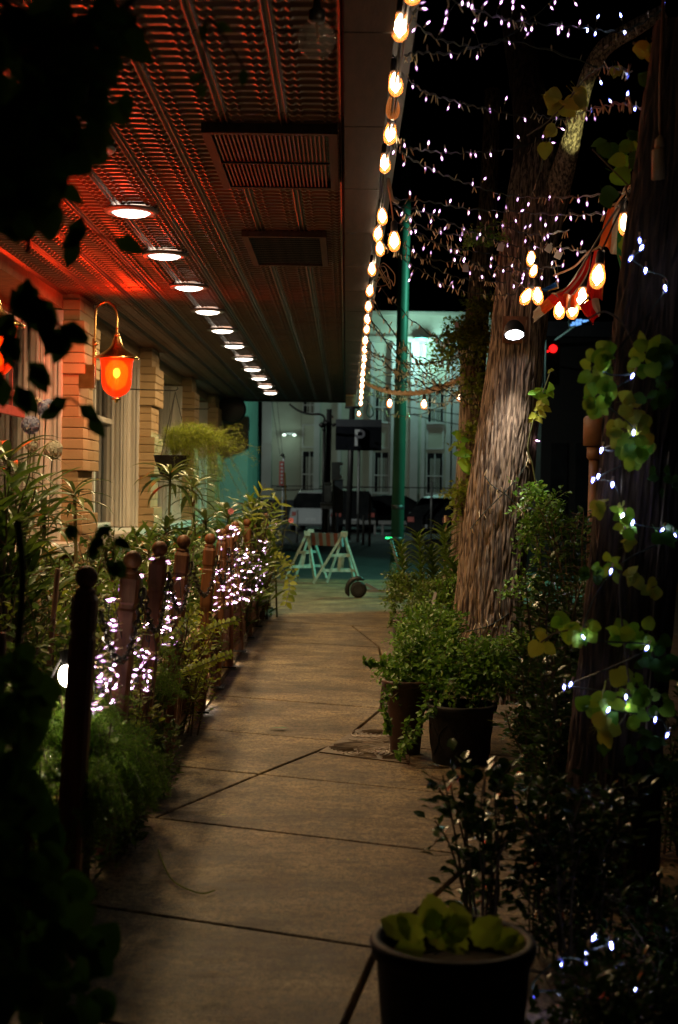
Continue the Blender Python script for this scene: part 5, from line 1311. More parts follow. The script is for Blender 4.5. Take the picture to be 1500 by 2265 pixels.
# wires wound on the big trunk
tw = thing('fairy_light_string', P(1100, 1050, d1 - .25), 'dark wire of tiny unlit lights wound around the big lit trunk', 'fairy lights')
for k, pts in enumerate((((1040, 1170), (1075, 1130), (1110, 1095), (1150, 1050), (1170, 1010)), ((1070, 1050), (1090, 1075), (1120, 1095), (1150, 1125), (1175, 1140)), ((1008, 1400), (1040, 1395), (1080, 1385), (1115, 1365), (1140, 1345)))):
    w3 = spline([P(px, py, d1 - .05 - .20*math.sqrt(max(0, 1 - ((px - 1100 - (1100 - py)*.12)/88)**2))) for px, py in pts], 8)
    b = MB(); b.tube(w3, .0045, 5); b.build('wire', 'wire', tw); unlit(tw, w3, 16, 1.4)
fairy(tw, P(1188, 975, d1 - .1), Vector((1, 0, -.2)), 1.2)
# lights on the right hand trunk and ground
rt = thing('fairy_light_string', P(1400, 1000, d3 - .2), 'blue white fairy lights wound up the nearest dark trunk', 'fairy lights')
pts = []
for (px, py, d) in ((1420,546,5.0),(1396,570,5.0),(1428,596,5.0),(1471,635,4.95),(1331,994,5.1),(1324,1052,5.1),(1312,1060,5.15),(1355,1070,5.05),(1378,1139,5.0),(1399,1158,5.0),(1466,1172,5.0),(1493,1184,5.0),(1248,1518,5.2),(1263,1512,5.2),(1385,1540,5.0),(1450,1590,5.0),(1477,1624,5.0),(1388,1565,5.0),(1420,1000,5.0),(1336,812,4.93),(1332,882,4.93),(1402,955,4.93),(1352,1262,4.93),(1290,1405,4.95),(1432,1432,4.93),(1345,1572,4.93),(1415,530,4.95),(1400,830,4.95)):  # bulbs set among the leaf clusters are added to light the ivy
    p = P(px, py, d); pts.append(p); fairy(rt, p, None, .8, True)
pts.sort(key=lambda v: -v.z); b = MB(); b.tube(spline([p + Vector((.01, .02, 0)) for p in pts], 6), .003, 4); b.build('wire', 'wire', rt)
gt = thing('fairy_light_string', P(1300, 2120, 4.2), 'scattered blue white fairy lights lying in the dark ground plants at the bottom', 'fairy lights')
pts = []
for (px, py) in ((1315,2072),(1352,2089),(1297,2114),(1299,2130),(1239,2127),(1186,2197),(1407,2183),(1388,2253)):
    p = P(px, py, 4.1); pts.append(p); fairy(gt, p, None, .85, True)
b = MB(); b.tube(spline([p + Vector((0, .02, 0)) for p in pts], 6), .003, 4); b.build('wire', 'wire', gt)

# ------------------------------------------------------------------ plants
def shoots(name, label, cat, base, n, H, spread, T, size, m_, per=30, seed=0, twigm='twig', lean=(0, 0), group=None, r0=.05, curve=.35, var=.35, droop=0.0, parent=None, hmin=.55, start=.25):
    """a bush: curved stems from the base, leaves set along each"""
    rs = random.Random(seed); t = parent or thing(name, base, label, cat, group); Lv = Leaves(); b = MB(); base = Vector(base)
    for i in range(n):
        a = rs.uniform(0, 2*math.pi); sp_ = spread*math.sqrt(rs.random()); h = H*rs.uniform(hmin, 1)
        p0 = base + Vector((math.cos(a)*r0*rs.random(), math.sin(a)*r0*rs.random(), 0))
        p3 = base + Vector((math.cos(a)*sp_ + lean[0], math.sin(a)*sp_ + lean[1], h - droop*sp_*rs.random()))
        p1 = p0.lerp(p3, .35) + Vector((0, 0, h*curve*.35)); p2 = p0.lerp(p3, .7) + Vector((rs.uniform(-.04, .04), rs.uniform(-.04, .04), h*curve*.3))
        sp2 = spline([p0, p1, p2, p3], 5); b.tube(sp2, [.006*H*(1 - .8*k/len(sp2)) + .0012 for k in range(len(sp2))], 4, False)
        for k in range(per):
            u = start + (1 - start)*(k + rs.random())/per; q = u*(len(sp2)-1); j = min(int(q), len(sp2)-2); p = sp2[j].lerp(sp2[j+1], q-j); tg = (sp2[j+1]-sp2[j]).normalized()
            out = rv(rs); out = (out - tg*out.dot(tg)).normalized(); out.z += .1
            off = out*rs.uniform(0, size*1.6)
            if off.length > size: b.tube([p, p + off], .0012, 3, False)
            dd = (out + tg*rs.uniform(.1, .8)).normalized(); nn = Vector((0, 0, 1)) + rv(rs)*.6
            Lv.add(p + off, dd, nn, size*rs.uniform(1 - var, 1 + var))
    if parent is None or True:
        b.build('stems', twigm, t)
    tag(obj('foliage', Lv.mesh('foliage', T, m_), t), kind='stuff'); return t
def blades(label, crown, foot, n, L, m_='leafBlade', seed=0, up=.6, T=TB, cat='plant', name='dracaena_plant', extra=0, group=None):
    """rosette of long leaves, each its own part"""
    rs = random.Random(seed); t = thing(name, foot, label, cat, group)
    crown = Vector(crown); foot = Vector(foot); b = MB(); b.tube(spline([foot, foot.lerp(crown, .5) + Vector((rs.uniform(-.04, .04), 0, 0)), crown], 5), .012, 7); b.build('stem', 'stem', t, True)
    tv, tf = T; me = mesh_of('leaf', tv, [tuple(dict.fromkeys(f)) for f in tf], m_, None, True)
    for i in range(n):
        a = i*2.399 + rs.uniform(-.3, .3); e = up*(1 - 1.5*i/n) + rs.uniform(-.15, .15)
        d = Vector((math.cos(a), math.sin(a), e)).normalized(); nn = Vector((0, 0, 1)); x = d.cross(nn).normalized(); z = x.cross(d); s = L*rs.uniform(.7, 1.1)
        p = crown - Vector((0, 0, .12*i/n)); mt = Matrix(((x.x*s, d.x*s, z.x*s, p.x), (x.y*s, d.y*s, z.y*s, p.y), (x.z*s, d.z*s, z.z*s, p.z), (0, 0, 0, 1)))
        obj('leaf', me, t, mt)
    return t
M['leafBlade'] = mat('long_blade_leaf_b', (0.05, 0.085, 0.02), 0.34, c2=(0.13, 0.18, 0.05), objrand=True, trans=0.22)
def feathery(label, base, n, H, spread, seed=0, m_='leafF', size=.035, per=70, cat='fern', name='asparagus_fern', droop=.6, base2=None):
    rs = random.Random(seed); t = thing(name, base, label, cat); Lv = Leaves(); b = MB(); base = Vector(base)
    for i in range(n):
        a = rs.uniform(0, 2*math.pi); sp_ = spread*rs.uniform(.3, 1); h = H*rs.uniform(.4, 1)
        p3 = base + Vector((math.cos(a)*sp_, math.sin(a)*sp_, h*(1 - droop*rs.random()))); p1 = base + Vector((math.cos(a)*sp_*.3, math.sin(a)*sp_*.3, h*.8))
        p2 = base + Vector((math.cos(a)*sp_*.7, math.sin(a)*sp_*.7, h*.95)); sp2 = spline([base, p1, p2, p3], 5); b.tube(sp2, .0015, 3, False)
        for k in range(per):
            u = .2 + .8*(k + rs.random())/per; q = u*(len(sp2)-1); j = min(int(q), len(sp2)-2); p = sp2[j].lerp(sp2[j+1], q-j)
            side = rv(rs); L_ = size*rs.uniform(.5, 2.2)*(1.2 - u*.6)
            for m in range(5):
                pp = p + side*L_*m/5; Lv.add(pp, (side*.6 + rv(rs)).normalized(), rv(rs), size*rs.uniform(.35, .7))
    tv, tf = TN; tv = tv.copy(); tv[:, 0] *= 3
    b.build('stems', 'stem', t); tag(obj('foliage', Lv.mesh('foliage', (tv, tf), m_), t), kind='stuff'); return t

V3 = lambda *a: Vector(a)
# --- left garden
random.seed(5)
kinds = [(TS, 'leafA', .045), (TS, 'leafB', .05), (TS, 'leafC', .035), (TBS, 'leafA', .13)]
labs = ['dense small leaved shrub behind the nearest pair of posts', 'yellow green shrub behind the second fence post', 'leafy shrub behind the third fence post', 'dark glossy shrub between the third and fourth posts', 'light green shrub spilling over the fence below the fourth post', 'shrub behind the fourth fence post close to the wall', 'narrow leaved shrub behind the first heap of lights', 'dark shrub behind the heaped lights', 'tall narrow leaved shrub right of the hanging basket', 'green shrub behind the farther posts', 'bushy shrub near the far end of the fence', 'leafy shrub leaning over the last fence posts', 'low shrub under the window of the second bay', 'shrub below the first brick pier']
spec = [(-1.35,5.6,1.0,0),(-1.3,6.4,1.05,2),(-1.4,7.1,1.1,0),(-1.3,7.9,1.05,1),(-1.12,8.5,.85,2),(-1.75,8.3,1.2,0),(-1.4,9.4,1.05,3),(-1.35,10.4,1.2,1),(-1.5,11.6,1.15,3),(-1.3,12.6,1.3,0),(-1.3,14.0,1.15,3),(-1.12,15.4,1.4,3),(-1.9,11.0,1.15,1),(-2.0,12.6,1.2,0)]
for i, (x, y, h, k) in enumerate(spec):
    T, m_, s = kinds[k]; far = y > 9
    shoots('shrub', labs[i], 'shrub', (x, y, -.02), 34 if k != 3 else 26, h, .42, T, s*(1.1 if far else 1), m_, per=(46 if k != 3 else 22), seed=100 + i, r0=.2, start=.1, hmin=.45)
fl_l = ['small leaved plant bulging between the first and second posts', 'bright small leaved plant bulging between the second and third posts', 'small leaved plant bulging between the third and fourth posts', 'bright small leaved plant bulging just past the fourth post', 'small leaved plant hugging the sixth post', 'small leaved plant hugging the seventh and eighth posts', 'small leaved plant hugging the ninth post', 'small leaved plant hugging the last two posts', 'low leafy plant at the foot of the second post', 'low leafy plant at the foot of the third post']
for i, (x, y, h, m_) in enumerate(((-1.0, 5.2, .86, 'leafA'), (-1.02, 6.25, .98, 'leafC'), (-1.02, 7.3, 1.0, 'leafA'), (-1.02, 8.6, .80, 'leafC'), (-1.1, 10.2, .95, 'leafA'), (-1.08, 12.0, 1.0, 'leafC'), (-1.05, 13.8, 1.0, 'leafA'), (-1.02, 16.4, 1.15, 'leafC'), (-.97, 5.9, .35, 'leafA'), (-.97, 6.9, .38, 'leafA'))):
    shoots('bushy_plant', fl_l[i], 'plant', (x, y, -.02), 30, h, .24, TS, .036, m_, per=40, seed=300 + i, r0=.14, start=.1, hmin=.4)
feathery('feathery fern spilling over the path edge left of the diagonal seam', V3(-.93, 5.6, .25), 60, .34, .22, 10, per=50, size=.028, droop=1.0)
feathery('dim feathery fern spilling over the path edge near the bottom left', V3(-.86, 4.7, .25), 60, .36, .20, 11, per=50, size=.028, droop=1.0)
# sprays that reach over the path
def spray(label, pts, m_, size, per, seed, T=TS):
    rs = random.Random(seed); sp2 = spline(pts, 8); t = thing('plant_spray', pts[0], label, 'plant'); b = MB(); b.tube(sp2, .003, 5); b.build('stem', 'stem', t); Lv = Leaves()
    for k in range(per):
        u = .1 + .9*k/per; q = u*(len(sp2)-1); j = min(int(q), len(sp2)-2); p = sp2[j].lerp(sp2[j+1], q-j); tg = (sp2[j+1]-sp2[j]).normalized()
        for s in (-1, 1):
            out = tg.cross(Vector((0, -1, .3))).normalized()*s; Lv.add(p, (out + tg*.5 + rv(rs)*.3).normalized(), Vector((0, -1, .6)) + rv(rs)*.4, size*rs.uniform(.7, 1.2))
    tag(obj('foliage', Lv.mesh('foliage', T, m_), t), kind='stuff')
spray('upper thin lime sprig reaching right across the fence', [P(370, 1470, 8.0), P(430, 1410, 8.1), P(480, 1385, 8.2), P(525, 1372, 8.3)], 'leafC', .035, 20, 1)
spray('lower thin lime sprig reaching right across the fence', [P(380, 1500, 7.9), P(430, 1478, 8.0), P(470, 1462, 8.1), P(515, 1445, 8.2)], 'leafC', .035, 20, 2)
spray('lime sprig between the third and fourth posts', [P(350, 1440, 7.4), P(390, 1400, 7.5), P(440, 1340, 7.6)], 'leafC', .035, 18, 3)
spray('long bare stem with few leaves rising from the far fence', [P(505, 1400, 12), P(555, 1330, 12.2), P(610, 1290, 12.5)], 'leafA', .04, 8, 4)
spray('leafy branch drooping past the last fence post', [P(590, 1210, 15.6), P(615, 1240, 15.4), P(640, 1290, 15.2), P(632, 1340, 15.1)], 'leafC', .09, 16, 5)
spray('trailing stem with sparse leaves over the teal lit path', [P(600, 1230, 15), P(625, 1228, 14.9), P(645, 1250, 14.9), P(660, 1285, 14.9)], 'leafC', .05, 8, 6)
for i, (px, py, d, L, n, fx, lab) in enumerate((
    (377, 1045, 12.6, .42, 22, 0, 'drooping long leaved plant in front of the hanging basket'),
    (367, 1165, 12.4, .36, 20, 0, 'dark long leaved crown below the hanging basket'),
    (425, 1075, 13.4, .40, 18, 0, 'long leaved crown just right of the hanging basket pot'),
    (98, 1130, 8.6, .30, 22, 0, 'long leaved plant before the first white window casing'),
    (165, 1085, 9.6, .30, 18, 0, 'long leaved crown against the orange lit brick pier'),
    (20, 1010, 7.6, .36, 20, 0, 'long leaved plant at the left edge below the window'),
    (45, 1160, 7.0, .34, 20, 0, 'dark long leaved plant lower at the left edge'),
    (560, 1120, 15.5, .42, 16, 0, 'long leaved plant at the far end before the black columns'),
    (505, 1140, 14.4, .42, 18, 0, 'long leaved plant beside the mint green wall'),
    (605, 1165, 16.6, .40, 16, 0, 'long leaved plant at the end of the fence by the barricade'),
    (330, 1215, 10.2, .26, 16, 0, 'short long leaved plant above the third post'),
    (455, 1150, 13.2, .36, 16, 0, 'long leaved plant rising behind the fifth post'))):
    c = P(px, py, d); blades(lab, c, (c.x + .05, c.y + .1, 0), n, L, seed=200 + i, up=.75)
for i, (px, py, d, h, lab) in enumerate(((562, 1130, 15.2, .5, 'tall bamboo like stem of leaves left of the barricade'), (600, 1160, 16.4, .35, 'leafy stem beyond the last post'))):
    c = P(px, 1300, d); pts = [Vector((c.x - .15, d, .3)), Vector((c.x - .05, d, 1.0)), P(px - 12, py + 20, d), P(px + 25, py - 60, d)]
    spray(lab, pts, 'leafC', .16, 16, 30 + i, TBS)
# left clump with tall blades against the dark edge
shoots('shrub', 'tall dark leafy shrub filling the left edge below the red window', 'shrub', (-1.78, 6.9, 0), 36, 1.72, .30, TBS, .16, 'leafA', per=22, seed=61, r0=.15, start=.2, hmin=.6)
shoots('shrub', 'dark leafy mass low at the left edge behind the globe lamp', 'shrub', (-1.45, 4.9, 0), 36, 1.05, .35, TS, .05, 'leafA', per=50, seed=62, r0=.2, start=.1, hmin=.5)
feathery('bright feathery fern glowing around the oval garden lamp', P(215, 1830, 5.25), 60, .42, .30, 1, per=60, size=.028)
feathery('feathery fern left of the nearest post, lit from inside', P(110, 1790, 5.5), 44, .45, .26, 2, per=50, size=.028)
feathery('darker feathery fern low beside the footpath edge', P(285, 1850, 5.6), 44, .34, .20, 3, per=50, size=.028)
feathery('feathery green fern behind the second post', P(335, 1600, 7.0), 36, .4, .26, 4, per=46, size=.028)
feathery('dark green feathery fern hanging in front of the terracotta pot', V3(-.93, 5.0, .42), 60, .3, .22, 8, m_='leafF', per=50, size=.028, droop=1.6)
feathery('feathery fern low between the first and second posts', V3(-.98, 5.5, .3), 50, .4, .24, 9, per=50, size=.028, droop=1.0)
t = thing('terracotta_pot', P(120, 1960, 5.4), 'terracotta pot glimpsed low between the dark leaves bottom left', 'pot')
c = P(120, 1960, 5.4); c.z = 0; b = MB(); b.lathe([(.10, 0), (.15, .24), (.165, .24), (.17, .30), (.15, .30), (.14, .22)], 22, Matrix.Translation(c)); b.build('pot_body', 'terracotta', t, True)
# low box planter with lattice front at bottom left
t = thing('lattice_planter', P(250, 1900, 5.9), 'brown lattice fronted planter box behind the nearer posts', 'planter')
b = MB(); b.box((-1.32, 5.0, 0), (-1.08, 7.6, .30)); b.build('box', 'wood', t)
for i in range(26):
    for s in (-1, 1):
        y = 5.0 + i*.1; b = MB(); b.bar((-1.065 + s*.004, y, .04 if s > 0 else .32), (-1.065 + s*.004, y + .28, .32 if s > 0 else .04), .008, .022, (0, -s*.28, .28)); b.build('slat', 'lattice', t)
# pair of bamboo sticks
for i, (a, c_, lab) in enumerate((((128, 1258, 6.2), (100, 1560, 6.2), 'slanted thin brown garden stake left of the nearest post'), ((6, 1400, 4.4), (0, 1650, 4.4), 'brown garden stake at the very left edge'))):
    b = MB(); b.tube([P(*a), P(*c_), Vector((P(*c_).x - .02, c_[2], 0))], .012, 7); tag(b.build('garden_stake', 'sodium', None, True), lab, 'stake')

# hydrangeas and small flowers
def hydrangea(px, py, d, r, m_, label):
    c = P(px, py, d); t = thing('hydrangea_flower', c, label, 'flower', 'hydrangea flower heads at the left'); Lv = Leaves(); rs = random.Random(px)
    for i in range(110):
        v = rv(rs); p = c + v*r
        for k in range(4):
            x = v.cross(rv(rs)).normalized(); Lv.add(p, (x + v*.3).normalized(), v, r*.34)
    tag(obj('petals', Lv.mesh('petals', TR, m_), t), kind='stuff')
    b = MB(); b.tube(spline([c, c + Vector((-.02, .02, -.25)), Vector((c.x - .1, c.y + .1, 0.0))], 5), .004, 5); b.build('stem', 'stem', t)
hydrangea(105, 905, 8.4, .055, 'hydB', 'upper blue white hydrangea head beside the white casing')
hydrangea(68, 940, 8.3, .05, 'hydB', 'lower left blue hydrangea head')
hydrangea(82, 895, 8.5, .04, 'hydW', 'small cream hydrangea head above the blue ones')
hydrangea(118, 995, 8.4, .052, 'hydW', 'cream hydrangea head lowest in front of the casing')
hydrangea(70, 985, 8.3, .035, 'hydW', 'small cream hydrangea bud cluster at the lower left')
for i, (px, py, d, lab) in enumerate(((511, 1131, 14, 'small pink blossom before the mint green wall'), (644, 1151, 15.8, 'pale pink blossom right of the far fence end'))):
    c = P(px, py, d); t = thing('blossom', c, lab, 'flower'); Lv = Leaves()
    for k in range(7): v = Vector((math.cos(k*.9), -.4, math.sin(k*.9))); Lv.add(c, v, (0, -1, .2), .035)
    tag(obj('petals', Lv.mesh('petals', TR, 'pink'), t), kind='stuff'); b = MB(); b.tube(spline([c, P(px - 14, py + 25, d), P(px - 24, py + 90, d)], 4), .004, 4); b.build('stem', 'stem', t)

# hanging basket
c = P(381, 1010, 15.6)
hb = thing('hanging_basket', c, 'black hanging basket pot with lime feathery foliage before the window', 'hanging basket')
mt = Matrix.Translation(c); b = MB(); b.lathe([(.06, -.24), (.13, -.20), (.19, -.05), (.20, 0), (.21, .012), (.19, .015), (.18, -.02)], 22, mt); b.build('pot', 'pot', hb, True)
hook = P(388, 866, 15.6); b = MB()
for a in (0, 2.1, 4.2): b.tube([c + Vector((.2*math.cos(a), .2*math.sin(a), .01)), hook], .004, 4)
b.build('hanger_wires', 'darkmetal', hb)
b = MB(); wallp = Vector((XF, hook.y, hook.z + .02)); b.tube([wallp, hook + Vector((0, 0, .01)), hook + Vector((.03, 0, .03)), hook + Vector((.02, 0, .05))], .007, 6); tag(b.build('wall_hook', 'darkmetal'), 'thin iron wall hook that holds the hanging basket', 'hook')
q = P(460, 905, 21.5); b = MB(); b.tube([Vector((XF, q.y, q.z)), q, q + Vector((.03, 0, .03))], .008, 6); tag(b.build('wall_hook', 'darkmetal'), 'empty iron wall hook on the brick pier beyond the basket', 'hook')
def feath_in(parent, base, n, H, spread, seed, m_, size, per, droop, off=(0, 0)):
    rs = random.Random(seed); Lv = Leaves(); b = MB(); base = Vector(base)
    for i in range(n):
        a = rs.uniform(0, 2*math.pi); sp_ = spread*rs.uniform(.2, 1); h = H*rs.uniform(.4, 1); ox = Vector((off[0]*rs.random(), off[1]*rs.random(), 0))
        p3 = base + Vector((math.cos(a)*sp_*rs.uniform(.6, 1.5), math.sin(a)*sp_, h*rs.uniform(.5, 1.2) - droop*rs.random()**1.8)) + ox*rs.uniform(.7, 1.7); p1 = base + Vector((math.cos(a)*sp_*.3, math.sin(a)*sp_*.3, h*.8)) + ox*.3; p2 = base + Vector((math.cos(a)*sp_*.7, math.sin(a)*sp_*.7, h*.9)) + ox*.8
        sp2 = spline([base, p1, p2, p3], 5); b.tube(sp2, .0018, 3, False)
        for k in range(per):
            u = .2 + .8*(k + rs.random())/per; q_ = u*(len(sp2)-1); j = min(int(q_), len(sp2)-2); p = sp2[j].lerp(sp2[j+1], q_-j); side = rv(rs); L_ = size*rs.uniform(.5, 2.2)
            for m in range(4): Lv.add(p + side*L_*m/4, (side*.6 + rv(rs)).normalized(), rv(rs), size*rs.uniform(.35, .7))
    b.build('stems', 'stem', parent); tvn = TN[0].copy(); tvn[:, 0] *= 1.6; tag(obj('foliage', Lv.mesh('foliage', (tvn, TN[1]), m_), parent), kind='stuff')
feath_in(hb, c, 120, .34, .26, 5, 'leafC', .06, 44, .95, (.60, 0))
feath_in(hb, c + Vector((.05, 0, .02)), 30, .32, .2, 6, 'leafC', .04, 30, .2)

# --- right: pots
def pot(c, r0, r1, h, m_, label, rim=.012, pattern=False):
    t = thing('plant_pot', c, label, 'pot'); mt = Matrix.Translation(c)
    b = MB(); b.lathe([(r0, 0), (r0 + (r1-r0)*.5, h*.5), (r1 - .004, h - .05), (r1 - .002, h - .045)], 40, mt, False); b.lathe([(.001, .001), (r0, 0)], 40, mt, False); bo = b.build('pot_body', m_, t, True)
    b = MB(); b.lathe([(r1 - .002, h - .045), (r1 + rim, h - .04), (r1 + rim + .006, h - .01), (r1 + rim, h), (r1 - .012, h), (r1 - .02, h - .03), (r1 - .035, h - .10)], 40, mt, False); b.build('rim', m_, t, True)
    b = MB(); b.lathe([(.001, h - .06), (r1 - .02, h - .065)], 24, mt, False); b.build('potting_soil', 'soil', t)
    if pattern:
        b = MB(); n = 9
        for k in range(n):
            for s in (-1, 1):
                pts = []
                for j in range(9):
                    u = j/8; z = h*.15 + u*h*.55; rr = r0 + (r1-r0)*z/h + .002; a = 2*math.pi*(k + .5*s*math.sin(u*math.pi)*1.0)/n; pts.append(c + Vector((rr*math.cos(a), rr*math.sin(a), z)))
                b.tube(pts, .0035, 4, False)
        b.build('embossed_pattern', m_, t)
    return t
p_wide = P(1027, 1085, 7.9); p_wide.z = 0
pot(p_wide, .155, .185, .325, 'pot', 'wide black plastic pot with embossed arches under the vine beside the big trunk', pattern=True)
p_tall = P(905, 1085, 8.15); p_tall.z = 0
pot(p_tall, .085, .125, .42, 'potbrown', 'tall dark pot beside the footpath seam, half hidden by trailing vine')
p_far = P(915, 1085, 11.6); p_far.z = 0
pot(p_far, .12, .165, .46, 'potbrown', 'round brown pot farther back beside the teal lit path')
bk = P(1018, 1085, 3.42); bk.z = 0
pot(bk, .155, .19, .425, 'pot', 'big black bucket planter at the bottom with lime leaves inside', rim=.006)
# vine mass over the pots
def mound(name, label, cat, blobs, n, T, size, m_, seed, trails=(), shell_=.35, twigm='stem'):
    rs = random.Random(seed); t = thing(name, blobs[0][0], label, cat); Lv = Leaves(); b = MB(); tot = sum(bb[1][0]*bb[1][2] + .02 for bb in blobs)
    for c, rad in blobs:
        k = int(n*(rad[0]*rad[2] + .02)/tot)
        for i in range(k//14):
            v = rv(rs); v.z = abs(v.z)*.9 - .15; c0 = Vector(c) + Vector((v.x*rad[0], v.y*rad[1], v.z*rad[2]))*rs.uniform(.62, 1.06)
            tg = (rv(rs) + v*.5 + Vector((0, 0, .2))).normalized(); c1 = c0 + tg*size*rs.uniform(2.5, 5) + Vector((0, 0, -size*.5)); b.tube([c0.lerp(Vector(c), .25), c0, c1], .0016, 3, False)
            for j in range(14):
                u = j/13; p = c0.lerp(c1, u); out = rv(rs); out = (out - tg*out.dot(tg)).normalized(); Lv.add(p + out*size*.25, (out + tg*.5).normalized(), Vector((0, -.2, 1)) + rv(rs)*.5, size*rs.uniform(.6, 1.25))
    for pts in trails:
        sp2 = spline(pts, 6); b.tube(sp2, .0022, 4, False)
        for j in range(len(sp2)*2):
            q = j/2; k = min(int(q), len(sp2)-2); p = sp2[k].lerp(sp2[k+1], q-k)
            for s in (0, 1): Lv.add(p, (rv(rs) + Vector((0, -.5, 0))).normalized(), Vector((0, -.6, 1)) + rv(rs)*.4, size*rs.uniform(.7, 1.3))
    b.build('stems', twigm, t); tag(obj('foliage', Lv.mesh('foliage', T, m_), t), kind='stuff'); return t
V3 = lambda *a: Vector(a)
mound('trailing_vine', 'bright green trailing vine heaped over the black pots', 'vine',
      [(P(905, 1500, 8.3), (.13, .2, .17)), (P(960, 1470, 8.4), (.2, .25, .22)), (P(1030, 1500, 8.2), (.24, .28, .2)), (P(1110, 1490, 8.3), (.24, .25, .22)), (P(1180, 1490, 8.5), (.24, .25, .24)), (P(960, 1400, 9.2), (.16, .2, .16)), (P(1010, 1525, 8.05), (.17, .12, .06))],
      13000, TS, .036, 'leafV', 3,
      trails=([P(890, 1480, 8.0), P(850, 1475, 7.95), P(822, 1466, 7.9), P(806, 1462, 7.9)], [P(880, 1510, 8.0), P(858, 1530, 7.9), P(850, 1570, 7.9), P(858, 1600, 7.9), P(856, 1618, 7.9)], [P(1000, 1500, 7.7), P(965, 1560, 7.65), P(930, 1600, 7.7), P(900, 1640, 7.7), P(880, 1668, 7.75)], [P(950, 1540, 7.7), P(935, 1570, 7.7), P(925, 1620, 7.75), P(900, 1650, 7.8)], [P(905, 1590, 7.9), P(895, 1630, 7.9), P(890, 1665, 7.9)], [P(940, 1420, 8.6), P(915, 1380, 8.7), P(905, 1350, 8.8)], [P(1005, 1430, 8.3), P(1000, 1390, 8.3)]))
mound('trailing_vine', 'darker small leaved plant hanging over the farther brown pot', 'vine',
      [(P(920, 1320, 11.6), (.22, .22, .16)), (P(975, 1350, 11.0), (.25, .25, .25)), (P(890, 1300, 11.8), (.08, .1, .1))], 3600, TS, .036, 'leafA', 4,
      trails=([P(875, 1340, 11.4), P(866, 1365, 11.4), P(862, 1385, 11.4)],))
mound('trailing_vine', 'lime green small vine climbing between the brown pot and trunk', 'vine', [(P(960, 1395, 10.4), (.22, .2, .16)), (P(900, 1420, 10.2), (.08, .1, .08)), (P(1000, 1330, 10.9), (.12, .15, .2))], 2600, TS, .032, 'leafV', 14)
for i, (px, py, d, L, n, lab) in enumerate(((885, 1200, 11.8, .16, 12, 'small plant with thin leaves against the green pole'), (925, 1180, 12.0, .18, 14, 'upright thin leaved plant right of the green pole'), (980, 1165, 12.4, .22, 18, 'taller narrow leaved stem between pole and trunk'), (952, 1215, 12.0, .2, 16, 'narrow leaved stem above the farther brown pot'), (1000, 1240, 11.6, .18, 14, 'thin leaved plant right against the big trunk'))):
    c = P(px, py, d); c2 = P(px + 3, 1330, d); t = thing('willowy_plant', c2, lab, 'plant'); rs = random.Random(i + 70); sp2 = spline([c2, c2.lerp(c, .5) + Vector((.02, 0, 0)), c], 8); b = MB(); b.tube(sp2, .004, 5); b.build('stem', 'stem', t); Lv = Leaves()
    for j in range(60):
        q = (0.15 + .85*j/60)*(len(sp2)-1); k = min(int(q), len(sp2)-2); p = sp2[k].lerp(sp2[k+1], q-k); a = j*2.4; Lv.add(p, (math.cos(a), math.sin(a), .45), (0, 0, 1), L*rs.uniform(.6, 1.0))
    tag(obj('foliage', Lv.mesh('foliage', TBS, 'leafA'), t), kind='stuff')
c = P(986, 1140, 12.6); b = MB(); b.tube([c, P(984, 1330, 12.6)], .014, 7); tag(b.build('garden_stake', 'beige', None, True), 'pale bamboo stake standing between pole and big trunk', 'stake')
for i, (px, py, d, lab) in enumerate(((985, 1288, 11.0, 'small pale plant label stuck in the vine, left one'), (960, 1325, 10.6, 'small pale curved plant label lower left'))):
    c = P(px, py, d); mt = Matrix.Translation(c) @ Matrix.Rotation(.25*(1 if i else -1), 4, 'Y'); b = MB(); b.box((-.011, 0, -.06), (.011, .003, .05), mt); tag(b.build('plant_label', 'tag'), lab, 'plant label')
# vine on the slim trunk
mound('climbing_vine', 'lime flecked climbing vine bunched at the top of the slim trunk', 'vine', [(P(1040, 770, 15.6), (.32, .3, .28)), (P(1000, 790, 15.7), (.2, .2, .15)), (P(1075, 700, 15.6), (.2, .2, .25))], 2800, TS, .05, 'leafC', 6)
mound('climbing_vine', 'vine leaves running down the right side of the slim trunk', 'vine', [(P(1052, 880, 15.75), (.12, .15, .3)), (P(1050, 980, 15.75), (.08, .12, .3)), (P(1030, 1120, 15.75), (.1, .1, .35))], 1100, TS, .055, 'leafC', 7)
mound('leafy_twigs', 'small green leafy twigs lit by the strings left of the trunk top', 'leaves', [(P(1075, 525, 9.9), (.12, .12, .05)), (P(1050, 540, 9.9), (.07, .1, .04))], 420, TS, .03, 'leafV', 8)
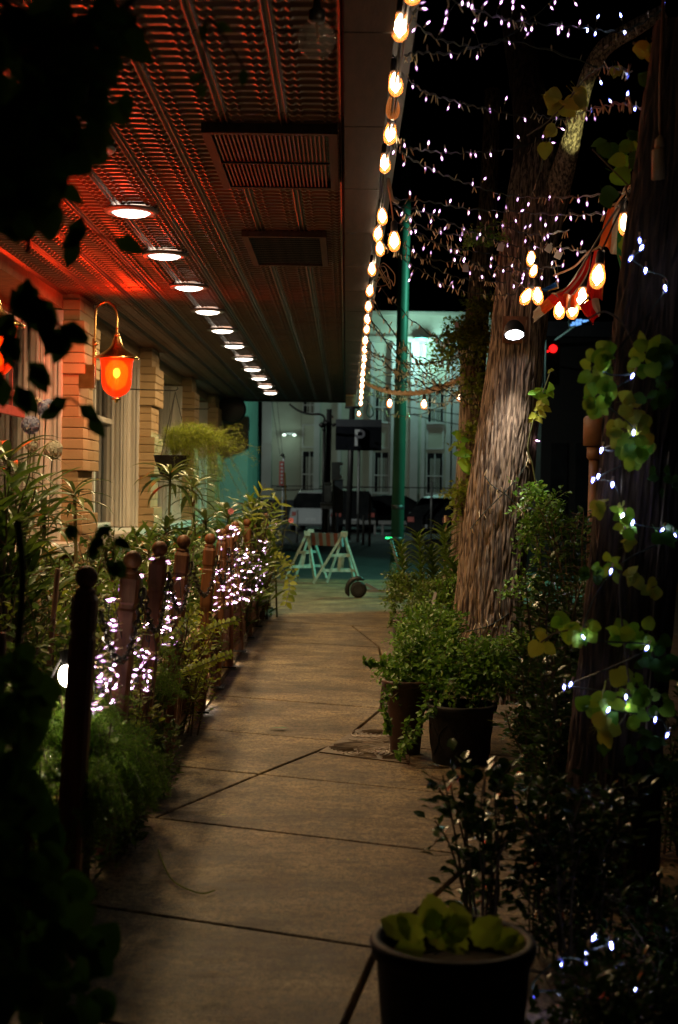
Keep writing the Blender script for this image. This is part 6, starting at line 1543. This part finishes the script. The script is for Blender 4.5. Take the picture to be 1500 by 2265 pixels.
# individual round leaves
ME_R = {}
for k in ('ivy', 'ivyY', 'ivyD', 'ivyL'):
    ME_R[k] = []
    for vv in range(3):
        rg = random.Random(vv + 5); nn_ = 14; vs = []
        curl = (-.10, .06, -.18)[vv]; wf = (.92, 1.0, .80)[vv]
        for ring in (0, .38, .72, 1.0):
            for q in range(nn_):
                a = 2*math.pi*q/nn_; R_ = .5*(1 + .06*math.sin(3*a + vv) + .10*math.cos(a) - (.16 if q in (nn_//2,) else 0)) * ring
                x = math.sin(a)*R_*wf; y = .5 + math.cos(a)*R_
                x *= 1 - .42*max(0, (y - .5)*2)**2
                z = .16*abs(x)*(1 - abs(x)) + curl*(y - .5)**2*1.6 + .02*math.sin(9*a + vv)*ring
                vs.append((x, y, z))
        fs = []
        for r_ in range(3):
            for q in range(nn_):
                a0 = r_*nn_ + q; b0 = r_*nn_ + (q+1) % nn_
                fs.append((a0 + nn_, 0, b0 + nn_) if r_ == 0 else (a0, b0, b0 + nn_, a0 + nn_))
        fs += []
        k0 = len(vs); vs += [(-.006, 0, .012), (.006, 0, .012), (.006, .86, .004), (-.006, .86, .004), (0, -.38, -.03), (.009, -.38, -.03)]; fs += [(k0, k0+1, k0+2, k0+3), (k0, k0+4, k0+5, k0+1)]
        ME_R[k].append(mesh_of('leaf', vs, fs, k, None, True))
tvs, tfs = TS; ME_S = {k: mesh_of('leaf', tvs, [tuple(dict.fromkeys(f)) for f in tfs], k, None, True) for k in ('ivy', 'ivyY', 'ivyD', 'ivyL')}
ME_L = []
for vv in range(3):
    nn_ = 22; vs = []
    for ring in (0, .35, .7, 1.0):
        for q in range(nn_):
            a = 2*math.pi*q/nn_; R_ = .5*ring*(1 + (.05 if q % 2 else -.05)*(ring == 1.0)); x = math.sin(a)*R_*(.86, .74, .8)[vv]; y = .5 + math.cos(a)*R_
            x *= 1 - .55*max(0, (y - .5)*2)**2; vs.append((x, y, .22*abs(x) - (.35, .15, .5)[vv]*(y - .35)**2 + .012*math.sin(14*y + 9*abs(x))))
    fs = []
    for r_ in range(3):
        for q in range(nn_):
            a0 = r_*nn_ + q; b0 = r_*nn_ + (q+1) % nn_
            fs.append((a0 + nn_, 0, b0 + nn_) if r_ == 0 else (a0, b0, b0 + nn_, a0 + nn_))
    ME_L.append(mesh_of('leaf', vs, fs, 'ivyL', None, True))
def leaf_obj(parent, p, d, nn, s, k='ivy', small=False):
    d = Vector(d).normalized(); x = d.cross(Vector(nn)).normalized(); z = x.cross(d)
    mt = Matrix(((x.x*s, d.x*s, z.x*s, p.x), (x.y*s, d.y*s, z.y*s, p.y), (x.z*s, d.z*s, z.z*s, p.z), (0, 0, 0, 1)))
    me_ = ME_S[k] if small else ME_R[k][int(abs(p.x*7919 + p.z*104729)) % 3]
    if k == 'ivyL': me_ = ME_L[int(abs(p.x*7919)) % 3]
    return obj('leaf', me_, parent, mt)
def cluster(parent, px, py, rad, n, size, d, k='ivy', seed=0, small=False, elong=1.0):
    rs = random.Random(seed*31 + px*7 + py); c = P(px, py, d); S_ = d/F
    for i in range(n):
        a = rs.uniform(0, 6.28); r = rad*math.sqrt(rs.random()); p = P(px + r*math.cos(a), py + r*math.sin(a)*elong, d + rs.uniform(-.08, .08))
        dd = Vector((math.cos(a)*.7 + rs.uniform(-.4, .4), rs.uniform(-.5, .3), -math.sin(a)*.6 - .35 + rs.uniform(-.3, .3)))
        leaf_obj(parent, p - dd.normalized()*size*S_*.5, dd, Vector((rs.uniform(-.4, .4), -1, rs.uniform(-.2, .6))), size*S_*rs.uniform(.75, 1.15), k, small or i % 3 == 2)
    return c
iv = thing('ivy_vine', P(1360, 1000, 5.05), 'round leaved ivy hanging down the nearest dark trunk', 'vine')
dI = 5.05
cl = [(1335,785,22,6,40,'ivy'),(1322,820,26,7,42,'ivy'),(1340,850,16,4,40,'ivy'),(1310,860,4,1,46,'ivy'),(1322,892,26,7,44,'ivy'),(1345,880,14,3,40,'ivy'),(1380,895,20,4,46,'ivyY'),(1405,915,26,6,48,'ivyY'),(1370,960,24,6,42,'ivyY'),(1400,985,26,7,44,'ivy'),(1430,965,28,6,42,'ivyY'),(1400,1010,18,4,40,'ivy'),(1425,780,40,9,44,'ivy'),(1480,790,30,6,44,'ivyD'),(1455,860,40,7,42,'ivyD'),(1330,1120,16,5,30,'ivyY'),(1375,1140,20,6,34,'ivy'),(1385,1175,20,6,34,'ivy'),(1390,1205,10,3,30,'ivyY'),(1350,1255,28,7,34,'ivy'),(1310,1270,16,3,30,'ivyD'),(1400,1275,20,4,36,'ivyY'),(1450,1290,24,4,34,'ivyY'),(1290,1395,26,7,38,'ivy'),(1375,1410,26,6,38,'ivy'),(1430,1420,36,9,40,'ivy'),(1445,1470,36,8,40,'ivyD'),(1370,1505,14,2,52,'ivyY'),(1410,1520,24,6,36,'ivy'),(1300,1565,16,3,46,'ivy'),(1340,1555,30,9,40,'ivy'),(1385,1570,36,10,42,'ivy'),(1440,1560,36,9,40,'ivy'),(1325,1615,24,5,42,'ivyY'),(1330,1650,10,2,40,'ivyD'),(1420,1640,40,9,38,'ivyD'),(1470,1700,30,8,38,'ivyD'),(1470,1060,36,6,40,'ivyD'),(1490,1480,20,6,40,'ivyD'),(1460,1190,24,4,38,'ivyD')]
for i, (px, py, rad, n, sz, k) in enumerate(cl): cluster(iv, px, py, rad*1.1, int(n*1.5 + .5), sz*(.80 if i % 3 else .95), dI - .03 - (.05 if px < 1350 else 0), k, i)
b = MB()
for pts in (((1350, 745), (1342, 800), (1335, 850), (1330, 900)), ((1440, 700), (1400, 850), (1385, 960), (1375, 1100), (1385, 1200), (1370, 1300), (1380, 1420), (1390, 1560), (1340, 1640)), ((1300, 705), (1340, 690), (1380, 720), (1410, 780)), ((1480, 1000), (1450, 1290), (1440, 1480), (1430, 1650), (1470, 1740))):
    b.tube(spline([P(x, y, dI) for x, y in pts], 8), .004, 5, False)
b.build('vine_stems', 'twig', iv)
iy = thing('ivy_vine', P(1220, 1430, 5.3), 'yellow round leaves on a runner left of the nearest trunk', 'vine')
for (px, py, rad, n, sz, k) in ((1185, 1435, 4, 1, 48, 'ivyY'), (1210, 1432, 6, 2, 34, 'ivyY'), (1198, 1412, 12, 3, 34, 'ivyY'), (1238, 1375, 14, 4, 40, 'ivy'), (1260, 1392, 20, 6, 38, 'ivy'), (1290, 1400, 12, 3, 40, 'ivyY')): cluster(iy, px, py, rad, n, sz, 5.3, k, 5)
b = MB(); b.tube(spline([P(1185, 1430, 5.3), P(1230, 1400, 5.3), P(1290, 1395, 5.25), P(1340, 1420, 5.2)], 8), .0035, 5); b.build('vine_stems', 'twig', iy)
tw2 = thing('ivy_twig', P(1245, 240, 6.6), 'ivy twig with brownish yellow leaves crossing the bare branch', 'vine')
for (px, py, rad, n, sz, k) in ((1215, 215, 14, 4, 40, 'ivyY'), (1240, 240, 14, 4, 42, 'ivyY'), (1270, 212, 18, 5, 42, 'ivyY'), (1280, 228, 10, 2, 40, 'ivyY'), (1222, 290, 10, 2, 34, 'ivyY'), (1208, 328, 3, 1, 46, 'ivyY'), (1358, 150, 14, 3, 30, 'ivyY')): cluster(tw2, px, py, rad, n, sz, 6.6, k, 9)
b = MB(); b.tube(spline([P(1165, 300, 6.7), P(1210, 270, 6.65), P(1250, 230, 6.6), P(1290, 180, 6.6), P(1330, 150, 6.5)], 6), .004, 5); b.build('vine_stems', 'twig', tw2)
tw3 = thing('ivy_vine', P(1370, 350, 5.8), 'green round leaves above the cloth flags at the upper right', 'vine')
for (px, py, rad, n, sz, k) in ((1335, 325, 16, 4, 40, 'ivyD'), (1370, 355, 6, 2, 46, 'ivy'), (1368, 388, 6, 2, 48, 'ivy'), (1395, 325, 18, 5, 38, 'ivy'), (1415, 350, 10, 3, 36, 'ivyD'), (1338, 435, 8, 2, 40, 'ivyD'), (1385, 538, 3, 1, 40, 'ivy'), (1408, 470, 5, 2, 34, 'ivyD'), (1400, 300, 8, 2, 34, 'ivyD')): cluster(tw3, px, py, rad, n, sz, 5.8, k, 3)
b = MB(); b.tube(spline([P(1390, 290, 5.8), P(1395, 350, 5.8), P(1385, 420, 5.85), P(1405, 480, 5.8), P(1385, 540, 5.8)], 6), .005, 5); b.tube(spline([P(1310, 330, 5.8), P(1340, 360, 5.8), P(1390, 410, 5.8)], 6), .003, 5); b.build('vine_stems', 'twig', tw3)
tw4 = thing('ivy_vine', P(1440, 110, 5.6), 'dull leaves in the top right corner over the bare branch', 'vine')
for (px, py, rad, n, sz, k) in ((1425, 112, 12, 3, 44, 'ivyY'), (1458, 102, 12, 3, 40, 'ivyY'), (1455, 140, 20, 5, 38, 'ivyD'), (1493, 138, 8, 2, 36, 'ivyY'), (1470, 75, 18, 4, 36, 'ivyD'), (1475, 170, 20, 4, 36, 'ivyD'), (1430, 180, 12, 2, 36, 'ivyD')): cluster(tw4, px, py, rad, n, sz, 5.6, k, 4)
b = MB(); b.tube(spline([P(1400, 95, 5.6), P(1450, 105, 5.6), P(1500, 60, 5.5), P(1540, 0, 5.4)], 6), .006, 5); b.build('vine_stems', 'twig', tw4)
# sprig on the right side of the big trunk
sg = thing('climbing_sprig', P(1180, 1000, 9.9), 'thin green climbing sprig with fresh and yellow leaves right of the big trunk', 'vine')
b = MB(); b.tube(spline([P(1182, 1350, 10.0), P(1192, 1250, 10.0), P(1198, 1170, 9.95), P(1190, 1100, 9.9), P(1178, 1030, 9.9), P(1168, 990, 9.9), P(1180, 930, 9.9), P(1196, 880, 9.9), P(1208, 850, 9.9), P(1220, 815, 9.9)], 8), .0055, 6); b.build('stem', 'stem', sg, True)
for (px, py, rad, n, sz, k, sm) in ((1190, 865, 14, 6, 26, 'ivy', True), (1215, 866, 8, 3, 32, 'ivy', True), (1196, 885, 12, 6, 24, 'ivy', True), (1193, 905, 16, 8, 26, 'ivyY', True), (1190, 918, 12, 5, 26, 'ivyY', True), (1218, 820, 5, 3, 12, 'ivyY', True), (1185, 1095, 14, 6, 24, 'ivy', True), (1195, 1085, 14, 6, 24, 'ivy', True)): cluster(sg, px, py, rad, n, sz, 9.85, k, 2, sm)
sl_ = thing('climbing_sprig', P(1025, 1010, 10.4), 'lime sprig curling at the left side of the big trunk', 'vine')
for (px, py, rad, n, sz, k, sm) in ((1020, 985, 14, 6, 24, 'ivy', True), (1028, 1010, 14, 6, 28, 'ivy', True), (1033, 1035, 8, 2, 36, 'ivy', False), (1012, 960, 8, 4, 22, 'ivy', True)): cluster(sl_, px, py, rad, n, sz, 10.4, k, 6, sm)
b = MB(); b.tube(spline([P(1045, 1060, 10.5), P(1030, 1020, 10.4), P(1015, 985, 10.4), P(1010, 955, 10.4)], 6), .0035, 5); b.build('stem', 'stem', sl_)
# foliage right of the big trunk
shoots('shrub', 'glossy dark shrub filling the gap between the two big trunks', 'shrub', V3(1.62, 9.3, 0), 60, 1.45, .45, TS, .05, 'leafB', per=60, seed=81, r0=.25, start=.08, hmin=.45)
mound('climbing_vine', 'green vine leaves climbing right of the big trunk above the dark shrub', 'vine', [(P(1190, 1120, 9.6), (.10, .15, .15)), (P(1215, 1160, 9.5), (.16, .2, .14)), (P(1170, 1310, 9.6), (.08, .1, .2)), (P(1190, 1200, 9.5), (.1, .15, .15))], 1300, TS, .04, 'leafV', 82)
shoots('shrub', 'tall dark glossy shrub left of the nearest trunk, speckled with highlights', 'shrub', V3(1.02, 6.7, 0), 70, 1.15, .27, TS, .042, 'leafB', per=64, seed=83, r0=.22, start=.04, hmin=.35)
shoots('shrub', 'narrow dark shrub close against the nearest trunk', 'shrub', V3(.93, 5.6, 0), 50, .95, .20, TS, .038, 'leafB', per=60, seed=84, r0=.16, start=.04, hmin=.35)
shoots('shrub', 'camellia like shrub with glossy leaves behind the black bucket', 'shrub', V3(.46, 4.6, 0), 16, .68, .17, TS, .052, 'leafB', per=20, seed=85, r0=.05, start=.15, hmin=.55)
shoots('shrub', 'low dark shrub right of the glossy one behind the bucket', 'shrub', V3(.74, 4.6, 0), 34, .62, .22, TS, .04, 'leafB', per=40, seed=86, r0=.14, start=.05, hmin=.4)
spray('upright sprig with paired round leaves above the glossy shrub', [Vector((.62, 4.7, .35)), P(1125, 1800, 4.7), P(1108, 1730, 4.7), P(1100, 1685, 4.7)], 'leafB', .042, 11, 44, TR)
spray('taller bare stemmed sprig left in the glossy shrub', [Vector((.50, 4.6, .4)), P(1035, 1800, 4.6), P(1035, 1730, 4.6), P(1045, 1705, 4.6)], 'leafB', .04, 12, 45, TR)
for i, (x, y, h, s, lab) in enumerate(((1.05, 4.3, .32, .25, 'dark ground foliage below the nearest trunk'), (.75, 3.75, .28, .2, 'dark ground foliage right of the bucket'), (1.35, 4.7, .6, .25, 'dark leafy plant at the right edge beside the trunk base'), (1.45, 5.9, .8, .3, 'dark leafy plant behind the trunk at the right edge'))):
    shoots('ground_plant', lab, 'plant', V3(x, y, 0), 40, h, s, TS, .035, 'leafB', per=36, seed=90 + i, r0=.25, start=.05, hmin=.3)
# lime leaves in the bucket
bl2 = thing('potted_seedling', (bk.x, bk.y, .42), 'large toothed lime green leaves growing inside the black bucket', 'plant')
for (px, py, a, s, k) in ((905, 2070, 150, 72, 'ivyL'), (930, 2085, 120, 80, 'ivyL'), (962, 2062, 95, 84, 'ivyL'), (985, 2085, 60, 80, 'ivyL'), (940, 2100, 200, 70, 'ivyL'), (1020, 2080, 100, 84, 'ivyL'), (1050, 2090, 50, 84, 'ivyL'), (1085, 2092, 20, 72, 'ivyL'), (1000, 2095, 140, 74, 'ivyL'), (970, 2075, 110, 76, 'ivyL'), (1110, 2098, 10, 66, 'ivyL'), (1035, 2100, 160, 66, 'ivyL')):
    a = math.radians(a); leaf_obj(bl2, P(px, py, 3.42), (math.cos(a), .2, math.sin(a)*.6 + .2), (.2*math.cos(px), -.8, .7), s*3.42/F, k, True)
b = MB()
for px in (930, 960, 1000, 1040): b.tube([P(px, 2110, 3.42), (bk.x + (px - 1000)*.0004, bk.y, .40)], .003, 5)
b.build('stems', 'stem', bl2)

# --- near dark leaves, upper left and left edge (out of focus)
ld_ = thing('overhanging_branch', P(150, 250, 2.7), 'dark out of focus leaves hanging in the upper left corner', 'branch')
rs = random.Random(4)
for i in range(150):
    while True:
        x, y = rs.uniform(-20, 330), rs.uniform(-10, 560)
        if inpoly(x, y, [(-20,-10),(330,-10),(300,70),(250,130),(300,220),(230,240),(215,300),(180,330),(150,300),(130,420),(90,460),(40,440),(-20,480)]): break
    d = 2.7 + rs.uniform(-.25, .3); a = rs.uniform(0, 6.28)
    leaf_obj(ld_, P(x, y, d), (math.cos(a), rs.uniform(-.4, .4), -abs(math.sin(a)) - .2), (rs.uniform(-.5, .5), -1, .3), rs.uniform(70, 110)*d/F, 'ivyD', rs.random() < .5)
b = MB(); b.tube(spline([P(-80, -60, 2.8), P(60, 40, 2.8), P(180, 60, 2.75), P(250, 40, 2.7), P(330, -40, 2.6)], 6), .008, 6); b.tube(spline([P(60, 40, 2.8), P(90, 200, 2.8), P(80, 400, 2.75), P(60, 560, 2.7)], 6), .005, 5); b.tube(spline([P(180, 60, 2.75), P(190, 200, 2.7), P(160, 330, 2.7)], 6), .004, 5); b.build('twigs', 'twig', ld_)
for j, (pts, lab) in enumerate(((((180, 480), (195, 510), (175, 525), (250, 530)), 'two dark blurred leaves left of the nearest lit ceiling light'), (((70, 650), (110, 690), (130, 720), (50, 680), (90, 740), (20, 700), (150, 740), (60, 620), (30, 640), (8, 735), (62, 800), (10, 820), (35, 850)), 'dark blurred leaf clump in front of the red window glow'), (((150, 880), (175, 895), (195, 920), (140, 905)), 'dark blurred leaves crossing the orange lit pier'), (((240, 1165), (225, 1185), (255, 1190), (215, 1200), (235, 1250), (250, 1240), (150, 1160)), 'dark blurred sprig before the low white window panel'), (((450, 165), (440, 180), (540, 150), (455, 50), (475, 52)), 'faint green blurred leaves under the dark tin ceiling'))):
    t = thing('foreground_leaves', P(*pts[0], 3.0), lab, 'leaves')
    for k, (x, y) in enumerate(pts):
        a = rs.uniform(3.4, 6.0); s = (60 if j == 2 else 75) if j not in (3, 4) else 42
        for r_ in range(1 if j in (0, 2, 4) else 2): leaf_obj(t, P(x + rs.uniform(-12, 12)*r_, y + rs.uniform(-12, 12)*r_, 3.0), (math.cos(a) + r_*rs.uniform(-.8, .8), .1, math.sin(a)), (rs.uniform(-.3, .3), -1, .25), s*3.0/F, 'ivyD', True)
    b = MB(); q = [P(x, y, 3.01) for x, y in pts]; b.tube(spline(sorted(q, key=lambda v: v.x) + [], 3), .0025, 4); b.build('twig', 'twig', t)
le = thing('overhanging_branch', P(40, 1500, 3.0), 'dark out of focus leafy branches rising along the lower left edge', 'branch')
for i in range(210):
    while True:
        x, y = rs.uniform(-20, 240), rs.uniform(1180, 2280)
        if inpoly(x, y, [(-20,1440),(40,1470),(80,1540),(70,1600),(60,1660),(80,1720),(90,1780),(110,1860),(120,1960),(210,2100),(230,2280),(-20,2280)]): break
    d = 3.0 + rs.uniform(-.3, .3); a = rs.uniform(0, 6.28)
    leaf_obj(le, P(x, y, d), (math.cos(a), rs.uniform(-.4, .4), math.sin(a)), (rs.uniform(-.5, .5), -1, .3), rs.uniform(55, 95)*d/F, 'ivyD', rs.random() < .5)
b = MB(); b.tube(spline([V3(-.78, 3.1, 0.0), P(60, 1900, 3.0), P(30, 1600, 3.0), P(50, 1300, 3.0), P(40, 1150, 3.0)], 6), .008, 6); b.build('twigs', 'twig', le)

# --- litter on the path
def fallen(px, py, L, ang, m_, label, cat='fallen leaf'):
    p = G(px, py, .006); t = bpy.data.objects.new('fallen_leaf', mesh_of('fallen_leaf', tvs * np.array([.75, 1, .4]), [tuple(dict.fromkeys(f)) for f in tfs], m_, None, True))
    link(t, None, Matrix.Translation(p + Vector((0, 0, L*.05))) @ Matrix.Rotation(ang, 4, 'Z') @ Matrix.Scale(L, 4)); tag(t, label, cat)
fallen(640, 1613, .13, 1.45, 'ivyD', 'single green leaf lying on the footpath left of the utility cover')
fallen(465, 1807, .03, .4, 'dead', 'small dark leaf scrap on the path below the diagonal seam, left one')
fallen(500, 1803, .03, 1.4, 'ivyY', 'small pale leaf scrap on the path below the diagonal seam, right one')
fallen(828, 1746, .03, 1.0, 'dead', 'small dark scrap on the path below the utility cover')
fallen(660, 1912, .03, 2.0, 'dead', 'small dark scrap in the middle of the near slab')
fallen(772, 1903, .025, .3, 'ivyY', 'tiny pale leaf scrap right on the near slab')
fallen(655, 1405, .05, .9, 'ivyY', 'small leaf lying on the path near the change of paving')
fallen(808, 1482, .06, .6, 'dead', 'dry leaf on the path beside the trailing vine tip')
fallen(485, 2150, .04, 1.9, 'dead', 'dark scrap at the bottom of the path')
fallen(690, 1985, .03, .2, 'dead', 'dark crumb on the slab right of the faint joint')
b = MB(); b.tube(spline([G(350, 1880, .02), G(380, 1945, .01), G(440, 1975, .008), G(475, 1970, .01)], 8), .003, 5); tag(b.build('grass_blade', 'leafC'), 'thin curved green blade lying over the path edge at the lower left', 'grass blade')

# fine leaf litter gathered along the path edges
random.seed(99); Lv = Leaves()
for i in range(420):
    if random.random() < .5: x = -.93 + abs(random.gauss(0, .09)); y = random.uniform(3.6, 16)
    elif random.random() < .6: x = random.uniform(.1, 1.3) ; y = 7.6 + random.gauss(0, .25) - .25*x
    else: x = random.uniform(-.8, 1.0); y = random.uniform(3.6, 15)
    a = random.uniform(0, 6.28); Lv.add((x, y, .004 + random.uniform(0, .004)), (math.cos(a), math.sin(a), random.uniform(0, .25)), (0, 0, 1), random.choice((.012, .016, .02, .028)))
M['litter'] = mat('litter_bits', (0.05, 0.03, 0.015), 0.8, c2=(0.22, 0.15, 0.05), island=True)
t = obj('leaf_litter', Lv.mesh('leaf_litter', TS, 'litter')); tag(t, 'scattered tiny dry leaf bits along the edges of the footpath', 'leaf litter', kind='stuff')
for o in bpy.data.objects:
    if o.parent and o.name.split('.')[0] in ('stems', 'vine_stems', 'lead_wires'): o['kind'] = 'stuff'
